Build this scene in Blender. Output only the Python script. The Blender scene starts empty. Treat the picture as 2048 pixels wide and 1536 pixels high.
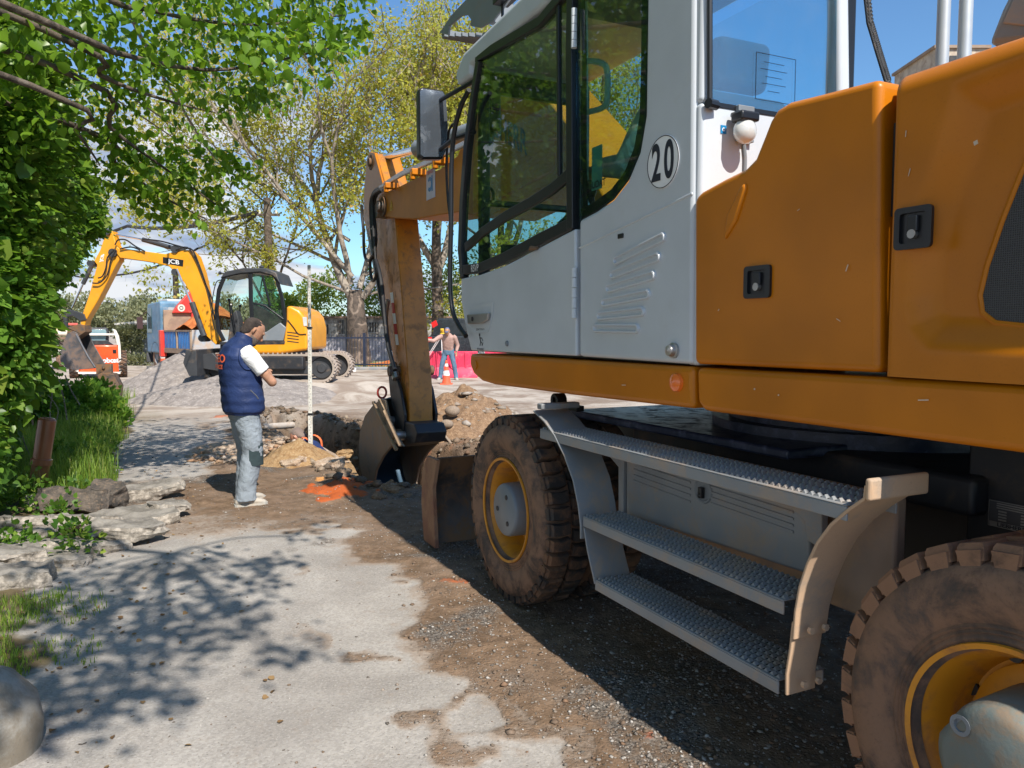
import bpy, bmesh, math, random
import numpy as np
from mathutils import Vector, Matrix
from mathutils.bvhtree import BVHTree
from math import radians as R, sin, cos, pi
rng = np.random.default_rng(7)
random.seed(7)
S = bpy.context.scene
COL = S.collection

# ------------------------------------------------------------------ camera, sky, sun, exposure
CAM_H, FOC, PITCH = 1.55, 1540.0, R(4.0)
cam_d = bpy.data.cameras.new('camera'); cam = bpy.data.objects.new('camera', cam_d); COL.objects.link(cam)
cam.location = (0, 0, CAM_H); cam.rotation_euler = (R(90) - PITCH, 0, 0)
cam_d.sensor_width = 36; cam_d.lens = 36 * FOC / 2048; cam_d.clip_start = 0.05; cam_d.clip_end = 2000
S.camera = cam

SUN_EL, SUN_AZ = R(47), math.atan2(0.468, -0.884)       # azimuth clockwise from +Y, of the sun itself
sun_dir = Vector((sin(SUN_AZ) * cos(SUN_EL), cos(SUN_AZ) * cos(SUN_EL), sin(SUN_EL)))
sl = bpy.data.lights.new('sun', 'SUN'); sun = bpy.data.objects.new('sun', sl); COL.objects.link(sun)
sl.energy = 5.0; sl.angle = R(0.53); sl.color = (1.0, 0.935, 0.84)
sun.rotation_euler = sun_dir.to_track_quat('Z', 'Y').to_euler()

W = bpy.data.worlds.new('World'); S.world = W; W.use_nodes = True
nt = W.node_tree; nt.nodes.clear()
def N(tree, typ, **kw):
    n = tree.nodes.new(typ)
    for k, v in kw.items(): setattr(n, k, v)
    return n
def lk(t, a, b): t.links.new(a, b)
sky = N(nt, 'ShaderNodeTexSky', sky_type='NISHITA', sun_disc=False, sun_elevation=SUN_EL, sun_rotation=SUN_AZ,
        air_density=1.1, dust_density=0.3, ozone_density=3.0)
tc = N(nt, 'ShaderNodeTexCoord')
sep = N(nt, 'ShaderNodeSeparateXYZ'); lk(nt, tc.outputs['Generated'], sep.inputs[0])
def mth(t, op, a, b=None, c=None, clamp=False):
    n = N(t, 'ShaderNodeMath', operation=op, use_clamp=clamp)
    for i, v in enumerate((a, b, c)):
        if v is None: continue
        if isinstance(v, (int, float)): n.inputs[i].default_value = v
        else: lk(t, v, n.inputs[i])
    return n.outputs[0]
zz = mth(nt, 'ADD', mth(nt, 'MAXIMUM', sep.outputs[2], 0.0), 0.16)
cmb = N(nt, 'ShaderNodeCombineXYZ')
lk(nt, mth(nt, 'DIVIDE', sep.outputs[0], zz), cmb.inputs[0])
lk(nt, mth(nt, 'DIVIDE', sep.outputs[1], zz), cmb.inputs[1])
cl = N(nt, 'ShaderNodeTexNoise'); cl.inputs['Scale'].default_value = 0.8; cl.inputs['Detail'].default_value = 8; cl.inputs['Roughness'].default_value = 0.56
cl.inputs['Distortion'].default_value = 0.3
mp = N(nt, 'ShaderNodeMapping'); mp.inputs['Location'].default_value = (3.3, 1.2, 0.0)
lk(nt, cmb.outputs[0], mp.inputs[0]); lk(nt, mp.outputs[0], cl.inputs['Vector'])
# cloud cover: denser low over the horizon and towards the north-west
cov = mth(nt, 'ADD', cl.outputs['Fac'], mth(nt, 'MULTIPLY', sep.outputs[0], -0.17))
cov = mth(nt, 'SUBTRACT', cov, mth(nt, 'MULTIPLY', sep.outputs[2], 0.22))
cr = N(nt, 'ShaderNodeMapRange', interpolation_type='SMOOTHSTEP'); lk(nt, cov, cr.inputs[0])
cr.inputs[1].default_value = 0.46; cr.inputs[2].default_value = 0.58
cl2 = N(nt, 'ShaderNodeTexNoise'); cl2.inputs['Scale'].default_value = 1.6; cl2.inputs['Detail'].default_value = 5
mp2 = N(nt, 'ShaderNodeMapping'); mp2.inputs['Location'].default_value = (1.7, 4.1, 0.0)
lk(nt, cmb.outputs[0], mp2.inputs[0]); lk(nt, mp2.outputs[0], cl2.inputs['Vector'])
ccol = N(nt, 'ShaderNodeValToRGB'); lk(nt, cl2.outputs['Fac'], ccol.inputs[0])
ccol.color_ramp.elements[0].position = 0.40; ccol.color_ramp.elements[0].color = (5.2, 6.6, 9.2, 1)
ccol.color_ramp.elements[1].position = 0.56; ccol.color_ramp.elements[1].color = (12.0, 12.4, 13.0, 1)
skb = N(nt, 'ShaderNodeMix', data_type='RGBA', blend_type='MULTIPLY'); skb.inputs[0].default_value = 1; skb.inputs[7].default_value = (1.45, 1.95, 2.3, 1); lk(nt, sky.outputs[0], skb.inputs[6])
mx = N(nt, 'ShaderNodeMix', data_type='RGBA'); lk(nt, cr.outputs[0], mx.inputs[0]); lk(nt, skb.outputs[2], mx.inputs[6]); lk(nt, ccol.outputs[0], mx.inputs[7])
bg = N(nt, 'ShaderNodeBackground'); bg.inputs['Strength'].default_value = 0.052
out = N(nt, 'ShaderNodeOutputWorld'); lk(nt, mx.outputs[2], bg.inputs[0]); lk(nt, bg.outputs[0], out.inputs[0])
S.view_settings.view_transform = 'Standard'; S.view_settings.look = 'None'
S.view_settings.exposure = 0.48; S.view_settings.gamma = 1; S.view_settings.use_curve_mapping = False
S.cycles.use_denoising = True
S.cycles.max_bounces = 8; S.cycles.transparent_max_bounces = 12

# ------------------------------------------------------------------ photo point -> place
def ray(x, y):
    F = Vector((0, cos(PITCH), -sin(PITCH))); U = Vector((0, sin(PITCH), cos(PITCH)))
    return F * FOC + Vector((1, 0, 0)) * (x - 1024) + U * (768 - y)
C0 = Vector((0, 0, CAM_H))
def at(x, y, Y):
    d = ray(x, y); return C0 + d * (Y / d.y)
def gp(x, y, z=0.0):
    d = ray(x, y); return C0 + d * ((z - CAM_H) / d.z)
class Frame:
    def __init__(s, o, deg):
        s.o = Vector(o); t = R(deg); s.t = t
        s.X = Vector((cos(t), sin(t), 0)); s.Y = Vector((-sin(t), cos(t), 0)); s.Z = Vector((0, 0, 1))
    def loc(s, P):
        d = Vector(P) - s.o; return Vector((d.dot(s.X), d.dot(s.Y), d.z))
    def _pl(s, x, y, n, c):
        d = ray(x, y); k = (c - (C0 - s.o).dot(n)) / d.dot(n); return s.loc(C0 + d * k)
    def side(s, x, y, v=0.0): return s._pl(x, y, s.Y, v)
    def cross(s, x, y, u): return s._pl(x, y, s.X, u)
    def hor(s, x, y, z): return s._pl(x, y, s.Z, z)

# ------------------------------------------------------------------ mesh builder
def root(name, o, deg, label, cat, group=None):
    e = bpy.data.objects.new(name, None); COL.objects.link(e); e.location = o; e.rotation_euler = (0, 0, R(deg))
    e.empty_display_size = 0.1
    e['label'] = label; e['category'] = cat
    if group: e['group'] = group
    return e
def tag(o, label, cat, group=None):
    o['label'] = label; o['category'] = cat
    if group: o['group'] = group
    return o
def rotm(ax, a): return Matrix.Rotation(a, 3, ax)
class MB:
    def __init__(s): s.v = []; s.f = []
    def add(s, vs, fs):
        b = len(s.v); s.v += [tuple(p) for p in vs]; s.f += [tuple(i + b for i in f) for f in fs]; return s
    def box(s, c, d, rot=None):
        c = Vector(c); h = Vector(d) / 2; vs = []
        for x in (-1, 1):
            for y in (-1, 1):
                for z in (-1, 1):
                    p = Vector((x * h.x, y * h.y, z * h.z))
                    if rot is not None: p = rot @ p
                    vs.append(c + p)
        return s.add(vs, [(0, 1, 3, 2), (4, 6, 7, 5), (0, 4, 5, 1), (2, 3, 7, 6), (0, 2, 6, 4), (1, 5, 7, 3)])
    def bb(s, a, b):
        a = Vector(a); b = Vector(b); return s.box((a + b) / 2, (abs(b.x - a.x), abs(b.y - a.y), abs(b.z - a.z)))
    def prism(s, pts, off):            # pts: ring of 3D points, off: extrusion vector
        off = Vector(off); n = len(pts); a = [Vector(p) for p in pts]; b = [p + off for p in a]
        fs = [tuple(range(n)), tuple(range(2 * n - 1, n - 1, -1))] + [(i, i + n, (i + 1) % n + n, (i + 1) % n) for i in range(n)]
        return s.add(a + b, fs)
    def side(s, uz, v0, v1): return s.prism([(p[0], v0, p[-1]) for p in uz], (0, v1 - v0, 0))
    def loft(s, rings, cap=True, closed=True):
        n = len(rings[0]); vs = [p for r in rings for p in r]; fs = []
        m = n if closed else n - 1
        for k in range(len(rings) - 1):
            for i in range(m):
                j = (i + 1) % n
                fs.append((k * n + i, k * n + j, (k + 1) * n + j, (k + 1) * n + i))
        if cap and closed: fs += [tuple(range(n - 1, -1, -1)), tuple(range((len(rings) - 1) * n, len(rings) * n))]
        return s.add(vs, fs)
    def tube(s, pts, r, n=8, flat=None):   # r: number or list; flat: (ratio, up) elliptical
        P = [Vector(p) for p in pts]; rr = r if isinstance(r, (list, tuple)) else [r] * len(P)
        rings = []; ref = None
        for i, p in enumerate(P):
            t = (P[min(i + 1, len(P) - 1)] - P[max(i - 1, 0)])
            if t.length < 1e-9: t = Vector((0, 0, 1))
            t.normalize()
            if flat: ref = Vector(flat[1])
            elif ref is None: ref = Vector((0, 0, 1)) if abs(t.z) < 0.9 else Vector((1, 0, 0))
            a = ref - t * ref.dot(t)
            if a.length < 1e-6: a = Vector((1, 0, 0)) - t * t.x
            a.normalize(); b = t.cross(a); ref = a
            ri = rr[i]; ra, rb = (ri if isinstance(ri, (tuple, list)) else (ri, ri * (flat[0] if flat else 1)))
            rings.append([p + a * (cos(2 * pi * k / n) * ra) + b * (sin(2 * pi * k / n) * rb) for k in range(n)])
        return s.loft(rings)
    def lathe(s, prof, c, axis='Y', n=32, a0=0.0, a1=2 * pi):   # prof: (axial, radius)
        c = Vector(c); rings = []; full = abs(a1 - a0 - 2 * pi) < 1e-6; m = n if full else n + 1
        for (h, r) in prof:
            ring = []
            for k in range(m):
                a = a0 + (a1 - a0) * k / n
                q = (r * cos(a), r * sin(a))
                ring.append(c + (Vector((q[0], h, q[1])) if axis == 'Y' else Vector((h, q[0], q[1])) if axis == 'X' else Vector((q[0], q[1], h))))
            rings.append(ring)
        return s.loft(rings, cap=False, closed=full)
    def cyl(s, c, r, h, axis='Z', n=16, r2=None):
        r2 = r if r2 is None else r2
        return s.lathe([(-h / 2, 1e-4), (-h / 2, r), (h / 2, r2), (h / 2, 1e-4)], c, axis, n)
    def ball(s, c, r, n=12, sc=(1, 1, 1)):
        c = Vector(c); rings = []
        for k in range(n // 2 + 1):
            t = pi * k / (n // 2); q = max(sin(t), 1e-3)
            rings.append([c + Vector((r * q * cos(2 * pi * i / n) * sc[0], r * q * sin(2 * pi * i / n) * sc[1], -r * cos(t) * sc[2])) for i in range(n)])
        return s.loft(rings, cap=False)
    def mesh(s, name):
        me = bpy.data.meshes.new(name); me.from_pydata(s.v, [], s.f)
        bm = bmesh.new(); bm.from_mesh(me); bmesh.ops.recalc_face_normals(bm, faces=bm.faces); bm.to_mesh(me); bm.free()
        return me
def part(name, mb, mat, parent=None, bevel=0.0, seg=2, smooth=35, label=None, kind=None, solid=0, tri=False):
    me = mb.mesh(name) if isinstance(mb, MB) else mb
    me.materials.clear(); me.materials.append(mat)
    o = bpy.data.objects.new(name, me); COL.objects.link(o)
    if parent is not None: o.parent = parent
    if smooth:
        me.polygons.foreach_set('use_smooth', [True] * len(me.polygons)); me.set_sharp_from_angle(angle=R(smooth))
    if solid:
        m = o.modifiers.new('solid', 'SOLIDIFY'); m.thickness = solid; m.offset = 0
    if bevel:
        m = o.modifiers.new('bevel', 'BEVEL'); m.width = bevel; m.segments = seg; m.limit_method = 'ANGLE'; m.angle_limit = R(32)
        m.use_clamp_overlap = True
        w = o.modifiers.new('wn', 'WEIGHTED_NORMAL'); w.keep_sharp = True
    if label: o['label'] = label
    if kind: o['kind'] = kind
    return o
def fast_mesh(name, V, F):                       # V (n,3), F (m,k) all faces of k corners
    me = bpy.data.meshes.new(name); n, k = F.shape
    me.vertices.add(len(V)); me.vertices.foreach_set('co', np.ascontiguousarray(V, dtype=np.float32).ravel())
    me.loops.add(n * k); me.loops.foreach_set('vertex_index', np.ascontiguousarray(F, dtype=np.int32).ravel())
    me.polygons.add(n); me.polygons.foreach_set('loop_start', np.arange(0, n * k, k, dtype=np.int32))
    me.update(calc_edges=True); me.validate()
    return me
LEAF = np.array([(0, 0, 0), (.42, .14, .07), (.40, .52, .09), (0, 1, -.06), (-.40, .52, .09), (-.42, .14, .07)])
LEAFF = np.array([(0, 1, 2, 3), (0, 3, 4, 5)])
QUADL = np.array([(0, 0, 0), (.36, .45, .05), (0, 1, 0), (-.36, .45, .05)])
def leaf_mesh(name, C, D, size, up=None, simple=False, roll=0.8, seed=1):
    """C centres, D direction the leaf points to, size (n,)"""
    g = np.random.default_rng(seed); n = len(C)
    D = D / (np.linalg.norm(D, axis=1, keepdims=True) + 1e-9)
    u = np.tile(np.array([0, 0, 1.0]), (n, 1)) if up is None else up
    u = u + g.normal(0, roll, (n, 3))
    X = np.cross(D, u); X /= np.linalg.norm(X, axis=1, keepdims=True) + 1e-9
    Z = np.cross(X, D)
    T = QUADL if simple else LEAF; FF = np.array([(0, 1, 2, 3)]) if simple else LEAFF
    sz = size[:, None, None]
    V = C[:, None, :] + sz * (T[None, :, 0:1] * X[:, None, :] + T[None, :, 1:2] * D[:, None, :] + T[None, :, 2:3] * Z[:, None, :])
    V = V.reshape(-1, 3)
    F = (np.arange(n)[:, None, None] * len(T) + FF[None]).reshape(-1, 4)
    return fast_mesh(name, V, F)
def obj(name, me, mat, parent=None, kind=None):
    me.materials.append(mat); o = bpy.data.objects.new(name, me); COL.objects.link(o)
    if parent is not None: o.parent = parent
    if kind: o['kind'] = kind
    return o
def text(s, size, P, ax, ay, bold=0.0, align='CENTER', sx=1.0, ital=0.0):
    """flat lettering as a mesh builder, laid at P along ax / ay"""
    cu = bpy.data.curves.new('t', 'FONT'); cu.body = s; cu.size = size; cu.align_x = align; cu.align_y = 'CENTER'; cu.offset = bold * size
    o = bpy.data.objects.new('t', cu); COL.objects.link(o); bpy.context.view_layer.update()
    me = bpy.data.meshes.new_from_object(o.evaluated_get(bpy.context.evaluated_depsgraph_get()))
    ax = Vector(ax); ay = Vector(ay); P = Vector(P)
    mb = MB(); mb.add([P + ax * (v.co.x * sx + v.co.y * ital) + ay * v.co.y for v in me.vertices], [tuple(p.vertices) for p in me.polygons])
    bpy.data.objects.remove(o); bpy.data.curves.remove(cu); bpy.data.meshes.remove(me)
    return mb
def arc(c, r, a0, a1, n, plane='uz'):
    return [(c[0] + r * cos(a0 + (a1 - a0) * i / n), c[1] + r * sin(a0 + (a1 - a0) * i / n)) for i in range(n + 1)]
def smooth_path(P, k=6):
    P = [Vector(p) for p in P]; out = []
    for i in range(len(P) - 1):
        a = P[max(i - 1, 0)]; b = P[i]; c = P[i + 1]; d = P[min(i + 2, len(P) - 1)]
        for j in range(k):
            t = j / k
            out.append(0.5 * ((2 * b) + (c - a) * t + (2 * a - 5 * b + 4 * c - d) * t * t + (3 * b - a - 3 * c + d) * t ** 3))
    out.append(P[-1]); return out
def bar2(P, w):      # thick polyline polygon in 2D
    P = [Vector((p[0], p[1])) for p in P]; L = []; Rr = []
    for i, p in enumerate(P):
        t = (P[min(i + 1, len(P) - 1)] - P[max(i - 1, 0)]).normalized(); n = Vector((-t.y, t.x)) * (w / 2)
        L.append(tuple(p + n)); Rr.append(tuple(p - n))
    return L + Rr[::-1]

# ------------------------------------------------------------------ materials
def mat(name):
    m = bpy.data.materials.new(name); m.use_nodes = True; return m, m.node_tree, m.node_tree.nodes['Principled BSDF']
def noise(t, scale, detail=4, rough=0.55, vec=None, dist=0.0):
    n = N(t, 'ShaderNodeTexNoise'); n.inputs['Scale'].default_value = scale; n.inputs['Detail'].default_value = detail
    n.inputs['Roughness'].default_value = rough; n.inputs['Distortion'].default_value = dist
    if vec is None:
        c = N(t, 'ShaderNodeTexCoord'); vec = c.outputs['Object']
    lk(t, vec, n.inputs['Vector']); return n.outputs['Fac']
def mrange(t, v, a, b, c=0.0, d=1.0, sm=True):
    n = N(t, 'ShaderNodeMapRange'); n.interpolation_type = 'SMOOTHSTEP' if sm else 'LINEAR'
    lk(t, v, n.inputs[0]); n.inputs[1].default_value = a; n.inputs[2].default_value = b; n.inputs[3].default_value = c; n.inputs[4].default_value = d
    return n.outputs[0]
def mixc(t, f, a, b):
    n = N(t, 'ShaderNodeMix', data_type='RGBA')
    if isinstance(f, (int, float)): n.inputs[0].default_value = f
    else: lk(t, f, n.inputs[0])
    for i, c in ((6, a), (7, b)):
        if isinstance(c, (tuple, list)): n.inputs[i].default_value = (*c[:3], 1)
        else: lk(t, c, n.inputs[i])
    return n.outputs[2]
def bump(t, b, h, strength=0.3, dist=0.01):
    n = N(t, 'ShaderNodeBump'); n.inputs['Strength'].default_value = strength; n.inputs['Distance'].default_value = dist
    lk(t, h, n.inputs['Height']); lk(t, n.outputs[0], b.inputs['Normal']); return n
def surf(name, col, rough=0.5, metal=0.0, dust=None, damt=0.3, dscale=3.0, var=0.08, bmp=0.0, bscale=60, coat=0.0, fine=0.0, spec=0.5):
    """worn paint / metal / plastic: base colour, soft variation, patches of dust"""
    m, t, b = mat(name)
    c = col
    v1 = noise(t, 2.2, 3)
    dark = tuple(x * (1 - 2.2 * var) for x in col); lite = tuple(min(1, x * (1 + 1.6 * var)) for x in col)
    cc = mixc(t, mrange(t, v1, 0.3, 0.7), dark, lite)
    if dust:
        nz = noise(t, dscale, 9, 0.68, dist=0.4)
        f = mrange(t, nz, 0.62 - damt * 0.5, 0.80 - damt * 0.42)
        fm = mth(t, 'MULTIPLY', f, min(1.0, damt * 1.7 + 0.15), clamp=True)
        cc = mixc(t, fm, cc, dust)
        rr = mth(t, 'ADD', mth(t, 'MULTIPLY', fm, 0.45), rough, clamp=True); lk(t, rr, b.inputs['Roughness'])
    else:
        lk(t, mrange(t, noise(t, 9, 5), 0.2, 0.8, max(0.02, rough - 0.07), min(1, rough + 0.1)), b.inputs['Roughness'])
    if fine:
        g = noise(t, 140, 4, 0.7); cc = mixc(t, mrange(t, g, 0.55, 0.75, 0, fine), cc, tuple(x * 0.35 for x in col))
    lk(t, cc, b.inputs['Base Color']); b.inputs['Metallic'].default_value = metal
    b.inputs['Specular IOR Level'].default_value = spec
    if coat: b.inputs['Coat Weight'].default_value = coat; b.inputs['Coat Roughness'].default_value = 0.12
    if bmp: bump(t, b, noise(t, bscale, 5, 0.6), bmp, 0.004)
    return m
def leafmat(name, c0, c1, c2=None, trans=0.35, rough=0.45, scale=0.8):
    m, t, b = mat(name)
    g = N(t, 'ShaderNodeNewGeometry'); cr = N(t, 'ShaderNodeValToRGB'); lk(t, g.outputs['Random Per Island'], cr.inputs[0])
    e = cr.color_ramp.elements; e[0].color = (*c0, 1); e[1].color = (*c1, 1); e[0].position = 0.1; e[1].position = 0.85
    if c2: k = e.new(0.97); k.color = (*c2, 1)
    big = noise(t, scale, 3)
    cc = mixc(t, mrange(t, big, 0.35, 0.7, 0, 0.45), cr.outputs[0], tuple(x * 0.55 for x in c0))
    lk(t, cc, b.inputs['Base Color']); b.inputs['Roughness'].default_value = rough; b.inputs['Specular IOR Level'].default_value = 0.35
    tr = N(t, 'ShaderNodeBsdfTranslucent')
    tcx = mixc(t, 0.5, cc, (c1[0] * 1.6, c1[1] * 1.5, c1[2] * 0.6)); lk(t, tcx, tr.inputs[0])
    ms = N(t, 'ShaderNodeMixShader'); ms.inputs[0].default_value = trans
    o = t.nodes['Material Output']; lk(t, b.outputs[0], ms.inputs[1]); lk(t, tr.outputs[0], ms.inputs[2]); lk(t, ms.outputs[0], o.inputs[0])
    return m
def glassmat(name, tint, refl=1.0, dust=0.06, rough=0.01, ior=1.5):
    m, t, b = mat(name); t.nodes.remove(b)
    tr = N(t, 'ShaderNodeBsdfTransparent'); tr.inputs[0].default_value = (*tint, 1)
    gl = N(t, 'ShaderNodeBsdfGlossy'); gl.inputs['Roughness'].default_value = rough; gl.inputs[0].default_value = (refl, refl, refl, 1)
    lw = N(t, 'ShaderNodeLayerWeight'); lw.inputs[0].default_value = .5; F0 = ((ior - 1) / (ior + 1)) ** 2; fr = N(t, 'ShaderNodeMath', operation='MULTIPLY_ADD'); lk(t, mth(t, 'POWER', lw.outputs['Facing'], 4.0), fr.inputs[0]); fr.inputs[1].default_value = .9; fr.inputs[2].default_value = F0
    nz = noise(t, 1.3, 2); bp = N(t, 'ShaderNodeBump'); bp.inputs['Strength'].default_value = 0.25; bp.inputs['Distance'].default_value = 0.006; lk(t, nz, bp.inputs['Height'])
    lk(t, bp.outputs[0], gl.inputs['Normal'])
    a = N(t, 'ShaderNodeMixShader'); lk(t, fr.outputs[0], a.inputs[0]); lk(t, tr.outputs[0], a.inputs[1]); lk(t, gl.outputs[0], a.inputs[2])
    df = N(t, 'ShaderNodeBsdfDiffuse'); df.inputs[0].default_value = (.42, .40, .36, 1)
    s = N(t, 'ShaderNodeMixShader'); lk(t, mrange(t, noise(t, 4, 8, 0.7), 0.35, 0.8, dust * 0.3, dust * 1.6), s.inputs[0]); lk(t, a.outputs[0], s.inputs[1]); lk(t, df.outputs[0], s.inputs[2])
    lk(t, s.outputs[0], t.nodes['Material Output'].inputs[0]); return m
DUST = (.33, .22, .13); REDDUST = (.30, .12, .05); GREYDUST = (.38, .34, .29)
m_orange = surf('orange_paint', (.52, .163, .0015), .40, dust=(.30, .15, .05), damt=.04, dscale=3, var=.06, coat=.06, fine=.22, spec=.35)
m_boom = surf('boom_paint', (.52, .185, .003), .55, dust=(.34, .17, .06), damt=.12, dscale=6, var=.06, spec=.25, fine=.3)
m_orange_worn = surf('worn_orange_paint', (.52, .19, .015), .42, dust=(.13, .075, .04), damt=.28, dscale=9, var=.08, coat=.1, bmp=.15)
m_orange_rim = surf('muddy_orange_rim', (.60, .24, .012), .45, dust=REDDUST, damt=.30, dscale=8, var=.06)
m_white = surf('white_paint', (.54, .575, .61), .36, dust=(.42, .38, .33), damt=.07, dscale=3, var=.03, coat=.12, fine=.12)
m_grey = surf('grey_paint', (.19, .21, .23), .42, dust=DUST, damt=.16, dscale=6, var=.05)
m_greystep = surf('dusty_grey_paint', (.24, .25, .26), .50, dust=(.40, .29, .20), damt=.30, dscale=5, var=.06, bmp=.1)
m_black = surf('black_trim', (.012, .013, .016), .35, dust=(.12, .10, .08), damt=.06, dscale=6)
m_rubberblack = surf('black_hose_rubber', (.016, .016, .018), .5, dust=DUST, damt=.14, dscale=12)
m_dark = surf('dark_chassis', (.022, .023, .027), .5, dust=(.12, .08, .05), damt=.25, dscale=5)
m_bluedark = surf('blue_sheen_deck', (.02, .03, .06), .32, dust=(.10, .12, .20), damt=.30, dscale=14, bmp=.5, bscale=25)  # blue sheen on the dark deck is mixed in as patches of colour
m_tyre = surf('dusty_rubber', (.060, .045, .038), .78, dust=(.235, .135, .085), damt=.54, dscale=6, var=.25, bmp=.9, bscale=45, fine=.35)
m_treadmud = surf('muddy_tread', (.06, .045, .036), .75, dust=(.27, .145, .085), damt=.75, dscale=5, var=.2, bmp=.6, bscale=60)
m_tread = surf('tread_rubber', (.030, .027, .026), .7, dust=(.20, .105, .058), damt=.42, dscale=7, var=.2, bmp=.6, bscale=60)
m_steel = surf('bare_steel', (.42, .41, .40), .38, metal=.85, dust=DUST, damt=.15, dscale=9)
m_chrome = surf('chrome_rod', (.70, .70, .72), .16, metal=1)
m_rusty = surf('rusty_digging_steel', (.10, .085, .075), .55, metal=.2, dust=(.22, .12, .06), damt=.48, dscale=6, var=.2, bmp=.4, bscale=35)
m_bluesteel = surf('blue_worn_steel', (.07, .13, .20), .35, metal=.3, dust=(.12, .09, .07), damt=.16, dscale=5)
m_galv = surf('galvanised_pipe', (.52, .54, .56), .42, metal=.4, var=.06)
m_lamp = surf('lamp_glass', (.60, .60, .58), .12, coat=.8)
m_amber = surf('amber_lens', (.85, .17, .02), .2, coat=.8)
m_decal_black = surf('black_print', (.012, .014, .03), .45)
m_decal_white = surf('white_print', (.80, .80, .80), .4)
m_glass = glassmat('cab_glass', (.66, .80, .76), refl=.8, dust=.015, ior=1.5)
m_glass_rear = glassmat('rear_glass', (.55, .82, .92), refl=1.0, dust=.04, ior=2.6)
m_glass_clear = glassmat('clear_glass', (.93, .98, .96), refl=.5, dust=.003)
m_mirror = surf('dusty_mirror', (.20, .23, .27), .2, metal=.75, dust=(.24, .24, .24), damt=.3, dscale=4)
# ------------------------------------------------------------------ the ground
F1 = Frame((-.042, 4.30, 0), 115.6)        # machine / road frame: X along the road, Y towards the verge
def vnoise(x, y, s, seed=0):
    """cheap value noise, vectorised"""
    x = np.asarray(x) / s + 17.3 * seed + 1000; y = np.asarray(y) / s + 9.1 * seed + 1000
    xi = np.floor(x).astype(np.int64); yi = np.floor(y).astype(np.int64); fx = x - xi; fy = y - yi
    fx = fx * fx * (3 - 2 * fx); fy = fy * fy * (3 - 2 * fy)
    def h(a, b):
        q = (a * 374761393 + b * 668265263 + seed * 1442695) & 0xFFFFFFFF
        q = ((q ^ (q >> 13)) * 1274126177) & 0xFFFFFFFF
        return ((q ^ (q >> 16)) & 0xFFFF) / 65535.0
    return (h(xi, yi) * (1 - fx) + h(xi + 1, yi) * fx) * (1 - fy) + (h(xi, yi + 1) * (1 - fx) + h(xi + 1, yi + 1) * fx) * fy
def fbm(x, y, s, o=4, seed=0):
    a = 0; k = 1; t = 0
    for i in range(o): a = a + k * vnoise(x, y, s / 2 ** i, seed + i); t += k; k *= .55
    return a / t
def sst(x, a, b): t = np.clip((x - a) / (b - a), 0, 1); return t * t * (3 - 2 * t)
def poly_sd(x, y, P):
    """signed distance, positive inside"""
    x = np.asarray(x, float); y = np.asarray(y, float); d = np.full(x.shape, 1e9); ins = np.zeros(x.shape, bool); n = len(P)
    for i in range(n):
        ax, ay = P[i]; bx, by = P[(i + 1) % n]; ex, ey = bx - ax, by - ay
        t = np.clip(((x - ax) * ex + (y - ay) * ey) / (ex * ex + ey * ey), 0, 1)
        d = np.minimum(d, np.hypot(x - ax - t * ex, y - ay - t * ey))
        c = ((ay > y) != (by > y)) & (x < (bx - ax) * (y - ay) / (by - ay + 1e-12) + ax); ins ^= c
    return np.where(ins, d, -d)
TRENCH = [(-4.7, 14.6), (-3.8, 13.9), (-2.0, 11.7), (-.6, 10.0), (.9, 8.7), (.5, 7.9), (-.58, 7.2), (-1.48, 7.45), (-2.05, 8.7), (-3.0, 10.5), (-4.1, 12.4)]
def uv_of(x, y):
    dx = x - F1.o.x; dy = y - F1.o.y
    return dx * F1.X.x + dy * F1.X.y, dx * F1.Y.x + dy * F1.Y.y
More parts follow.
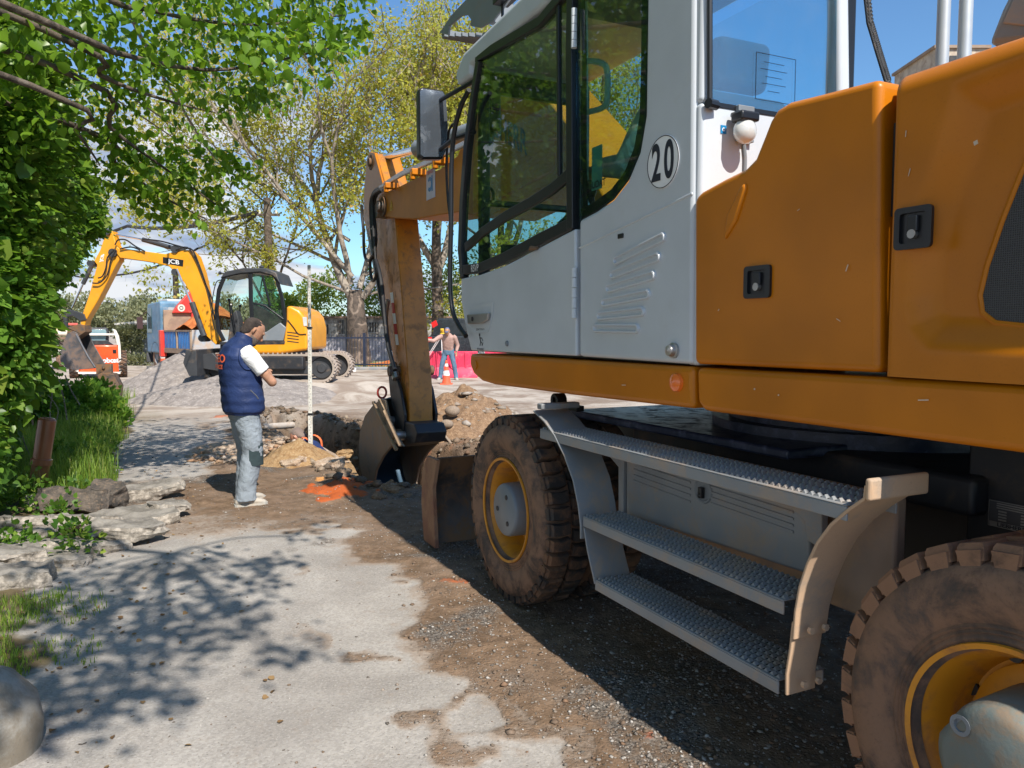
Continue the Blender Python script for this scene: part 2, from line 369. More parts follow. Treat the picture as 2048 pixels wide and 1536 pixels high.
def masks(x, y):
    u, v = uv_of(x, y)
    n1 = fbm(x, y, 1.1, 4, 3) - .5; n2 = fbm(x, y, .35, 3, 11) - .5; n3 = fbm(x, y, 3, 3, 5) - .5
    w = n1 * 1.0 + n2 * .5
    dirt = sst(.62 - v + w + np.clip(-u, 0, 3) * .04, -.12, .22)          # strip under and beside the digger
    band = sst(u + w * .8, 2.15, 2.55) * sst(-(u + w), -4.9, -4.2) * sst(v, -.5, .2)
    band *= 1 - .5 * sst(n3 + n1, .05, .25)
    zone = sst(u, 3.5, 4.2) * sst(1.55 - (u - 4.2) * .42 - v + w, -.2, .3)
    far = sst(u, 9.0, 12.0) * (.42 + n3 * 1.5 + w * .6)
    isl = sst(fbm(x, y, .55, 4, 101) + .10 * sst(1.5 - v, 0, .9), .60, .68) * sst(1.25 - v, 0, .35) * sst(u, -2.5, -1.5) * .62
    dirt = np.clip(np.maximum(np.maximum(np.maximum(dirt, band), isl), np.maximum(zone, far)), 0, 1)
    dirt = np.where(u > 8.5, np.clip(dirt * (1 - .55 * sst(u, 8.5, 12)), 0, 1), dirt)
    verge = sst(v + w * .7 - .30 * (1 - sst(u, 1.5, 2.6)), 1.95, 2.35)
    verge = np.maximum(verge, sst(v + w, 1.2, 1.9) * sst(u, 9, 11) * (1 - sst(u, 12, 14)) * .6)
    verge = verge * (1 - sst(u, 13.5, 16) * sst(9.5 - v, 0, 1))           # track widens by the loader
    org = np.zeros_like(x)
    for (px, py, rx, ry, k) in ((690, 985, .55, .13, 1), (655, 1003, .22, .07, .8), (900, 1170, .22, .05, .42), (445, 835, .16, .12, 1), (1030, 880, 1.2, .5, .35), (408, 1008, .10, .05, .8), (920, 1060, .35, .2, .3), (1290, 1480, .08, .03, .4)):
        g = gp(px, py); du, dv = uv_of(x - g.x + F1.o.x, y - g.y + F1.o.y)
        org = np.maximum(org, k * sst(1 - np.hypot((x - g.x) / rx, (y - g.y) / (ry * 2.2)) + (fbm(x, y, .22, 4, 91) - .5) * 2.6, .05, .6))
    grav = sst(fbm(x, y, .8, 3, 21) + n2 * .3 + .12 * dirt, .64, .76) * sst(v, -3, .2) * sst(2.2 - v, 0, .3)
    return dirt, org, verge, grav
def height(x, y, fine=True):
    u, v = uv_of(x, y)
    sd = poly_sd(x, y, TRENCH) + (fbm(x, y, .5, 3, 31) - .5) * .35
    z = -1.15 * sst(sd, 0.0, .32) - .25 * sst(sd, .3, .8)
    lip = np.exp(-((sd + .18) / .16) ** 2) * .05; z = z + lip
    d = np.hypot((x + 5.6) / 4.6, (y - 19.3) / 3.2)
    z = z + .36 * sst(1.05 - d + (fbm(x, y, 1.5, 3, 41) - .5) * .25, 0, .85)
    vg = sst(v, 2.1, 2.6) * (1 - sst(u, 14, 16)); z = z + vg * (.05 + .10 * sst(v, 2.6, 5) + .06 * (fbm(x, y, .5, 3, 8) - .5))
    if fine:
        dirt, org, verge, grav = masks(x, y)
        z = z + dirt * ((fbm(x, y, .30, 4, 51) - .5) * .055 + (np.abs(fbm(x, y, .10, 3, 61) - .5)) * -.020 + .012) + (1 - dirt) * (fbm(x, y, 1.0, 3, 71) - .5) * .010
        z = z + org * .035
    return z
TH = np.concatenate([np.linspace(-180, -52, 40, endpoint=False), np.linspace(-52, 52, 620, endpoint=False), np.linspace(52, 180, 40, endpoint=False)])
RR = np.concatenate([[.02], np.geomspace(.5, 1.9, 24, endpoint=False), np.geomspace(1.9, 16, 470, endpoint=False), np.geomspace(16, 60, 90, endpoint=False), np.geomspace(60, 900, 22)])
T, Q = np.meshgrid(np.radians(TH), RR)
gx = Q * np.sin(T); gy = Q * np.cos(T)
gz = height(gx, gy)
nr, nth = gx.shape
V = np.stack([gx, gy, gz], -1).reshape(-1, 3)
i = np.arange(nr - 1)[:, None] * nth + np.arange(nth)[None]; j = np.arange(nr - 1)[:, None] * nth + (np.arange(nth)[None] + 1) % nth
Fq = np.stack([i, i + nth, j + nth, j], -1).reshape(-1, 4)
gme = fast_mesh('ground', V, Fq[:, ::-1])
gme.polygons.foreach_set('use_smooth', [True] * len(gme.polygons))
dm = masks(V[:, 0], V[:, 1])
at_ = gme.color_attributes.new('cover', 'FLOAT_COLOR', 'POINT')
at_.data.foreach_set('color', np.stack(dm, -1).astype(np.float32).ravel())
def ground_mat():
    m, t, b = mat('ground')
    A = N(t, 'ShaderNodeVertexColor', layer_name='cover'); sp = N(t, 'ShaderNodeSeparateColor'); lk(t, A.outputs[0], sp.inputs[0])
    G = N(t, 'ShaderNodeNewGeometry').outputs['Position']
    nf = noise(t, 9, 8, .68, G); ng = noise(t, 90, 4, .7, G); nb = noise(t, 1.4, 5, .6, G, .3); nh = noise(t, 30, 5, .65, G)
    vo = N(t, 'ShaderNodeTexVoronoi'); vo.inputs['Scale'].default_value = 75; lk(t, G, vo.inputs['Vector'])
    # old asphalt, pale with exposed stones
    asp = mixc(t, mrange(t, nb, .3, .7), (.28, .255, .23), (.42, .39, .355)); asp = mixc(t, mrange(t, nf, .60, .78, 0, .45), asp, (.17, .15, .13))
    asp = mixc(t, mrange(t, vo.outputs['Color'], .1, .9, 0, .42), asp, (.20, .185, .17))
    asp = mixc(t, mrange(t, ng, .52, .72, 0, .75), asp, (.46, .44, .41))
    asp = mixc(t, mrange(t, ng, .30, .42, .7, 0), asp, (.10, .092, .085))
    cw = N(t, 'ShaderNodeTexVoronoi', feature='DISTANCE_TO_EDGE'); cw.inputs['Scale'].default_value = .55
    wv = N(t, 'ShaderNodeVectorMath', operation='ADD'); nz3 = N(t, 'ShaderNodeTexNoise'); nz3.inputs['Scale'].default_value = 3; nz3.inputs['Detail'].default_value = 6; lk(t, G, nz3.inputs['Vector'])
    sc3 = N(t, 'ShaderNodeVectorMath', operation='SCALE'); sc3.inputs['Scale'].default_value = .9; lk(t, nz3.outputs['Color'], sc3.inputs[0]); lk(t, G, wv.inputs[0]); lk(t, sc3.outputs[0], wv.inputs[1]); lk(t, wv.outputs[0], cw.inputs['Vector'])
    crack = mth(t, 'MULTIPLY', mrange(t, cw.outputs['Distance'], .001, .006, .7, 0), mrange(t, nb, .60, .68))
    asp = mixc(t, mth(t, 'MULTIPLY', crack, .8), asp, (.05, .045, .04))
    # brown soil
    soil = mixc(t, mrange(t, nf, .3, .7), (.115, .075, .046), (.225, .150, .098))
    soil = mixc(t, mrange(t, nb, .45, .72, 0, .55), soil, (.26, .19, .14))
    soil = mixc(t, mrange(t, nh, .58, .74, 0, .5), soil, (.36, .26, .17))
    dk = mixc(t, mrange(t, vo.outputs['Color'], .2, .8), (.075, .062, .052), (.17, .15, .13))
    gv = mixc(t, mrange(t, ng, .60, .68), dk, (.50, .46, .41))
    edge = mth(t, 'ADD', sp.outputs[0], mth(t, 'MULTIPLY', mth(t, 'SUBTRACT', nf, .5), .9))
    edge = mth(t, 'ADD', edge, mth(t, 'MULTIPLY', mth(t, 'SUBTRACT', nh, .5), .5))
    fd = mrange(t, edge, .34, .74)
    film = mixc(t, mrange(t, edge, .02, .42, 0, .62), asp, (.27, .20, .145))
    c = mixc(t, fd, film, soil)
    fg = mth(t, 'MULTIPLY', A.outputs['Alpha'], mrange(t, nf, .38, .56)); c = mixc(t, fg, c, gv)
    fo = mrange(t, mth(t, 'ADD', sp.outputs[1], mth(t, 'MULTIPLY', mth(t, 'SUBTRACT', nf, .5), .8)), .3, .6); c = mixc(t, mth(t, 'MULTIPLY', fo, .9), c, (.46, .095, .018))
    vs = mixc(t, mrange(t, nf, .35, .65), (.085, .06, .036), (.13, .105, .055)); fv = mrange(t, mth(t, 'ADD', sp.outputs[2], mth(t, 'MULTIPLY', mth(t, 'SUBTRACT', nf, .5), .8)), .35, .7); c = mixc(t, fv, c, vs)
    # trench walls: dark earth with stones, blended in below the lip
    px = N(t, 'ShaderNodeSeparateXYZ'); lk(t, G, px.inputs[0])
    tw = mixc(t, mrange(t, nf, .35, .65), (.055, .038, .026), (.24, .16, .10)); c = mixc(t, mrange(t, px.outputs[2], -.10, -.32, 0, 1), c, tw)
    # pale gravel where the ground is heaped under the small digger
    pg = mixc(t, mrange(t, nf, .3, .7), (.30, .25, .21), (.46, .40, .345)); c = mixc(t, mrange(t, px.outputs[2], .07, .20, 0, .9), c, pg)
    # far yard: trampled pale dirt with tracks
    fy = mixc(t, mrange(t, noise(t, .9, 6, .65, G, .8), .38, .62), (.26, .20, .155), (.50, .44, .375)); c = mixc(t, mth(t, 'MULTIPLY', mrange(t, px.outputs[1], 12.0, 15.5), .85), c, fy)
    lk(t, c, b.inputs['Base Color']); b.inputs['Roughness'].default_value = .92; b.inputs['Specular IOR Level'].default_value = .25
    h = mth(t, 'ADD', mth(t, 'MULTIPLY', ng, .25), mth(t, 'ADD', mth(t, 'MULTIPLY', nh, mth(t, 'ADD', mth(t, 'MULTIPLY', fd, 1.2), .12)), mth(t, 'MULTIPLY', mth(t, 'ADD', fg, fd), mth(t, 'MULTIPLY', vo.outputs['Distance'], -.35))))
    h = mth(t, 'SUBTRACT', h, mth(t, 'MULTIPLY', crack, 1.0))
    bump(t, b, h, .75, .016); return m
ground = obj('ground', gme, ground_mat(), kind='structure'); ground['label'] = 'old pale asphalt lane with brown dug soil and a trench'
def Hz(x, y): return float(height(np.array([x]), np.array([y]))[0])

# pebbles, clods and crumbs of asphalt lying loose
def rocks(name, n, seed, where, smin, smax, matr, flat=.7, sub=True):
    g = np.random.default_rng(seed); P = where(g, n); n = len(P)
    base = np.array([(0, 0, 1), (0, 0, -1), (1, 0, 0), (-1, 0, 0), (0, 1, 0), (0, -1, 0), (.62, .62, .45), (-.62, .62, .45), (.62, -.62, .45), (-.62, -.62, .45)], float)
    fc = np.array([(0, 6, 2), (2, 8, 0), (0, 7, 4), (4, 6, 0), (0, 9, 3), (3, 7, 0), (0, 8, 5), (5, 9, 0), (2, 6, 4), (3, 9, 5), (4, 7, 3), (5, 8, 2), (2, 4, 1), (4, 3, 1), (3, 5, 1), (5, 2, 1)])
    s = smin * (smax / smin) ** (g.random(n) ** 2.4)
    jit = 1 + g.uniform(-.28, .28, (n, 10, 1)); a = g.uniform(0, 2 * pi, n)
    B = base[None] * jit * (s[:, None, None] * np.stack([g.uniform(.7, 1.3, n), g.uniform(.7, 1.1, n), np.full(n, flat) * g.uniform(.6, 1.1, n)], -1)[:, None, :])
    ca, sa = np.cos(a)[:, None], np.sin(a)[:, None]
    X = B[..., 0] * ca - B[..., 1] * sa; Y = B[..., 0] * sa + B[..., 1] * ca
    V = np.stack([X + P[:, 0:1], Y + P[:, 1:2], B[..., 2] + P[:, 2:3] + s[:, None] * flat * .25], -1).reshape(-1, 3)
    F = (np.arange(n)[:, None, None] * 10 + fc[None]).reshape(-1, 3)
    return obj(name, fast_mesh(name, V, F), matr, kind='stuff')
def islandmat(name, cols, rough=.85):
    m, t, b = mat(name); g = N(t, 'ShaderNodeNewGeometry'); cr = N(t, 'ShaderNodeValToRGB'); lk(t, g.outputs['Random Per Island'], cr.inputs[0])
    e = cr.color_ramp.elements; e[0].color = (*cols[0], 1); e[1].color = (*cols[-1], 1)
    for k, c in enumerate(cols[1:-1]): q = e.new((k + 1) / (len(cols) - 1)); q.color = (*c, 1)
    c = mixc(t, mrange(t, noise(t, 60, 5, .6, g.outputs['Position']), .3, .7, 0, .5), cr.outputs[0], tuple(x * .5 for x in cols[0]))
    lk(t, c, b.inputs['Base Color']); b.inputs['Roughness'].default_value = rough; bump(t, b, noise(t, 90, 4, .6, g.outputs['Position']), .4, .003); return m
m_pebble = islandmat('pebbles', [(.10, .085, .07), (.28, .24, .20), (.20, .13, .08), (.52, .49, .45), (.15, .12, .10)])
m_clod = islandmat('clods', [(.13, .085, .055), (.22, .15, .10), (.16, .11, .075), (.26, .14, .075), (.20, .15, .11)])
def on_dirt(g, n):
    r = 1.9 * (11.0 / 1.9) ** g.random(n * 6); a = np.radians(g.uniform(-50, 50, n * 6)); x = r * np.sin(a); y = r * np.cos(a)
    d, o, v, gr = masks(x, y); p = np.clip(.015 + .5 * d + .9 * gr - 1.2 * v, 0, 1); k = g.random(len(x)) < p
    x, y = x[k][:n], y[k][:n]; z = height(x, y); return np.stack([x, y, z], -1)
rocks('loose_gravel', 30000, 3, on_dirt, .003, .011, m_pebble)
rocks('soil_clods', 4200, 5, on_dirt, .004, .019, m_clod, .6)
def in_trench(g, n):
    x = g.uniform(-5, 1.4, n * 8); y = g.uniform(7.2, 15, n * 8); sd = poly_sd(x, y, TRENCH); k = (np.abs(sd - .10) < .35)
    x, y = x[k][:n], y[k][:n]; z = height(x, y); return np.stack([x, y, z], -1)
rocks('trench_rubble', 3200, 8, in_trench, .008, .075, islandmat('trench_stones', [(.07, .05, .035), (.22, .15, .09), (.12, .10, .08), (.36, .28, .20), (.16, .09, .05)]), .8)

# ------------------------------------------------------------------ piles
def pile(name, cx, cy, rx, ry, h, matr, label, seed, rot=0.0, rough=.12, sharp=1.0, n=110, z0=None, cat='pile'):
    g = np.linspace(-1.25, 1.25, n); X, Y = np.meshgrid(g, g); d = np.hypot(X, Y)
    ca, sa = cos(rot), sin(rot); x = cx + (X * rx * ca - Y * ry * sa); y = cy + (X * rx * sa + Y * ry * ca)
    nz = fbm(x, y, .9, 4, seed) - .5; n2 = fbm(x, y, .16, 4, seed + 9) - .5
    prof = np.clip(1 - d ** sharp + nz * .5, -.3, 2) * h
    base = height(x, y, False) if z0 is None else z0
    z = base + np.where(prof > 0, prof + n2 * rough * np.clip(prof / h * 3, 0, 1), prof * .8 - .02)
    V = np.stack([x, y, z], -1).reshape(-1, 3); i = (np.arange(n - 1)[:, None] * n + np.arange(n - 1)[None]).ravel()
    me = fast_mesh(name, V, np.stack([i, i + 1, i + n + 1, i + n], -1)); me.polygons.foreach_set('use_smooth', [True] * len(me.polygons))
    o = obj(name, me, matr); tag(o, label, cat); return o
def heapmat(name, c0, c1, c2, sc=14, bs=.8):
    m, t, b = mat(name); G = N(t, 'ShaderNodeNewGeometry').outputs['Position']
    c = mixc(t, mrange(t, noise(t, sc, 8, .7, G), .35, .65), c0, c1); c = mixc(t, mrange(t, noise(t, sc * 4, 4, .6, G), .56, .68, 0, .8), c, c2)
    lk(t, c, b.inputs['Base Color']); b.inputs['Roughness'].default_value = .95; bump(t, b, noise(t, sc * 2.5, 8, .7, G), bs, .03); return m
m_greyheap = heapmat('grey_gravel', (.19, .165, .15), (.30, .265, .24), (.40, .36, .33), 5, .5)
m_brownheap = heapmat('brown_soil', (.17, .10, .055), (.30, .19, .11), (.40, .29, .19))
m_goldheap = heapmat('golden_soil', (.26, .15, .065), (.40, .26, .13), (.50, .38, .24))
m_paleheap = heapmat('pale_rubble_soil', (.34, .23, .15), (.52, .41, .31), (.62, .54, .45))
m_redheap = heapmat('orange_earth', (.40, .10, .02), (.58, .19, .05), (.30, .08, .02), 4)
pile('gravel_pile', -8.6, 20.2, 2.1, 2.4, .84, m_greyheap, 'tall pointed pile of grey gravel beside the blue truck', 3, .2, .05, .85)
pile('gravel_pile', -6.2, 16.9, 2.4, 1.5, .42, m_greyheap, 'low wide grey gravel mound behind the man in the navy vest', 4, -.1, .06, 1.2)
pile('soil_pile', -.72, 11.6, 1.5, 1.2, .72, m_brownheap, 'brown soil pile with stones behind the yellow digging arm', 6, .2, .18, .9, n=170)
pile('soil_pile', -2.50, 8.98, .50, .46, .30, m_goldheap, 'small golden soil heap at the foot of the levelling staff', 7, .3, .10, .9, n=120, z0=.0)
pile('rubble_heap', -3.35, 9.9, .75, .95, .14, m_paleheap, 'pale heap of broken asphalt and soil beside the trench near the man', 9, .5, .12, 1.0, n=120, z0=.0, cat='heap')
def on_pile(cx, cy, rx, ry, h, sharp):
    def f(g, n):
        a = g.uniform(0, 2 * pi, n); r = np.sqrt(g.random(n)) * .98; x = cx + np.cos(a) * r * rx; y = cy + np.sin(a) * r * ry
        return np.stack([x, y, height(x, y, False) + np.clip(1 - r ** sharp + (fbm(x, y, .9, 4, 6) - .5) * .5, 0, 2) * h], -1)
    return f
m_stone = islandmat('field_stones', [(.22, .18, .14), (.36, .31, .26), (.28, .20, .14), (.44, .40, .36)])
rocks('pile_stones', 380, 12, on_pile(-.72, 11.6, 1.4, 1.1, .72, .9), .02, .09, m_stone)
rocks('heap_crumbs', 700, 13, on_pile(-3.2, 9.75, .9, 1.0, .12, 1.0), .012, .07, islandmat('pale_crumbs', [(.40, .30, .22), (.55, .46, .38), (.30, .19, .11), (.48, .26, .14)]))
for k, (px, py, r) in enumerate(((905, 822, .105), (893, 848, .085), (918, 905, .11))):
    P = at(px, py, 10.9 - .3 * k); mb = MB(); mb.ball((0, 0, 0), r, 14, (1.1, .8, .75)); me = mb.mesh('stone')
    for v in me.vertices: v.co *= 1 + .18 * (vnoise(v.co.x * 9, v.co.y * 9 + v.co.z * 7, 1.0, k) - .5)
    o = part('stone', me, m_stone, smooth=60); o.location = P
    tag(o, ('largest grey stone near the top of the brown soil pile', 'pale rounded stone halfway down the brown soil pile', 'white chalky stone at the foot of the brown soil pile')[k], 'stone')
# ------------------------------------------------------------------ the large wheeled excavator (local: X forward, Y towards the verge, Z up)
E = root('wheeled_excavator', F1.o, 115.6, 'large orange and white wheeled excavator with a number 20 disc, digging in the trench', 'excavator')
def uz(P, v=0.0):
    out = []
    for p in P:
        if p[0] == 'l': out.append((p[1], p[2]))
        else:
            q = F1.side(p[0], p[1], v); out.append((q.x, q.z))
    return out
def plate(name, P, v0, v1, m, bevel=0.0, parent=E, **k):
    """outline read on plane v0, extruded inwards to v1"""
    mb = MB(); mb.side(uz(P, v0), v0, v1); return part(name, mb, m, parent, bevel, **k)
ZD, ZB = 1.41, 1.25
# --- skirt and deck
front = plate('side_skirt', [(940, 707), (1385, 734), (1386, 818), (1150, 791), (985, 769), (962, 762), (946, 748), (939, 730)], .0, -.30, m_orange, .022, seg=3)
rear = plate('side_skirt', [(1391, 735), (2048, 770), ('l', -3.5, 1.415), ('l', -3.5, 1.25), (2048, 908), (1406, 822), (1393, 806)], .0, -.30, m_orange, .022, seg=3)
mb = MB(); mb.bb((.42, -.31, 1.27), (-3.4, -2.45, 1.405)); part('deck', mb, m_dark, E)
mb = MB(); mb.cyl((-1.35, -1.25, 1.20), .62, .14, n=40); mb.cyl((-1.35, -1.25, 1.10), .70, .08, n=40); part('slewing_ring', mb, m_bluedark, E)
mb = MB(); c = F1.side(1355, 765, .0); mb.lathe([(0, .035), (.014, .033), (.022, .022), (.026, .001)], (c.x, 0, c.z), 'Y', 20)
part('marker_lamp', mb, m_amber, E)
c = F1.side(951, 730, .0); mb = MB(); mb.cyl((c.x, .003, c.z), .028, .006, 'Y', 20); part('screw_cap', mb, m_orange, E)
# --- hood panel A (tank side) and panel B (engine side with a scooped grille)
A = [(1387, 728), (1387, 404), (1391, 392), (1402, 382), (1445, 358), (1488, 337), (1508, 316), (1524, 276), (1538, 240), (1552, 218), (1576, 203), (1640, 187), (1758, 156), (1758, 746)]
plate('tank_cover', A, .0, -.42, m_orange, .055, seg=5)
plate('corner_blister', [(1446, 480), (1452, 430), (1480, 372), (1488, 365), (1489, 378), (1470, 440)], .012, -.01, m_orange, .008)
uA = F1.side(1761, 400).x; uB = F1.side(1776, 400).x
zt = F1.side(1775, 152).z
mb = MB(); mb.bb((uA, -.05, 1.42), (uB - .004, -.42, zt - .01)); part('door_gap_panel', mb, m_orange, E, .02)
mb = MB()
for (ya, yb) in ((242, 430), (525, 700)):
    a = F1.side(1771, ya); b = F1.side(1770, yb); mb.bb((a.x - .016, -.040, b.z), (a.x + .006, -.051, a.z))
part('gap_slot', mb, m_black, E)
nu, nz = 90, 110
u0, u1, z0, z1 = uB - .006, -3.55, 1.425, zt
dishP = [(x, z) for x, z in uz([(1905, 165), (1868, 300), (1832, 400), (1808, 500), (1800, 600), (1812, 660), (1850, 705), (2048, 718), ('l', -3.9, 1.5), ('l', -3.9, 2.3)])]
grP = uz([(2062, 262), (2022, 345), (1985, 440), (1955, 530), (1941, 590), (1946, 625), (1972, 646), (2048, 654), ('l', -3.40, 1.585), ('l', -3.40, 2.02)])
U, Z = np.meshgrid(np.linspace(u0, u1, nu), np.linspace(z0, z1, nz))
dd = poly_sd(U, Z, dishP); dep = .045 * sst(dd, 0.0, .10)
rnd = .06
edge = np.clip((Z - (z1 - rnd)) / rnd, 0, 1); off = rnd * (1 - np.sqrt(np.clip(1 - edge ** 2, 0, 1)))
ed2 = np.clip(((U - (u0 - .02)) / .02), 0, 1); off2 = .02 * (1 - np.sqrt(np.clip(1 - ed2 ** 2, 0, 1)))
Vv = np.stack([U, .004 - dep - off - off2, Z], -1).reshape(-1, 3); i = (np.arange(nz - 1)[:, None] * nu + np.arange(nu - 1)[None]).ravel()
me = fast_mesh('engine_door', Vv, np.stack([i, i + 1, i + nu + 1, i + nu], -1))
me.polygons.foreach_set('use_smooth', [True] * len(me.polygons)); o = obj('engine_door', me, m_orange, E)
mb = MB(); mb.bb((u0, -.056, 1.42), (-3.55, -.42, zt - .004)); mb.bb((u0, -.40, 1.42), (-3.55, -2.3, zt - .06)); mb.bb((uz([(1640, 400)])[0][0], -.42, 1.42), (u0, -2.3, zt - .10)); part('engine_housing', mb, m_orange, E, .02)
def meshmat():
    m, t, b = mat('grille_mesh'); v = N(t, 'ShaderNodeTexVoronoi'); v.inputs['Scale'].default_value = 190; v.inputs['Randomness'].default_value = .15
    c = N(t, 'ShaderNodeTexCoord'); lk(t, c.outputs['Object'], v.inputs['Vector']); f = mrange(t, v.outputs['Distance'], .22, .40)
    lk(t, mixc(t, f, (.008, .008, .010), (.06, .06, .065)), b.inputs['Base Color']); b.inputs['Roughness'].default_value = .55; bump(t, b, v.outputs['Distance'], .6, .003); return m
mb = MB(); mb.side(grP, -.036, -.055); part('grille', mb, meshmat(), E)
mb = MB(); mb.tube([(p[0], -.040, p[1]) for p in grP[:9]], .009, 8); part('grille_rim', mb, m_orange, E)
def latch(x0, y0, x1, y1, v):
    a = F1.side(x0, y0, v); b = F1.side(x1, y1, v); w = abs(b.x - a.x); h = abs(a.z - b.z); cx, cz = (a.x + b.x) / 2, (a.z + b.z) / 2
    def rr(w, h, r=.012): 
        out = []
        for sx, sz, a0 in ((1, 1, 0), (-1, 1, 90), (-1, -1, 180), (1, -1, 270)):
            for k in range(5):
                t = R(a0 + k * 22.5); out.append((cx + sx * (w / 2 - r) + r * cos(t), cz + sz * (h / 2 - r) + r * sin(t)))
        return out
    mb = MB(); o1, o2 = rr(w, h), rr(w * .70, h * .72, .008)
    n = len(o1); mb.loft([[(p[0], v, p[1]) for p in o1], [(p[0], v + .010, p[1]) for p in o1], [(p[0], v + .010, p[1]) for p in o2], [(p[0], v - .012, p[1]) for p in o2]], cap=False)
    mb.add([(p[0], v + .0005, p[1]) for p in o2], [tuple(range(n))])
    L = part('door_latch', mb, m_black, E)
    mb = MB(); mb.box((cx, v + .006, cz + h * .10), (w * .26, .012, h * .38)); part('paddle', mb, m_dark, L, .003)
    mb = MB(); mb.cyl((cx, v + .007, cz - h * .15), w * .11, .014, 'Y', 14); part('key_lock', mb, m_steel, L)
latch(1794, 419, 1866, 494, .004); latch(1492, 534, 1543, 595, .0)
m_chip = surf('paint_chip', (.62, .50, .38), .6)
for x, y, w, h, a_ in ((1955, 286, .010, .010, .3), (1697, 536, .020, .003, 1.2), (1815, 268, .016, .002, 1.5), (1822, 345, .020, .002, 1.3), (1600, 420, .010, .002, .4), (1680, 640, .016, .002, -.5), (1440, 620, .008, .003, .8), (1512, 778, .006, .006, 0), (1560, 790, .005, .005, 0), (1850, 800, .030, .003, .1), (1250, 770, .03, .003, .05)):
    q = F1.side(x, y, .0); mb = MB(); mb.box((q.x, .0065, q.z), (w, .001, h), rotm('Y', a_)); part('paint_chip', mb, m_chip, E, smooth=0)
# roof things behind the hood: two pipes, cap, dark counterweight corner
for k, x in enumerate((1884, 1928)):
    P = F1.side(x, 120, -1.05 if k == 0 else -1.0); mb = MB(); mb.cyl((P.x, P.y, 2.70), .024, 1.3, n=20); mb.cyl((P.x, P.y, 2.22), .03, .05, n=20)
    part('exhaust_pipe', mb, m_galv, E)
P = F1.side(1912, 120, -1.02); mb = MB(); mb.bb((P.x + .16, P.y - .1, 2.12), (P.x - .14, P.y + .1, 2.25)); part('pipe_plinth', mb, m_greystep, E, .02)
mb = MB(); P0 = [F1.side(x, y, -.45) for x, y in ((1972, 92), (2000, 20), (2050, -80), (2200, -80), (2300, 60))]
mb.side([(p.x, p.z) for p in P0], -.45, -1.9); cw = part('rear_cowl', mb, m_grey, E, .02)
mb = MB(); P0 = [F1.side(x, y, -.448) for x, y in ((2006, 47), (2025, 5), (2050, -45), (2120, -40), (2110, 40), (2048, 52))]
mb.side([(p.x, p.z) for p in P0], -.444, -.455); part('cowl_opening', mb, m_greystep, cw, .004)

# --- cab
UR = F1.side(1383, 700).x; UF = .47; ZR = 3.22; VI = -.80
CAB_T = [(1157, 712), (1157, 498), (1157, 438), (1190, 421), (1225, 397), (1255, 358), (1277, 303), (1289, 232), (1292, 120)]
zl = F1.side(1292, 120)
plate('cab_side_panel', [(1158, 713), (1158, 440), (1190, 423), (1225, 399), (1255, 360), (1278, 304), (1290, 232), ('l', zl.x, 3.05), ('l', zl.x + .55, 3.06), ('l', zl.x + .55, 3.17), ('l', UR + .02, 3.17), (1384, 729)], .0, -.05, m_white, .018, seg=3)
# shallow crease across the panel
mb = MB(); P0 = uz([(1158, 496), (1385, 387)]); mb.side(bar2(P0, .010), .0035, -.004); part('crease', mb, m_white, E, .003)
# pressed ribs
RIBS = [((1234, 521), (1326, 475)), ((1227, 549), (1316, 514)), ((1219, 577), (1306, 551)), ((1210, 605), (1296, 588)), ((1201, 632), (1285, 623)), ((1193, 656), (1274, 657))]
for a, b in RIBS:
    (ua, za), (ub, zb) = uz([a, b]); L = math.hypot(ub - ua, zb - za); mb = MB()
    d = Vector((ub - ua, 0, zb - za)).normalized(); nrm = Vector((-d.z, 0, d.x))
    if nrm.z < 0: nrm = -nrm
    c0 = Vector((ua, 0, za)); c1 = Vector((ub, 0, zb)); ring = lambda w, dy: [p + Vector((0, dy, 0)) for p in
        ([c1 + d * (w * cos(t)) + nrm * (w * sin(t)) for t in np.linspace(-pi / 2, pi / 2, 8)] + [c0 - d * (w * cos(t)) + nrm * (-w * sin(t)) for t in np.linspace(-pi / 2, pi / 2, 8)])]
    mb.loft([ring(.022, -.001), ring(.018, .011), ring(.012, .012), ring(.007, .001)], cap=False); mb.add(ring(.007, .001), [tuple(range(16))])
    part('pressed_rib', mb, m_white, E, smooth=60)
a = F1.side(1242, 472); mb = MB(); mb.box((a.x, .002, a.z), (.042, .006, .020)); part('vent_slot', mb, m_black, E, .004)
a = F1.side(1349, 701); mb = MB(); mb.lathe([(0, .030), (.010, .030), (.012, .024), (.03, .020), (.035, .001)], (a.x, 0, a.z), 'Y', 18); part('door_stop', mb, m_steel, E)
# door
DT = [(922, 557), (960, 549), (1010, 531), (1080, 494), (1150, 457), (1152, 712), (942, 701), (930, 650), (922, 600)]
door = plate('cab_door', DT, .006, -.04, m_white, .010, seg=3)
u_t = F1.side(1150, 30).x
G = [(922, 555), (915, 500), (919, 400), (927, 290), (939, 200), (950, 138), (958, 112), (1012, 74), (1080, 32), ('l', u_t + .12, 3.16), ('l', u_t, 3.16), (1151, 455), (1080, 492), (1010, 529), (960, 547)]
gp1 = plate('door_glass', G, -.006, -.012, m_glass, parent=door, smooth=0)
def pbar(name, P, w, v0, v1, m, parent=E, bevel=.004):
    mb = MB(); mb.side(bar2(uz(P), w), v0, v1); return part(name, mb, m, parent, bevel)
def pmulti(name, bars, v0, v1, m, parent=E, bevel=.004):
    mb = MB()
    for P, w in bars: mb.side(bar2(uz(P), w), v0, v1)
    return part(name, mb, m, parent, bevel)
pmulti('door_frame', [([(926, 556), (921, 500), (925, 400), (933, 290), (945, 200), (957, 122)], .052)], .010, -.034, m_black, door)
pmulti('door_frame', [([(953, 116), (1010, 84), (1080, 43), ('l', u_t + .04, 3.13)], .05)], .011, -.035, m_black, door)
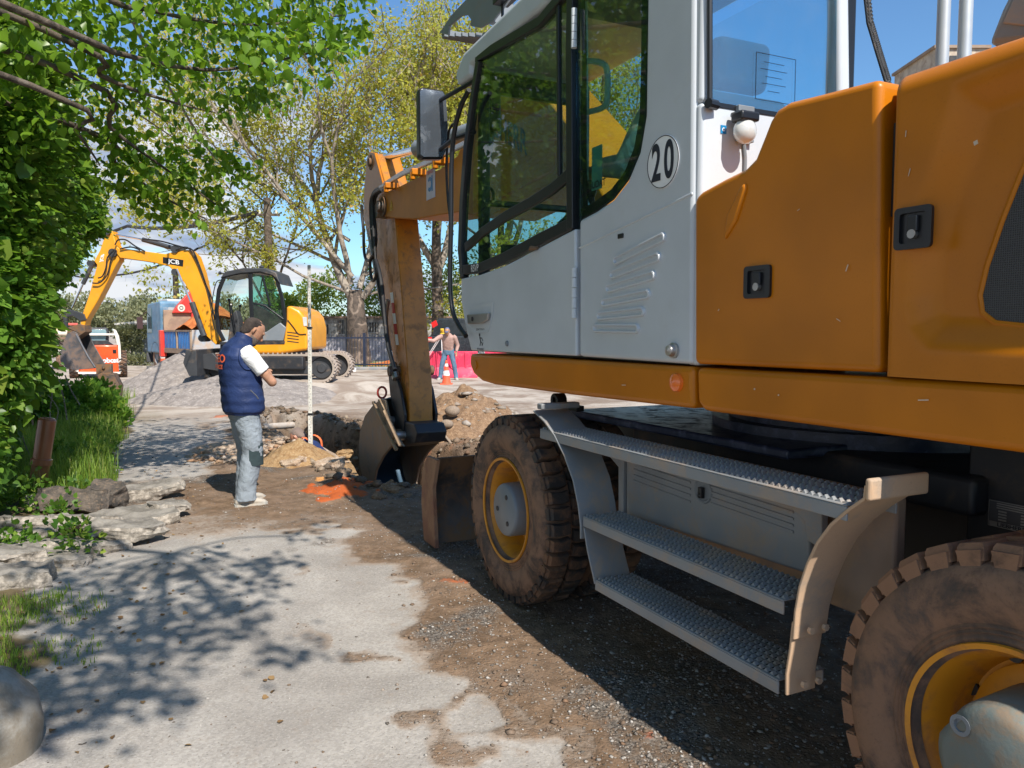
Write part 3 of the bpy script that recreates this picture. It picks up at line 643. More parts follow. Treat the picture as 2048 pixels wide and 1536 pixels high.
pmulti('door_frame', [([(1143, 458), (1142, 300), (1141, 100), ('l', u_t + .03, 3.16)], .055)], .012, -.036, m_black, door)
pmulti('door_frame', [([(926, 540), (960, 536), (1010, 515), (1080, 478), (1146, 446)], .060)], .008, -.032, m_black, door)
pmulti('window_bar', [([(930, 495), (965, 463), (1010, 432), (1060, 405), (1105, 376), (1142, 344)], .055)], .004, -.02, m_black, door)
pmulti('window_bar', [([(1117, 352), (1116, 200), (1115, 40), ('l', F1.side(1115, 40).x, 3.10)], .022)], .003, -.02, m_black, door)
# rear side window, black printed border
GR = [(1158, 438), (1190, 421), (1225, 397), (1255, 358), (1277, 303), (1289, 232), (1292, 120), ('l', zl.x, 3.04), ('l', u_t - .02, 3.05)]
sg = plate('side_window', GR, -.004, -.012, m_glass, smooth=0)
pmulti('window_border', [([(1160, 428), (1188, 412), (1220, 388), (1248, 351), (1269, 299), (1281, 230), (1284, 120), ('l', zl.x + .03, 3.04)], .050)], -.013, -.016, m_black, sg, 0)
pmulti('window_border', [([(1165, 432), (1163, 300), (1163, 100), ('l', u_t - .04, 3.05)], .035)], -.0135, -.017, m_black, sg, 0)
# hinges
for (ya, yb) in ((535, 636), (20, 97)):
    a = F1.side(1154, yb); b = F1.side(1151, ya); hg = None
    n = 5
    for k in range(n):
        zA = a.z + (b.z - a.z) * k / n; zB = a.z + (b.z - a.z) * (k + .93) / n; mb = MB(); mb.cyl((a.x, .016, (zA + zB) / 2), .0135, zB - zA, n=14)
        if hg is None: hg = part('door_hinge', mb, m_white, E)
        else: part('knuckle', mb, m_white, hg)
# door handle recess
H = [(942, 612), (990, 604), (988, 632), (979, 664), (950, 666), (944, 650)]
mb = MB(); P0 = uz(H); cxx = sum(p[0] for p in P0) / 6; czz = sum(p[1] for p in P0) / 6; sh = [(cxx + (p[0] - cxx) * .8, czz + (p[1] - czz) * .8) for p in P0]
mb.loft([[(p[0], .007, p[1]) for p in P0], [(p[0], .010, p[1]) for p in P0], [(p[0], .0075, p[1]) for p in sh]], cap=False); mb.add([(p[0], .0076, p[1]) for p in sh], [tuple(range(6))])
hd = part('handle_recess', mb, m_white, door)
mb = MB(); mb.side(uz([(942, 629), (985, 626), (983, 640), (972, 647), (944, 648)]), .03, .012); part('door_handle', mb, m_steel, door, .005)
a = F1.side(954, 638); mb = MB(); mb.cyl((a.x, .031, a.z), .014, .006, 'Y', 14); part('key_lock', mb, m_black, door)
a = F1.side(1073, 498); mb = MB(); mb.tube([(a.x + .05, .012, a.z), (a.x, .03, a.z + .003), (a.x - .05, .022, a.z - .002)], [.007, .012, .009], 10); part('window_catch', mb, m_rusty, door)
a = F1.side(1017, 687); mb = MB(); mb.lathe([(0, .016), (.008, .015), (.014, .001)], (a.x, .006, a.z), 'Y', 14); part('rubber_stop', mb, m_grey, door)
# prints: number disc, lettering, pictogram, warning sticker
AX, AZ = (-1, 0, 0), (0, 0, 1)
a = F1.side(1327, 324); rz = (F1.side(1327, 272).z - F1.side(1327, 378).z) / 2
mb = MB(); mb.cyl((a.x, .002, a.z), rz, .004, 'Y', 48); disc = part('speed_disc', mb, m_decal_white, E)
mb = MB(); mb.lathe([(.0042, rz * .985), (.0052, rz * .985), (.0052, rz * .955), (.0042, rz * .955)], (a.x, 0, a.z), 'Y', 48); part('disc_ring', mb, m_decal_black, disc)
for s, dx in (('2', .040), ('0', -.040)): part('numeral', text(s, rz * 1.95, (a.x + dx, .0055, a.z - .004), AX, AZ, bold=.025, sx=.62), m_decal_black, disc, smooth=0)
a = F1.side(953, 537); part('lettering', text('RSVP', .06, (a.x, .0125, a.z), AX, AZ, bold=.01, sx=.9), m_decal_white, door, smooth=0)
a = F1.side(1191, 367); part('lettering', text('LiDAT', .042, (a.x, -.0155, a.z), AX, AZ, bold=.02), m_decal_black, sg, smooth=0)
a = F1.side(1187, 335); mb = MB(); mb.box((a.x, -.018, a.z), (.085, .002, .19)); part('sticker', mb, surf('green_sticker', (.16, .42, .36), .5), sg)
def picto():
    a = F1.side(963, 680); mb = MB(); y = .0075
    def ln(P, w): mb.side(bar2([(a.x - p[0], a.z + p[1]) for p in P], w), y, .006)
    mb.lathe([(0, .0001), (0, .010)], (a.x + .012, y, a.z + .030), 'Y', 12)
    ln([(-.012, .018), (.002, -.010)], .010); ln([(-.008, .012), (.02, .012)], .006); ln([(.002, -.010), (-.008, -.034)], .007); ln([(.002, -.010), (.02, -.016), (.026, -.034)], .007); ln([(.02, .012), (.036, -.006)], .005); ln([(.028, -.03), (.04, -.014)], .004)
    part('pictogram', mb, m_decal_black, door, smooth=0)
    for dz, s in ((.062, 'DON\'T TOUCH'), (-.055, 'MY HANDLE')): part('lettering', text(s, .0175, (a.x, .0078, a.z + dz), AX, AZ, bold=.02), m_decal_black, door, smooth=0)
picto()
# roof, far side, front
mb = MB(); ring = []
rf = [(UF + .20, 3.06), (UF + .24, 3.14), (UF + .10, 3.235), (-.2, 3.27), (UR + .05, 3.25), (UR - .02, 3.18), (UR - .02, 3.12), (UF - .02, 3.12), (UF - .02, 3.06)]
mb.side(rf, .012, VI - .01); part('cab_roof', mb, m_white, E, .05, seg=4)
mb = MB(); mb.bb((UF - .05, VI, 1.42), (UF, VI + .06, 3.10)); mb.bb((-.75, VI, 1.42), (-.67, VI + .06, 3.1)); mb.bb((UR, VI, 1.42), (UR + .10, VI + .06, 3.1)); mb.bb((UR, VI, 1.42), (UF, VI + .05, 1.95))
mb.bb((UF - .06, -.04, 1.42), (UF, -.10, 3.1)); mb.bb((UF - .04, -.05, 1.42), (UF, VI, 1.62)); mb.bb((UF - .04, -.05, 2.30), (UF, VI, 2.34)); mb.bb((UF - .04, -.05, 2.97), (UF, VI, 3.1)); part('cab_frame', mb, m_black, E, .01)
mb = MB(); mb.bb((UF - .012, -.08, 1.62), (UF - .018, VI + .04, 3.0)); part('windscreen', mb, m_glass_clear, E)
mb = MB(); mb.bb((UR + .05, VI + .02, 1.95), (UF - .03, VI + .028, 3.05)); part('far_window', mb, m_glass_clear, E)
mb = MB(); mb.bb((UR + .03, -.05, 1.42), (UF - .02, VI + .04, 1.46)); part('cab_floor', mb, m_black, E)
mb = MB(); mb.bb((UR + .05, -.06, 3.10), (-.5, VI + .05, 3.118)); part('headliner', mb, surf('headliner_felt', (.22, .22, .20), .9), E)
# rear wall with its window
def bk(x, y): q = F1.cross(x, y, UR); return (q.y, q.z)
yw = [bk(1412, 205)[0], bk(1672, 195)[0]]; zw = bk(1420, 198)[1]
mb = MB()
VR = bk(1698, 150)[0]
def yz(P, u0, u1, m=None): mb.prism([(u0, p[0], p[1]) for p in P], (u1 - u0, 0, 0))
zsill = bk(1500, 222)[1]
yz([(-.012, 1.42), (VR, 1.42), (VR, zsill), (-.012, zsill)], UR - .02, UR + .05)
yz([(-.012, zsill), (yw[0], zsill), (yw[0] - .01, 3.2), (-.012, 3.2)], UR - .02, UR + .05)
yz([(yw[1] - .005, zsill), (VR, zsill), (VR + .05, 3.2), (yw[1] + .04, 3.2)], UR - .02, UR + .05)
rw = part('rear_wall', mb, m_white, E, .018, seg=3)
mb = MB(); yz([(yw[0] - .006, zsill - .01), (yw[1] + .01, zsill - .01), (yw[1] + .035, 3.2), (yw[0] - .004, 3.2)], UR - .012, UR - .005); part('rear_window', mb, m_glass_rear, rw, smooth=0)
mb = MB()
a = Vector((UR - .035, yw[0] + .012, zsill)); b = Vector((UR - .035, yw[0] + .03, 3.2)); mb.tube([a + (b - a) * k / 4 for k in range(5)], .010, 8); mb.tube([a + Vector((-.01, .015, -.012)), a + Vector((0, -.03, -.012))], .018, 10); part('handrail', mb, m_black, E)
mb = MB(); mb.bb((UR - .013, yw[0] - .006, zsill - .012), (UR - .024, yw[1], zsill + .004)); part('window_seal', mb, m_black, rw)
# round work lamp on the rear wall
P = F1.cross(1490, 262, UR - .09); mb = MB(); mb.ball(P, .046, 18, (.8, 1, 1)); wl = part('work_lamp', mb, m_lamp, E)
mb = MB(); mb.box(P + Vector((0, 0, .048)), (.06, .085, .035)); mb.box(P + Vector((.03, 0, .065)), (.05, .05, .02)); part('lamp_cap', mb, m_black, wl, .008)
mb = MB(); Q = F1.cross(1485, 250, UR - .021); mb.box(Q + Vector((-.012, 0, 0)), (.02, .075, .13)); mb.tube([Q + Vector((-.006, 0, -.05)), Q + Vector((-.006, -.01, -.12)), Q + Vector((-.006, -.01, -.25))], .008, 8); part('lamp_bracket', mb, m_grey, wl, .02)
Q = F1.cross(1447, 259, UR - .022); mb = MB(); mb.box(Q, (.002, .026, .030)); part('sticker', mb, surf('blue_sticker', (.01, .20, .45), .4), rw)
mb = MB(); mb.lathe([(0, .004), (0, .007)], Q + Vector((-.0015, 0, 0)), 'X', 14); part('sticker_ring', mb, m_decal_white, rw)
# inspection sheet stuck in the rear window
Q = F1.cross(1552, 158, UR - .0135); mb = MB(); w, h = .098, .085
for s in (-1, 1): mb.box(Q + Vector((0, s * w, 0)), (.001, .0016, 2 * h)); mb.box(Q + Vector((0, 0, s * h)), (.001, 2 * w, .0016))
for k, ww in enumerate((.10, .13, .08, .12, .06)): mb.box(Q + Vector((0, .01, .055 - .026 * k)), (.001, ww, .0014))
part('window_print', mb, m_decal_black, rw)
# wiper, inner mirror, handrails, interior
mb = MB(); pts = smooth_path([(F1.side(x, y, .06)) for x, y in ((938, 180), (922, 212), (909, 262), (903, 330), (902, 450), (900, 560), (905, 620), (918, 652), (932, 672))], 5); mb.tube(pts, .015, 10); part('grab_rail', mb, m_black, E)
mb = MB(); pts = smooth_path([(F1.side(x, y, -.05)) for x, y in ((914, 245), (898, 262), (893, 330), (896, 400), (905, 470))], 5); mb.tube(pts, .009, 8); part('cable', mb, m_rubberblack, E)
# outside mirror
fm = .92
def mr(x, y): q = F1.cross(x, y, fm); return q
MO = [(838, 178), (845, 174), (886, 180), (893, 192), (897, 255), (893, 300), (886, 318), (845, 318), (839, 312)]
mb = MB(); mb.prism([mr(x, y) for x, y in MO], (.07, 0, 0)); mi = part('outside_mirror', mb, m_black, E, .02, seg=3)
cxm = Vector((0, 0, 0))
for p in MO: cxm += mr(*p)
cxm /= len(MO); mb = MB(); mb.prism([cxm + (mr(x, y) - cxm) * .94 + Vector((-.002, 0, 0)) for x, y in MO], (-.003, 0, 0)); part('mirror_glass', mb, m_mirror, mi)
mb = MB(); a = mr(880, 300) + Vector((.03, 0, 0)); mb.tube([a, a + Vector((-.25, -.02, .03)), Vector((UF, -.02, a.z + .02))], .016, 8); mb.tube([mr(880, 200) + Vector((.03, 0, 0)), Vector((UF, -.02, mr(880, 200).z))], .014, 8); part('mirror_arm', mb, m_black, mi)
# inner mirror seen through the windscreen
def inn(x, y, v): return F1.side(x, y, v)
mb = MB(); c = inn(987, 212, -.14); mb.box(c, (.05, .09, .30)); im = part('inner_mirror', mb, m_black, E, .02, seg=3)
mb = MB(); mb.tube([inn(988, 172, -.14), inn(985, 150, -.14)], .008, 6); mb.tube([inn(985, 250, -.14), inn(983, 290, -.14), inn(978, 322, -.14), inn(962, 320, -.14)], .014, 8); part('inner_mirror_arm', mb, m_black, im)
mb = MB(); mb.tube(smooth_path([inn(962, 372, -.12), inn(975, 374, -.12), inn(985, 382, -.12), inn(988, 402, -.12)], 4), .010, 8); part('grab_handle', mb, m_black, E)
m_rail = surf('pale_rail', (.45, .62, .56), .4)
mb = MB(); mb.tube(smooth_path([inn(1176, 122, -.12), inn(1200, 125, -.12), inn(1214, 140, -.12), inn(1214, 200, -.12), inn(1204, 216, -.12), inn(1176, 224, -.12)], 5), .014, 8); mb.tube([inn(1170, 0, -.12), inn(1172, 410, -.12)], .014, 8); part('inner_handrail', mb, m_rail, E)
# seat
us = -1.12
mb = MB(); mb.box((us + .08, -.40, 1.86), (.50, .50, .14)); mb.box((us - .22, -.40, 2.20), (.14, .48, .62), rotm('Y', -.12)); mb.box((us - .27, -.40, 2.62), (.10, .28, .20), rotm('Y', -.12)); seat = part('operator_seat', mb, surf('seat_fabric', (.06, .07, .07), .9), E, .04, seg=3)
mb = MB(); mb.box((us + .05, -.4, 1.62), (.36, .36, .36)); part('seat_base', mb, m_black, seat)
for s in (-1, 1):
    mb = MB(); mb.box((us + .20, -.40 + s * .27, 2.02), (.42, .10, .10)); mb.tube([(us + .38, -.4 + s * .27, 2.06), (us + .42, -.4 + s * .27, 2.18)], .016, 8); mb.ball((us + .43, -.4 + s * .27, 2.22), .035, 10, (1, 1, 1.4)); part('joystick_console', mb, m_black, seat, .01)
mb = MB(); mb.tube([(-.05, -.4, 1.46), (-.18, -.4, 2.05)], .03, 10); pts = [(-.20 + .02 * cos(t), -.4 + .18 * cos(t), 2.10 + .17 * sin(t) * .35 + .0) for t in np.linspace(0, 2 * pi, 25)]; mb.tube([(-.20 - .12 * sin(t), -.4 + .18 * cos(t), 2.10 + .10 * sin(t)) for t in np.linspace(0, 2 * pi, 25)], .013, 8); part('steering_wheel', mb, m_black, E)
mb = MB(); mb.box((.30, -.2, 2.0), (.03, .16, .12)); mb.box((.33, -.72, 2.05), (.04, .2, .16)); part('monitor', mb, m_black, E, .01)
# roof guard
mgd = m_grey
def rg(x, y, v=-.12): return F1.side(x, y, v)
mb = MB(); mb.side([(p.x, p.z) for p in [rg(*q) for q in ((878, 66), (902, 30), (940, -10), (1000, -60), (1060, -60), (1010, 10), (985, 42), (960, 56), (940, 52), (942, 40), (935, 30), (922, 32), (898, 52), (896, 70))]], -.12, -.135); g1 = part('roof_guard', mb, mgd, E, .004)
mb = MB(); mb.side([(p.x, p.z) for p in [rg(*q) for q in ((972, 48), (975, -40), (1000, -60), (985, 0), (986, 44))]], -.125, -.26); part('guard_gusset', mb, mgd, g1, .004)
a = rg(880, 66); b = rg(960, 66)
for k in range(7):
    t = k / 6; mb = MB(); q = a + (b - a) * t; mb.bb((q.x - .012, -.14, q.z - .02), (q.x + .012, -.76, q.z + .006)); part('guard_bar', mb, mgd, g1, .003)
mb = MB(); mb.bb((a.x - .03, -.14, a.z - .03), (a.x + .02, -.76, a.z + .02)); part('guard_rail', mb, mgd, g1, .004); mb = MB(); mb.bb((b.x - .02, -.14, b.z - .03), (b.x + .02, -.76, b.z)); part('guard_rail', mb, mgd, g1, .004)
mb = MB(); q = rg(990, 52); mb.tube([rg(1005, 2), rg(1005, 34)], .010, 6); mb.box(rg(1012, -6), (.16, .10, .05)); part('roof_lamp', mb, m_black, E, .006)

# --- boom, stick, bucket
VB = -1.10
def bz(P, v): return [(q.x, q.z) for q in [F1.side(x, y, v) if x != 'l' else Vector((y, v, 0)) for x, y in P]]
hb = .20
tip = F1.side(768, 402, VB + hb); 
low = bz([(790, 437), (832, 438), (915, 424)], VB + hb); top = bz([(915, 311), (880, 338), (840, 352), (800, 372), (768, 385), (757, 395), (756, 412), (765, 432)], VB + hb)
low2 = bz([(970, 436), (1020, 410), (1080, 378), (1130, 350), (1172, 345)], VB + hb)
prof = [(.15, 1.46), (.45, 1.50)] + low2[::-1] + low[::-1] + top[::-1] + [(2.9, top[0][1] + .06), (2.2, 3.62), (1.5, 3.5), (.9, 3.0), (-.15, 1.75), (-.1, 1.5)]
mb = MB(); mb.side(prof, VB + hb, VB - .30); boom = part('boom', mb, m_boom, E, .012)
mb = MB(); q = F1.side(768, 414, VB + hb); mb.cyl((q.x, VB + hb + .012, q.z), .12, .03, 'Y', 24); mb.cyl((q.x, VB + hb + .05, q.z), .07, .08, 'Y', 20); part('boom_pin', mb, m_rusty, boom)
mb = MB(); a = F1.side(862, 368, VB + hb); mb.box((a.x, VB + hb + .003, a.z), (.26, .004, .30)); pl = part('paper_poster', mb, surf('lilac_paper', (.62, .58, .72), .6), boom)
mb = MB(); mb.lathe([(0, .035), (0, .075)], (a.x + .02, VB + hb + .007, a.z), 'Y', 20, R(40), R(320)); mb.box((a.x - .05, VB + hb + .007, a.z), (.03, .001, .16)); part('poster_logo', mb, surf('blue_print', (.03, .20, .50), .5), pl)
part('lettering', text('SERVICE', .05, (a.x, VB + hb + .007, a.z + .12), AX, AZ, bold=.02), surf('red_print', (.55, .05, .06), .5), pl, smooth=0)
a = F1.side(783, 412, VB + hb); mb = MB(); y = VB + hb + .006
mb.side(bar2([(a.x - .05, a.z - .05), (a.x + .05, a.z - .05), (a.x, a.z + .06), (a.x - .05, a.z - .05)], .012), y, y - .004); mb.box((a.x, y, a.z - .005), (.010, .004, .05)); part('warning_triangle', mb, surf('yellow_print', (.65, .45, .03), .5), boom)
part('lettering', text('LIEBHERR', .26, (1.95, VB + hb + .004, 3.18), (-.80, 0, -.0 + .60 * -.62), (0, 0, 1), bold=.02), m_decal_black, boom, smooth=0)
# stick
hs = .145; vs = VB + hs
Lf = [(736, 316), (728, 372), (727, 440), (748, 500), (766, 600), (786, 715), (803, 800), (804, 866), (819, 866), (817, 765), (804, 600), (793, 470), (790, 437), (779, 420), (776, 385), (764, 345), (754, 312), (745, 306)]
mb = MB(); mb.side(bz(Lf, vs), vs, vs - 2 * hs); stick = part('stick', mb, m_orange_worn, E, .012)
sd_ = bz(Lf, vs)
mb = MB(); q = F1.side(745, 325, vs); mb.cyl((q.x, vs + .01, q.z), .10, .03, 'Y', 22); mb.cyl((q.x, vs + .03, q.z), .055, .05, 'Y', 18); part('stick_pin', mb, m_rusty, stick)
mb = MB(); q = F1.side(770, 424, vs); mb.cyl((q.x, vs + .06, q.z), .085, .12, 'Y', 22); part('stick_pin', mb, m_steel, stick)
mb = MB(); P0 = [F1.side(x, y, vs + .008) for x, y in ((778, 600), (788, 598), (796, 655), (793, 700), (784, 660))]
def stripes(P, name):
    a, b = P; 
    for k in range(5):
        m0 = a + (b - a) * (k / 5); m1 = a + (b - a) * ((k + 1) / 5); mb = MB(); w = Vector((.055, 0, 0))
        mb.prism([m0 - w, m0 + w, m1 + w, m1 - w], (0, .004, 0)); part(name, mb, m_decal_white if k % 2 == 0 else surf('red_stripe', (.50, .03, .02), .45), stick)
stripes((F1.side(783, 585, vs + .002), F1.side(795, 690, vs + .002)), 'warning_stripe')
# stick cylinder (lies on the boom, hidden behind the mirror) and bucket cylinder (on the front of the stick)
mb = MB(); a = F1.side(745, 322, VB); b = F1.side(838, 298, VB); mb.tube([a, b], .045, 14); part('cylinder_rod', mb, m_chrome, boom)
mb = MB(); c = F1.side(1010, 240, VB); mb.tube([b, b + (c - b) * .05, c], [.10, .085, .085], 16); part('cylinder_barrel', mb, m_grey, boom)
mb = MB()
for dv in (.17, -.17): 
    P0 = bz([(736, 318), (742, 304), (752, 306), (770, 372), (776, 420), (742, 440), (730, 400)], vs); mb.side(P0, vs + .02 if dv > 0 else vs - 2 * hs - .02, vs - .02 if dv > 0 else vs - 2 * hs + .02)
part('stick_ear', mb, m_orange, stick, .006)
fx = [F1.side(x, y, VB) for x, y in ((742, 452), (762, 560), (788, 700))]
mb = MB(); mb.tube(fx[:2] + [fx[2]], [.075, .075, .075], 16); bc = part('bucket_cylinder', mb, m_grey, stick)
mb = MB(); mb.tube([fx[2], F1.side(800, 775, VB)], .04, 12); part('cylinder_rod', mb, m_chrome, bc)
# hoses along boom and stick
m_pipe = m_steel
mb = MB()
for k, dv in enumerate((0, -.05, -.1)):
    mb.tube([F1.side(760, 376 - 2 * k, vs + .1 + dv), F1.side(805, 350 - 3 * k, vs + .1 + dv), F1.side(860, 326 - 3 * k, vs + .1 + dv), F1.side(930, 290 - 3 * k, vs + .1 + dv)], .016, 8)
part('hydraulic_pipe', mb, m_pipe, boom)
for (x, y) in ((782, 372), (836, 345), (882, 322)):
    mb = MB(); q = F1.side(x, y, vs + .1); mb.box(q, (.09, .16, .07)); mb.tube([q + Vector((0, .06, 0)), q + Vector((0, .06, -.08))], .03, 8); part('pipe_clamp', mb, m_orange, boom, .01)
H1 = [[(760, 376), (748, 384), (741, 410), (744, 470), (750, 520), (757, 570), (768, 640), (776, 700)],
      [(764, 380), (752, 392), (748, 420), (752, 480), (745, 515), (733, 520), (728, 500), (727, 460), (724, 430), (724, 410)],
      [(762, 378), (746, 392), (745, 430), (750, 500), (753, 545), (746, 562), (741, 545), (741, 520), (748, 508)],
      [(752, 520), (762, 560), (770, 640), (776, 690), (790, 740)]]
for k, P0 in enumerate(H1):
    mb = MB(); mb.tube(smooth_path([F1.side(x, y, vs + .09 + .03 * k) for x, y in P0], 5), .020 if k != 3 else .026, 8); part('hose', mb, m_rubberblack, stick)
mb = MB(); mb.tube(smooth_path([F1.side(x, y, vs + .06) for x, y in ((776, 600), (772, 640), (778, 700), (786, 730), (792, 756))], 5), .026, 10); part('breaker_pipe', mb, m_steel, stick)
mb = MB(); q = F1.side(790, 745, vs + .06); mb.tube([F1.side(786, 728, vs + .06), F1.side(793, 758, vs + .06)], .05, 10); part('coupling', mb, m_steel, stick)
# linkage
lk1 = [(776, 742), (786, 738), (800, 780), (808, 830), (806, 868), (796, 868), (792, 830), (780, 790)]
for s in (1, -1):
    v0 = VB + s * .21; mb = MB(); mb.side(bz(lk1, VB + .21), v0, v0 - .035 * s); part('bucket_link', mb, m_dark, stick, .006)
mb = MB(); q = F1.side(790, 742, VB + .2); mb.cyl((q.x, VB, q.z), .06, .56, 'Y', 16); q2 = F1.side(803, 868, VB + .2); mb.cyl((q2.x, VB, q2.z), .06, .62, 'Y', 16); part('link_pin', mb, m_rusty, stick)
# quick hitch and bucket
hb2 = .30; vb = VB + hb2
bk_root = None
mb = MB(); HQ = bz([(760, 800), (778, 794), (792, 828), (806, 842), (828, 848), (834, 866), (830, 886), (806, 893), (786, 870), (772, 838)], VB + .19)
mb.side(HQ, VB + .19, VB - .17); hitch = part('quick_hitch', mb, m_dark, stick, .012)
mb = MB()
for (x, y) in ((776, 842), (798, 872)):
    q = F1.side(x, y, VB + .26); mb.cyl((q.x, VB, q.z), .055, .60, 'Y', 18)
part('hitch_pin', mb, m_steel, stick)
SH = [(762, 797), (744, 812), (729, 832), (720, 862), (717, 895), (719, 930), (727, 965), (735, 990), (742, 1010)]   # back of the shell
IN = [(748, 1000), (746, 972), (752, 940), (766, 912), (788, 886), (806, 893), (790, 868), (776, 830), (770, 800)]
sideP = bz(SH + IN, vb)
for s in (1, -1):
    v0 = VB + s * hb2; mb = MB(); mb.side(sideP, v0, v0 - .03 * s)
    sp_ = part('bucket_side', mb, surf('muddy_bucket', (.20, .18, .16), .6, dust=(.29, .22, .16), damt=.62, dscale=5, var=.15, bmp=.4), stick, .008)
    if s == 1: bkt = sp_
mb = MB(); ol = bz(SH, vb); il = [(p[0] - .035, p[1]) for p in ol]
mb.loft([[(o_[0], VB + hb2 - .015, o_[1]), (i_[0], VB + hb2 - .015, i_[1]), (i_[0], VB - hb2 + .015, i_[1]), (o_[0], VB - hb2 + .015, o_[1])] for o_, i_ in zip(ol, il)])
part('bucket_shell', mb, m_bluesteel, stick)
mb = MB(); q = ol[-1]; q0 = (q[0], q[1] + .12)
mb.bb((q[0] - .03, VB + hb2 + .01, q[1] - .02), (q[0] + .03, VB - hb2 - .01, q[1] + .10)); part('cutting_edge', mb, m_steel, stick)
mb = MB()
for k, (x0, y0, x1, y1) in enumerate(((744, 804, 790, 900), (756, 800, 798, 892))):
    a = F1.side(x0, y0, vb + .03); b = F1.side(x1, y1, vb + .03); mb.side(bar2([(a.x, a.z), (b.x, b.z)], .036), vb + .035, vb - .01)
part('bucket_rib', mb, surf('rusty_rib', (.28, .19, .12), .7, dust=(.40, .28, .18), damt=.6, dscale=8, bmp=.4), stick, .012)
mb = MB(); a = F1.side(764, 785, vb - .05); mb.tube([a + Vector((0, .055 * cos(t), .07 * sin(t))) for t in np.linspace(0, 2 * pi, 17)], .014, 8); part('lifting_shackle', mb, surf('red_shackle', (.45, .04, .03), .5, dust=DUST, damt=.3), stick)

# --- undercarriage
def wheel(cu, vo, name, hubr, lugs=34, near=True):
    """cu: local u of axle, vo: outer face"""
    rt, wt, rr = (.535, .275, .285) if cu > -1 else (.522, .275, .272)
    c = Vector((cu, vo, rt)); Wd = None
    # carcass
    mb = MB(); prof = [(-.030, rr - .012), (-.012, rr), (-.004, rr + .02), (-.010, rr + .03), (-.004, rr + .035), (-.010, rr + .042), (-.004, rr + .048), (-.009, rr + .056), (.004, rr + .075), (.012, rr + .12), (.008, rr + .165), (-.008, rr + .195), (-.020, rt - .052), (-.045, rt - .040), (-wt / 2, rt - .034), (-wt + .045, rt - .040), (-wt + .02, rt - .052), (-wt, rr + .12), (-wt + .02, rr)]
    mb.lathe(prof, c, 'Y', 96 if near else 48); tyre = part('wheel', mb, m_tyre, E, smooth=50)
    # tread blocks, two staggered rows reaching round the shoulder
    mb = MB()
    for k in range(lugs):
        for s in (0, 1):
            a0 = 2 * pi * (k + .5 * s) / lugs; da = 2 * pi / lugs * .36
            ya = -.028 if s == 0 else -wt + .028; ym = -wt / 2 + (.012 if s == 0 else -.012); yi = (ya * .42 + ym * .58)
            cv = [(ya, -.0, 0), (yi, .20, 0), (ym, -.12, 0)]
            outer = []; inner = []
            js = random.uniform(-.004, .003)
            ring = lambda r, sc, yo=0: [Vector((cu + r * cos(a0 + sg * da * sc + cvk[1] * da), vo + cvk[0] + (yo if cvk[0] == ya else 0), rt + r * sin(a0 + sg * da * sc + cvk[1] * da))) for sg, cs in ((-1, cv), (1, cv[::-1])) for cvk in cs]
            sh_ = .020 if s == 0 else -.020
            mb.loft([ring(rt - .045, 1.12, sh_ * .9), ring(rt - .010 + js, 1.05, sh_ * .35), ring(rt + js, .88)])
            # shoulder foot running down the sidewall
            y0 = ya + sh_ * .95; r0, r1 = rt - .075, rt - .018
            mb.add([Vector((cu + r * cos(a0 + sg * da * w), vo + yy, rt + r * sin(a0 + sg * da * w))) for r, yy, w in ((r0, y0 + sh_ * .15, .75), (r1, y0, 1.0), (r1, y0 - sh_ * .8, 1.0), (r0, y0 - sh_ * .8, .75)) for sg in (-1, 1)],
                   [(0, 1, 3, 2), (2, 3, 5, 4), (4, 5, 7, 6), (0, 2, 4, 6), (1, 7, 5, 3)])
    part('tread_block', mb, m_treadmud if cu < -1 else m_tread, tyre, smooth=25, kind='stuff')
    mb = MB(); mb.lathe([(.002, rr - .004), (.006, rr + .010), (-.004, rr + .012), (-.018, rr - .002), (-.05, rr - .02), (-.075, rr - .035), (-.14, rr - .045), (-.175, rr - .055), (-.185, rr - .10), (-.19, hubr + .01), (-.19, .02)], c, 'Y', 72); part('rim', mb, m_orange_rim, tyre, smooth=50)
    return tyre, c, rr
W1, c1, rr = wheel(0, 0, 'wheel', .13, 40)
mb = MB(); mb.lathe([(-.19, .155), (-.02, .150), (-.005, .145), (0, .138), (0, .001)], c1 + Vector((0, .005, 0)), 'Y', 48); hub = part('hub', mb, m_grey, W1, smooth=40)
mb = MB()
for k in range(3): a = 2.0 + k * 2 * pi / 3; mb.cyl(c1 + Vector((.085 * cos(a), .006, .085 * sin(a))), .014, .006, 'Y', 14)
part('hub_bolt', mb, m_dark, W1)
W2, c2, rr = wheel(-2.83, 0, 'wheel', .10, 34)
mb = MB(); mb.lathe([(-.19, .17), (-.17, .19), (-.17, .20), (-.16, .205), (-.15, .18), (-.15, .10)], c2, 'Y', 48); part('rim_step', mb, m_orange_rim, W2)
mb = MB(); hc = c2 + Vector((0, 0, 0))
ringp = [(.17 * cos(t) * (1 if sin(t) < .3 else .92), .165 * sin(t)) for t in np.linspace(0, 2 * pi, 36, endpoint=False)]
mb.loft([[hc + Vector((p[0] * s, h, p[1] * s)) for p in ringp] for h, s in ((-.19, 1.0), (.02, .95), (.055, .88), (.07, .74), (.072, .02))]); hub2 = part('hub', mb, surf('grey_green_hub', (.16, .19, .18), .5, dust=(.26, .17, .10), damt=.35, dscale=9, bmp=.3), W2, smooth=40)
for k in range(2):
    a = 3.9 + k * pi; mb = MB(); mb.lathe([(0, .024), (.004, .026), (.004, .016), (-.004, .014), (-.004, .001)], hc + Vector((.115 * cos(a), .0705, .115 * sin(a))), 'Y', 18); part('hub_plug', mb, m_grey, W2)
for k in range(8):
    a = .3 + k * pi / 4; mb = MB(); mb.cyl(c2 + Vector((.228 * cos(a), -.172, .228 * sin(a))), .022, .012, 'Y', 16); part('rim_hole', mb, m_black, W2)
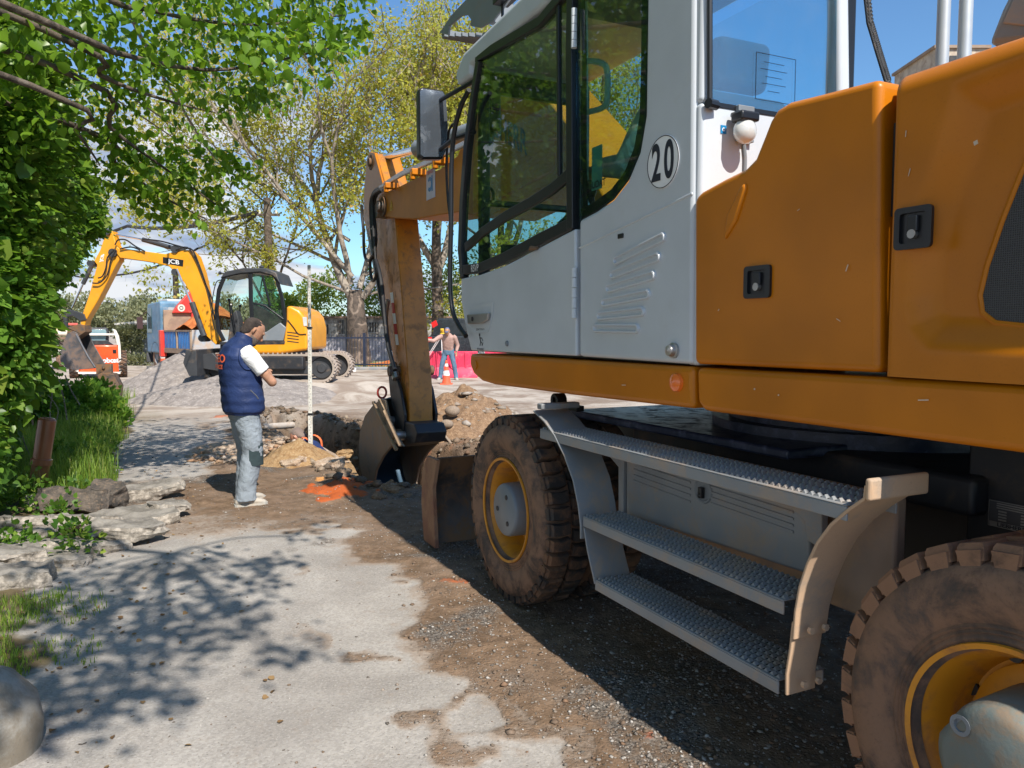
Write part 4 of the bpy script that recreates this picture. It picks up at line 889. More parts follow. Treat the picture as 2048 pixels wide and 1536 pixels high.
wheel(0, -.34, 'wheel', .13, 34, False); wheel(-2.83, -.34, 'wheel', .13, 34, False)
wheel(0, -2.2, 'wheel', .13, 20, False); wheel(-2.79, -2.2, 'wheel', .13, 20, False)
mb = MB(); mb.tube([(0, -.2, .535), (0, -2.3, .535)], .11, 16); mb.tube([(-2.79, -.2, .535), (-2.79, -2.3, .535)], .11, 16); mb.box((0, -1.25, .56), (.35, .6, .35)); mb.box((-2.79, -1.25, .56), (.35, .6, .35)); part('axle', mb, m_dark, E, .02)
mb = MB(); mb.bb((.35, -.95, .55), (-3.1, -1.65, 1.02)); mb.bb((-.45, -.55, .95), (-2.35, -1.95, 1.08)); part('chassis', mb, m_dark, E, .02)
# cover plate over the chassis, blue sheen in its colour, seen above the upper step
P0 = [F1.hor(x, y, 1.10) for x, y in ((1120, 812), (1180, 800), (1260, 808), (1470, 842), (1480, 872), (1400, 878))]
mb = MB(); mb.bb((-.10, -.36, 1.06), (-1.75, -1.9, 1.10)); part('cover_plate', mb, m_bluedark, E, .01)
q = F1.side(1117, 801, -.20); mb = MB(); mb.lathe([(-.03, .040), (.03, .040), (.03, .020), (-.03, .020), (-.03, .040)], q, 'Y', 20); mb.box(q + Vector((-.1, -.03, -.03)), (.16, .05, .03)); part('tie_down_eye', mb, m_black, E, .004)
# toolbox with a grey pressed door
vT = -.20
TB = [(1252, 903), (1618, 1018), (1618, 1150), (1252, 1030)]
mb = MB(); mb.side(uz(TB, vT), vT, vT - .05); tb = part('toolbox_door', mb, m_greystep, E, .012, seg=3)
for k in range(5):
    for (xa, ya, xb, yb) in ((1268, 917, 1382, 952), (1422, 962, 1588, 1012)):
        mb = MB(); a = F1.side(xa, ya + 11 * k, vT); b = F1.side(xb, yb + 13 * k, vT); mb.side(bar2([(a.x, a.z), (b.x, b.z)], .010), vT + .005, vT); part('pressed_rib', mb, m_greystep, tb, .003)
q = F1.side(1407, 980, vT); mb = MB(); mb.lathe([(.0, .056), (.007, .052), (.007, .046), (.0015, .040), (.0015, .001)], q, 'Y', 28); part('latch_dish', mb, m_grey, tb)
mb = MB(); mb.box(q + Vector((0, .012, -.01)), (.022, .02, .045)); mb.ball(q + Vector((0, .016, -.02)), .012, 10); part('latch', mb, m_black, tb, .003)
m_brownbox = surf('mud_brown_box', (.24, .17, .125), .6, dust=(.34, .22, .14), damt=.5, dscale=3, var=.1, bmp=.15)
ub0 = F1.side(1250, 950, vT).x; ub1 = F1.cross(1760, 1050, -2.32).x; yb1 = F1.cross(1826, 1050, -2.32).y
mb = MB(); mb.bb((ub0 + .02, vT - .055, .62), (-2.30, yb1, 1.035)); part('toolbox', mb, m_brownbox, E, .012)
mb = MB(); a = F1.side(1196, 882, vT + .02); mb.side(uz([(1196, 882), (1250, 900), (1250, 1036), (1240, 1030), (1240, 934)], vT), vT + .01, vT - .02); part('step_gusset', mb, m_greystep, E, .004); mb = MB(); mb.side(uz([(1560, 975), (1648, 1003), (1648, 1100), (1618, 1080), (1612, 1040), (1580, 1010)], vT), vT + .01, vT - .02); part('step_gusset', mb, m_greystep, E, .004)
# steps
VS = .05
def stepboard(p, q, r_, w, name='step'):
    u0 = F1.side(*p, VS).x; u1 = F1.side(*q, VS).x; z = F1.side(*r_, VS).z
    mb = MB(); mb.bb((u0, 0, z - .006), (u1, -w, z)); mb.bb((u0, .0, z - .048), (u1, -.008, z - .006)); mb.bb((u0, -w + .008, z - .048), (u1, -w, z - .006)); st = part(name, mb, m_greystep, E, .003); st.location.y = VS
    mb = MB(); n = int(abs(u1 - u0) / .026)
    for i in range(n):
        for j in range(6):
            x = u0 + (u1 - u0) * (i + .5 + (.25 if j % 2 else 0)) / n; y = -w * (j + .6) / 6.2
            a = Vector((x, y, z)); mb.add([a + Vector((-.009, -.009, 0)), a + Vector((.009, -.009, 0)), a + Vector((.009, .009, 0)), a + Vector((-.009, .009, 0)), a + Vector((0, -.006, .010)), a + Vector((0, .006, .010))],
                   [(0, 1, 4), (1, 2, 5, 4), (2, 3, 5), (3, 0, 4, 5)])
    part('grip_stud', mb, m_greystep, st, kind='stuff', smooth=0)
    mb = MB()
    for i in range(0, n, 1):
        for j in range(6):
            x = u0 + (u1 - u0) * (i + .02 + (.25 if j % 2 else 0)) / n; y = -w * (j + .6) / 6.2; mb.box((x, y, z + .0008), (.006, .014, .0016))
    part('grip_hole', mb, m_black, st, kind='stuff', smooth=0); return st
stepboard((1080, 830), (1694, 1000), (1450, 949), .21); stepboard((1166, 1040), (1566, 1230), (1400, 1130), .20); stepboard((1190, 1158), (1556, 1375), (1400, 1274), .20)
def strap(P, w0, w1, th, name, m=m_greystep, v0=.0):
    P = uz(P, VS); v0 += VS; mb = MB(); L = []; 
    for i, p in enumerate(P):
        a = Vector(P[max(i - 1, 0)]); b = Vector(P[min(i + 1, len(P) - 1)]); t = (b - a).normalized(); nn = Vector((-t.y, t.x)) * th
        w = w0 + (w1 - w0) * i / (len(P) - 1); L.append([(p[0], v0, p[1]), (p[0] + nn.x, v0, p[1] + nn.y), (p[0] + nn.x, v0 - w, p[1] + nn.y), (p[0], v0 - w, p[1])])
    mb.loft(L); return part(name, mb, m, E, .003, smooth=50)
strap([(1068, 820), (1090, 842), (1110, 870), (1130, 910), (1148, 960), (1158, 1010), (1163, 1050), (1163, 1078)], .20, .20, .010, 'step_bracket', v0=.004)
strap([(1168, 1055), (1175, 1100), (1188, 1158), (1190, 1168)], .19, .19, .010, 'step_bracket')
m_tan = surf('tan_dusty_bracket', (.30, .255, .21), .55, dust=(.50, .34, .22), damt=.75, dscale=3.5, var=.05, fine=.25, bmp=.1)
strap([(1736, 972), (1732, 1000), (1700, 1022), (1665, 1052), (1638, 1088), (1618, 1130), (1603, 1175), (1594, 1225), (1590, 1280)], .20, .135, .010, 'step_bracket', m_tan, .004)
strap([(1588, 1245), (1582, 1300), (1574, 1350), (1574, 1392)], .13, .12, .010, 'step_bracket', m_tan, .0)
mb = MB(); a = F1.side(1732, 985, VS); mb.box((a.x - .012, -.11 + VS, a.z + .01), (.02, .24, .062)); part('step_lip', mb, m_tan, E, .008, seg=3)
mb = MB(); a = F1.side(1078, 824, VS); mb.box((a.x - .02, -.10 + VS, a.z + .03), (.05, .22, .03)); part('step_lip', mb, m_greystep, E, .006)
for (x, y) in ((1598, 1262), (1585, 1370)):
    for dy in (-.035, -.095):
        q = F1.side(x, y, VS); mb = MB(); mb.cyl((q.x - .014, dy + VS, q.z), .011, .012, 'X', 6); part('bolt', mb, m_tan, E)
# dark panel with the data plate behind the rear wheel arch
mb = MB(); mb.bb((-2.28, -.62, .60), (-3.3, -.90, 1.22)); part('rear_chassis_panel', mb, m_dark, E, .01)
q = F1.side(1962, 1000, -.615); q1 = F1.side(2065, 1052, -.615); dp = MB(); dp.box(((q.x + q1.x) / 2 - .02, -.616, (q.z + q1.z) / 2 - .01), (.15, .004, .085)); cpt = Vector(((q.x + q1.x) / 2 - .02, -.6135, (q.z + q1.z) / 2 - .01))
dpo = part('data_plate', dp, surf('plate_metal', (.10, .10, .11), .4, metal=.5), E)
mb = MB()
for k in range(3): mb.box(cpt + Vector((-.01, 0, .034 - .007 * k)), (.118, .001, .0035))
for r_ in range(4):
    for c_ in range(2): mb.box(cpt + Vector((.030 - .07 * c_, 0, .010 - .009 * r_)), (.026, .001, .005))
for s in (-1, 1): mb.box(cpt + Vector((s * .0735, 0, 0)), (.002, .001, .083)); mb.box(cpt + Vector((0, 0, s * .0405)), (.149, .001, .002))
mb.box(cpt + Vector((0, -.0004, -.033)), (.14, .001, .016)); part('plate_print', mb, m_steel, dpo)
part('lettering', text('LIEBHERR', .017, cpt + Vector((0, .0012, -.033)), AX, AZ, bold=.03, sx=1.25), m_decal_black, dpo, smooth=0)
q = F1.side(1949, 1018, -.615); mb = MB(); mb.box(q, (.026, .003, .036)); part('small_plate', mb, m_steel, dpo); part('lettering', text('LSA', .011, q + Vector((0, .003, 0)), AX, AZ, bold=.03), m_decal_black, dpo, smooth=0)
# dozer blade
ub = F1.side(870, 1098, .0).x
BP = [(ub + .02, .04), (ub + .10, .10), (ub + .15, .25), (ub + .15, .42), (ub + .10, .55), (ub + .02, .655), (ub - .015, .655), (ub + .045, .52), (ub + .08, .38), (ub + .06, .22), (ub - .03, .05)]
mb = MB(); mb.side(BP, .02, -2.52); bl = part('dozer_blade', mb, m_rusty, E, .006)
for v0 in (.035, -2.53):
    mb = MB(); mb.side([(ub - .10, .04), (ub + .14, .04), (ub + .19, .30), (ub + .17, .52), (ub + .06, .665), (ub - .14, .665), (ub - .05, .45)], v0, v0 - .03); part('blade_end', mb, surf('rust_red_plate', (.20, .085, .05), .6, dust=(.30, .17, .10), damt=.5, dscale=6, bmp=.3), bl, .004)
mb = MB(); mb.box((.35, -.9, .45), (ub * .75, .12, .16), rotm('Y', .1)); mb.box((.35, -1.6, .45), (ub * .75, .12, .16), rotm('Y', .1)); part('blade_arm', mb, m_dark, bl, .01)
# ------------------------------------------------------------------ people
def ell(c, a, b, n=28, tilt=0.0, sq=2.3):
    """ring round c: a = half depth (x), b = half width (y)"""
    out = []; ct, s_ = cos(tilt), sin(tilt)
    for k in range(n):
        t = 2 * pi * k / n; x = a * math.copysign(abs(cos(t)) ** (2 / sq), cos(t)); y = b * math.copysign(abs(sin(t)) ** (2 / sq), sin(t))
        out.append(Vector(c) + Vector((x * ct, y, -x * s_)))
    return out
def interp_rings(R_, m, n=28, puff=None):
    """R_: list of (x, y, z, a, b, tilt)"""
    A = np.array(R_, float); t = np.linspace(0, len(A) - 1, m); out = []
    for q in t:
        i = min(int(q), len(A) - 2); f = q - i; f = f * f * (3 - 2 * f) * .5 + f * .5; r = A[i] * (1 - f) + A[i + 1] * f
        k = 1.0 if puff is None else puff(r[2])
        out.append(ell((r[0], r[1], r[2]), r[3] * k, r[4] * k, n, r[5]))
    return out
def remesh(o, vox, sm=3, disp=None):
    m = o.modifiers.new('r', 'REMESH'); m.mode = 'VOXEL'; m.voxel_size = vox; m.use_smooth_shade = True
    s = o.modifiers.new('s', 'SMOOTH'); s.iterations = sm; s.factor = .6
    if disp:
        tx = bpy.data.textures.new('folds', 'CLOUDS'); tx.noise_scale = disp[1]; d = o.modifiers.new('d', 'DISPLACE'); d.texture = tx; d.strength = disp[0]; d.mid_level = .5
    return o
def hand(mb, w, d, side=1, curl=.6, sc=1.0):
    """palm from wrist w along d, five bent fingers"""
    w = Vector(w); d = Vector(d).normalized(); up = Vector((0, 0, 1)); l = d.cross(up)
    l = l.normalized() if l.length > .1 else Vector((0, 1, 0)); nrm = l.cross(d)
    mb.tube([w, w + d * .035 * sc, w + d * .085 * sc], [.024 * sc, .032 * sc, .034 * sc], 10, flat=(.55, tuple(l)))
    for k, L in enumerate((.068, .078, .074, .058)):
        a = w + d * .08 * sc + l * (.026 - .0175 * k) * sc; p = [a]; dd = d.copy()
        for j in range(3): dd = (dd - nrm * curl * .5).normalized(); p.append(p[-1] + dd * L / 3 * sc)
        mb.tube(p, [.0095 * sc, .009 * sc, .0085 * sc, .007 * sc], 7)
    a = w + d * .02 * sc + l * .03 * sc * side; mb.tube([a, a + (d * .6 + l * side * .7) * .035 * sc, a + (d * .9 + l * side * .3) * .065 * sc], [.012 * sc, .011 * sc, .009 * sc], 7)
def headmesh(mb, c, tilt, yaw=0.0, sc=1.0):
    """skull, jaw, nose, brow, ears about centre c, looking along +X pitched by tilt"""
    M = Matrix.Rotation(yaw, 3, 'Z') @ Matrix.Rotation(tilt, 3, 'Y'); c = Vector(c)
    f = lambda x, y, z: c + M @ Vector((x, y, z)) * sc
    rg = []
    for z, xo, a, b in ((-.118, .050, .020, .020), (-.108, .042, .045, .038), (-.085, .022, .068, .052), (-.055, .008, .082, .064), (-.02, .002, .092, .072), (.02, -.002, .097, .076), (.055, -.006, .094, .074), (.085, -.010, .078, .062), (.105, -.012, .05, .042), (.114, -.012, .015, .014)):
        rg.append([f(xo + a * math.copysign(abs(cos(t)) ** .92, cos(t)), b * sin(t), z) for t in np.linspace(0, 2 * pi, 24, endpoint=False)])
    mb.loft(rg)
    mb.tube([f(.085, 0, .018), f(.104, 0, -.012), f(.112, 0, -.030), f(.096, 0, -.040)], [.008 * sc, .011 * sc, .014 * sc, .010 * sc], 8)
    mb.tube([f(.084, -.045, .028), f(.094, -.02, .030), f(.094, .02, .030), f(.084, .045, .028)], .009 * sc, 8)
    mb.tube([f(.080, -.022, -.066), f(.094, 0, -.066), f(.080, .022, -.066)], .008 * sc, 8)
    for s in (-1, 1): mb.tube([f(-.005, s * .078, -.028), f(-.012, s * .086, -.008), f(-.012, s * .088, .012), f(-.002, s * .080, .022)], [.008 * sc, .012 * sc, .013 * sc, .008 * sc], 8)
    return f
def skinmat(name, c):
    m, t, b = mat(name); cc = mixc(t, mrange(t, noise(t, 25, 4), .35, .7), c, tuple(x * .72 for x in c)); lk(t, cc, b.inputs['Base Color']); b.inputs['Roughness'].default_value = .5
    b.inputs['Subsurface Weight'].default_value = .08; b.inputs['Subsurface Radius'].default_value = (.02, .008, .004); return m
def cloth(name, c, sc=14, bs=.6, rough=.85, var=.15, dust=None, damt=.2):
    m, t, b = mat(name); cc = mixc(t, mrange(t, noise(t, 5, 5), .3, .7), tuple(x * (1 - var) for x in c), tuple(min(1, x * (1 + var)) for x in c))
    if dust: cc = mixc(t, mrange(t, noise(t, 6, 7, .7), .75 - damt, .95 - damt, 0, .6), cc, dust)
    lk(t, cc, b.inputs['Base Color']); b.inputs['Roughness'].default_value = rough; b.inputs['Specular IOR Level'].default_value = .25
    bump(t, b, noise(t, sc, 6, .6, None, .8), bs, .02); return m
m_skin = skinmat('skin', (.46, .24, .15)); m_hair = cloth('dark_greying_hair', (.062, .048, .042), 120, .9, .6, .4); m_beard = cloth('grey_stubble', (.22, .17, .14), 150, .6, .8)
m_vest = cloth('navy_quilted_vest', (.018, .034, .105), 12, .55, .55, .18); m_tshirt = cloth('white_tshirt', (.78, .78, .78), 12, .6, .9, .04)
m_trouser = cloth('light_grey_trousers', (.25, .285, .32), 16, .8, .85, .12, (.40, .36, .31), .15); m_patch = cloth('dark_knee_patch', (.035, .055, .06), 30, .3)
m_shoe = cloth('dusty_pale_shoe', (.40, .40, .37), 30, .4, .8, .15, (.45, .36, .27), .35)
m_orprint = surf('orange_print', (.75, .13, .05), .6)
def figure(base, deg, label, J, mt, legr=.085, sleeve=1.0, vest=False, hairc=None, sc=1.0, cap=None, voxel=.008, handcurl=.6, cat='person'):
    T = root('person', base, deg, label, cat); T.scale = (sc,) * 3
    mb = MB(); TR_ = J['torso']
    mb.loft(interp_rings([(x, y, z, a * .86, b * .86, t) for x, y, z, a, b, t in TR_], 14))
    nk, hd = Vector(J['neck']), Vector(J['head']); f = headmesh(mb, hd, J.get('tilt', .3), J.get('yaw', 0))
    mb.tube([nk + Vector((-.01, 0, -.06)), nk, f(-.02, 0, -.05)], [.072, .062, .060], 16)
    for s in ('r', 'l'):
        S_, E_, W__ = (Vector(J[k + s]) for k in ('sh_', 'el_', 'wr_'))
        mb.tube(smooth_path([S_, (S_ + E_) / 2, E_], 3) , list(np.linspace(.052, .041, 7)), 12); mb.ball(E_, .043, 10)
        mb.tube([E_, E_ + (W__ - E_) * .3, W__], [.042, .043, .027], 12); hand(mb, W__, W__ - E_ if J.get('hd_' + s) is None else J['hd_' + s], 1 if s == 'r' else -1, handcurl)
        H_, K_, A_ = (Vector(J[k + s]) for k in ('hip_', 'kn_', 'an_'))
        mb.tube([H_, K_, A_], [.07, .05, .035], 12)
    bd = part('body', mb, mt['skin'], T, smooth=0); remesh(bd, voxel, 3)
    # hair
    mb = MB(); rg = []
    for z, xo, a, b in ((-.072, -.064, .030, .050), (-.05, -.058, .044, .066), (-.02, -.046, .058, .076), (.015, -.036, .070, .079), (.045, -.024, .084, .079), (.075, -.014, .083, .070), (.100, -.014, .062, .052), (.116, -.014, .02, .02)):
        rg.append([f(xo + a * cos(t) * (.96 if cos(t) > 0 else 1), b * sin(t), z) for t in np.linspace(0, 2 * pi, 24, endpoint=False)])
    mb.loft(rg)
    if cap is None:
        h = part('hair', mb, mt['hair'], bd, smooth=60); remesh(h, .006, 1, (.009, .03))
        if 'beard' in mt:
            mb = MB(); rg = []
            for z, xo, a, b in ((-.121, .050, .022, .024), (-.106, .040, .050, .043), (-.085, .021, .072, .056), (-.060, .010, .084, .067), (-.045, .006, .085, .069)):
                rg.append([f(xo + a * cos(t), b * sin(t), z) for t in np.linspace(-1.75, 1.75, 20)])
            mb.loft(rg, cap=False, closed=False); part('beard', mb, mt['beard'], bd, smooth=60)
    else:
        h = part('cap', mb, cap, T, smooth=60); mb = MB(); mb.prism([f(.06, -.06, .03), f(.06, .06, .03), f(.15, .045, .015), f(.165, 0, .012), f(.15, -.045, .015)], (0, 0, .008)); part('peak', mb, cap, h)
    # shirt with sleeves
    mb = MB(); mb.loft(interp_rings([(x, y, z, a, b, t) for x, y, z, a, b, t in TR_], 20))
    for s in ('r', 'l'):
        S_, E_, W__ = (Vector(J[k + s]) for k in ('sh_', 'el_', 'wr_')); q = min(1, sleeve)
        mb.tube([S_ + Vector((0, .04 if s == 'r' else -.04, .005)), S_ + (E_ - S_) * .15, S_ + (E_ - S_) * .5 * q, S_ + (E_ - S_) * q], [.074, .076, .070, .066 if sleeve < 1 else .058], 16)
        if sleeve > 1: mb.ball(E_, .058, 12); mb.tube([E_, E_ + (W__ - E_) * .5, E_ + (W__ - E_) * .98], [.058, .052, .040], 14)
    sh = part('shirt', mb, mt['shirt'], T, smooth=0); remesh(sh, voxel * 1.2, 2, (.010, .08))
    # trousers
    mb = MB(); p = J['pelvis']; mb.loft(interp_rings([(p[0], p[1], p[2] - .12, .115, .165, 0), (p[0], p[1], p[2] - .02, .135, .185, 0), (p[0], p[1], p[2] + .10, .125, .170, 0)], 8))
    for s in ('r', 'l'):
        H_, K_, A_ = (Vector(J[k + s]) for k in ('hip_', 'kn_', 'an_'))
        P0 = [H_ + Vector((0, 0, .04)), H_ + (K_ - H_) * .45, K_, K_ + (A_ - K_) * .4, K_ + (A_ - K_) * .85, A_ + Vector((.01, 0, -.03))]
        mb.tube(smooth_path(P0, 3), list(np.interp(np.linspace(0, 5, 16), range(6), [legr * 1.12, legr * 1.05, legr * .88, legr * .86, legr * .80, legr * .92])), 18)
    tr = part('trousers', mb, mt['trousers'], T, smooth=0); remesh(tr, voxel * 1.2, 2, (.022, .10))
    for s in ('r', 'l'):
        A_ = Vector(J['an_' + s]); a = J.get('ft_' + s, 0.0); d = Vector((cos(a), sin(a), 0)); l = Vector((-sin(a), cos(a), 0)); z0 = A_.z - .075; mb = MB(); rg = []
        for t, w, h in ((-.085, .020, .05), (-.075, .036, .075), (-.02, .042, .10), (.05, .044, .085), (.11, .050, .060), (.16, .046, .045), (.185, .028, .030)):
            c = Vector((A_.x, A_.y, z0)) + d * t; rg.append([c + l * (w * cos(q)) + Vector((0, 0, h * .5 + h * .5 * sin(q) if sin(q) > 0 else h * .5 * (1 + sin(q)))) for q in np.linspace(0, 2 * pi, 16, endpoint=False)])
        mb.loft(rg); so = part('shoe', mb, mt['shoe'], T, smooth=60)
        mb = MB(); mb.loft([[Vector((A_.x, A_.y, z0 - .004 + zz_)) + d * (t * 1.04) + l * (w * 1.06 * sg) for t, w in ((-.088, .022), (-.07, .038), (.0, .040), (.10, .050), (.16, .046), (.188, .022)) for sg in (1,)] + [Vector((A_.x, A_.y, z0 - .004 + zz_)) + d * (t * 1.04) - l * (w * 1.06) for t, w in ((.188, .022), (.16, .046), (.10, .050), (.0, .040), (-.07, .038), (-.088, .022))] for zz_ in (0, .022)]); part('sole', mb, m_shoe, so)
    return T, bd, f
# --- the man in the navy vest, arms folded, looking down at the trench
gb = gp(491, 1008)
JM = dict(torso=[(.0, 0, .90, .120, .165, 0), (.0, 0, 1.05, .120, .160, 0), (-.02, 0, 1.22, .125, .180, .1), (-.03, 0, 1.36, .115, .185, .15), (-.005, 0, 1.45, .080, .120, .25), (.01, 0, 1.49, .062, .075, .3)],
          neck=(.005, 0, 1.47), head=(.105, 0, 1.565), tilt=.62, yaw=-.10, pelvis=(0, 0, .90),
          sh_r=(-.02, -.195, 1.385), el_r=(.185, -.245, 1.115), wr_r=(.215, -.02, 1.165), sh_l=(-.02, .195, 1.385), el_l=(.17, .24, 1.13), wr_l=(.20, .03, 1.215), hd_r=(.0, .9, .25), hd_l=(.05, -.9, -.15),
          hip_r=(.0, -.085, .86), kn_r=(.045, -.095, .48), an_r=(-.035, -.10, .085), hip_l=(0, .085, .86), kn_l=(.06, .10, .48), an_l=(.03, .12, .085), ft_r=-.12, ft_l=.10)
man, mbody, mf = figure(gb, 36, 'man in a navy quilted vest and light grey trousers standing with folded arms', JM, dict(skin=m_skin, hair=m_hair, beard=m_beard, shirt=m_tshirt, trousers=m_trouser, shoe=m_shoe), .102, .66, sc=.985, voxel=.007)
puff = lambda z: 1 + .030 * abs(math.sin((z - .84) * pi / .075)) - .012
VR_ = [(.0, 0, .825, .150, .200, 0), (.0, 0, .85, .168, .218, 0), (.0, 0, .95, .176, .222, 0), (-.01, 0, 1.08, .172, .214, .05), (-.025, 0, 1.22, .170, .214, .1), (-.035, 0, 1.34, .155, .208, .15), (-.025, 0, 1.405, .130, .185, .2), (-.008, 0, 1.455, .100, .130, .25), (.012, 0, 1.49, .078, .092, .35), (.030, 0, 1.525, .076, .084, .45)]
mb = MB(); mb.loft(interp_rings(VR_, 64, 48, puff)); vst = part('vest', mb, m_vest, man, smooth=70)
d = vst.modifiers.new('d', 'DISPLACE'); tx = bpy.data.textures.new('quilt', 'CLOUDS'); tx.noise_scale = .12; d.texture = tx; d.strength = .022; d.mid_level = .5
# arm holes: a dark rim where the vest meets each sleeve
for s in (-1, 1):
    mb = MB(); c = Vector((-.012, s * .200, 1.335)); mb.tube([c + Vector((.072 * cos(t), s * (.012 - .055 * max(0, sin(t)) ** 2), .105 * sin(t))) for t in np.linspace(0, 2 * pi, 25)], .010, 8); part('arm_hole_rim', mb, m_vest, vst, smooth=70)
mb = MB(); q = Vector((.05, -.215, 1.0)); mb.tube([q + Vector((-.05, -.005, .05)), q, q + Vector((.02, .002, -.03))], .006, 6); part('pocket_zip', mb, m_steel, vst)
# lettering laid on the curved back
def wrap(mbx, tree_, dirv, off=.010):
    out = MB(); vs = []
    for v in mbx.v:
        o_ = Vector(v) - dirv * .5; h = tree_.ray_cast(o_, dirv)
        vs.append(h[0] - dirv * off if h[0] is not None else Vector(v))
    out.add(vs, mbx.f); return out
bvm = MB(); bvm.loft(interp_rings([(x, y, z, a + .014, b + .014, t) for x, y, z, a, b, t in VR_], 64, 48)); bt_ = BVHTree.FromPolygons([Vector(v) for v in bvm.v], bvm.f)
lay = lambda s, size, y, z, **k: wrap(text(s, size, (-.3, y, z), (0, -1, 0), (-.0, 0, 1), **k), bt_, Vector((1, 0, 0)))
part('lettering', lay('KTEO', .098, -.015, 1.325, bold=.022), m_orprint, vst, smooth=0)
part('lettering', lay('SERVICE', .050, -.015, 1.252, bold=.030, sx=1.05), m_orprint, vst, smooth=0)
for s, kk in ((-1, 'r'), (1, 'l')):
    K_ = Vector(JM['kn_' + kk]); mb = MB(); rg = []
    for z in (-.10, 0, .10):
        rg.append([K_ + Vector((.092 * cos(t), .092 * sin(t), z - .01)) for t in (np.linspace(-2.2, -.2, 12) if s < 0 else np.linspace(-1.0, 1.0, 12))])
    mb.loft(rg, cap=False, closed=False); part('knee_patch', mb, m_patch, man, smooth=70)
# --- surveyor bending over the level
m_pink = cloth('dusty_pink_sweater', (.42, .27, .23)); m_jean = cloth('blue_jeans', (.10, .17, .25)); m_cap = cloth('blue_cap', (.10, .13, .24)); m_black_cloth = cloth('dark_cloth', (.02, .02, .025))
SVX = Vector((-1.98, 23.9, 0))
JS = dict(torso=[(-.05, 0, .90, .12, .17, 0), (.0, 0, 1.05, .125, .165, .15), (.05, 0, 1.22, .14, .19, .3), (.10, 0, 1.34, .125, .19, .4), (.15, 0, 1.42, .08, .12, .5), (.17, 0, 1.46, .06, .07, .5)],
          neck=(.17, 0, 1.44), head=(.25, .0, 1.52), tilt=.35, pelvis=(-.05, 0, .90), sh_r=(.10, -.20, 1.36), el_r=(.24, -.42, 1.22), wr_r=(.34, -.62, 1.26), sh_l=(.10, .20, 1.36), el_l=(.0, .30, 1.08), wr_l=(.05, .26, .88), hd_r=(.3, -.9, .0), hd_l=(.1, 0, -1),
          hip_r=(-.05, -.09, .86), kn_r=(-.0, -.20, .47), an_r=(-.03, -.26, .085), hip_l=(-.05, .09, .86), kn_l=(.0, .18, .47), an_l=(-.05, .24, .085), ft_r=-.3, ft_l=.3)
figure(SVX, -92, 'surveyor in a dusty pink sweater and blue jeans bent behind the tripod level', JS, dict(skin=m_skin, hair=m_hair, shirt=m_pink, trousers=m_jean, shoe=m_shoe), .085, 1.2, cap=m_cap, voxel=.014)
# --- worker down in the trench holding the staff
TW = at(633, 880, 9.65); TW = Vector((TW.x + .06, 9.75, -1.12))
JT = dict(torso=[(-.10, 0, .82, .12, .17, .3), (.0, 0, .95, .125, .165, .6), (.12, 0, 1.06, .13, .18, .8), (.20, 0, 1.16, .11, .18, .8), (.26, 0, 1.22, .08, .11, .8), (.28, 0, 1.25, .06, .07, .8)],
          neck=(.28, 0, 1.23), head=(.36, 0, 1.30), tilt=.75, pelvis=(-.10, 0, .80), sh_r=(.2, -.20, 1.15), el_r=(.36, -.22, .95), wr_r=(.48, -.12, 1.08), sh_l=(.2, .2, 1.15), el_l=(.36, .22, .95), wr_l=(.46, .1, .8), hd_r=(.3, .1, .8), hd_l=None,
          hip_r=(-.1, -.09, .78), kn_r=(.08, -.12, .44), an_r=(-.05, -.12, .085), hip_l=(-.1, .09, .78), kn_l=(.08, .12, .44), an_l=(-.05, .12, .085))
tw, _, _ = figure(TW, 165, 'worker with greying hair stooping in the trench beside the levelling staff', JT, dict(skin=skinmat('ruddy_skin', (.52, .25, .17)), hair=cloth('thin_grey_hair', (.22, .17, .15), 100, .5), shirt=cloth('navy_work_shirt', (.02, .04, .13)), trousers=m_black_cloth, shoe=m_shoe), .085, 1.2, voxel=.012)
mb = MB(); 
for s in (-1, 1): mb.tube(smooth_path([(.10, s * .12, .99), (.10, s * .13, 1.24), (.22, s * .12, 1.31), (.31, s * .12, 1.18)], 4), .022, 8, flat=(.4, (0, 1, 0)))
part('orange_brace', mb, surf('orange_webbing', (.80, .16, .05), .6), tw, smooth=60)
# --- operator in the big cab
oc = F1.o + F1.X * (-1.02) + F1.Y * (-.46); 
JO = dict(torso=[(.0, 0, .10, .12, .17, 0), (-.02, 0, .28, .12, .165, 0), (-.03, 0, .46, .125, .185, 0), (-.02, 0, .58, .11, .19, .05), (.0, 0, .66, .075, .12, .1), (.0, 0, .70, .06, .07, .1)],
          neck=(.0, 0, .68), head=(.04, 0, .80), tilt=.15, pelvis=(0, 0, .12), sh_r=(-.02, -.20, .60), el_r=(.14, -.26, .38), wr_r=(.36, -.24, .40), sh_l=(-.02, .20, .60), el_l=(.14, .26, .38), wr_l=(.38, .26, .42), hd_r=None, hd_l=(.9, 0, -.2),
          hip_r=(.02, -.09, .08), kn_r=(.42, -.12, .10), an_r=(.48, -.12, -.33), hip_l=(.02, .09, .08), kn_l=(.42, .14, .10), an_l=(.48, .14, -.33))
figure(Vector((oc.x, oc.y, 1.92)), 115.6, 'operator in a pale jacket seated inside the cab of the big excavator', JO, dict(skin=m_skin, hair=m_hair, shirt=cloth('pale_jacket', (.48, .52, .46)), trousers=m_black_cloth, shoe=m_black_cloth), .085, 1.2, voxel=.012)
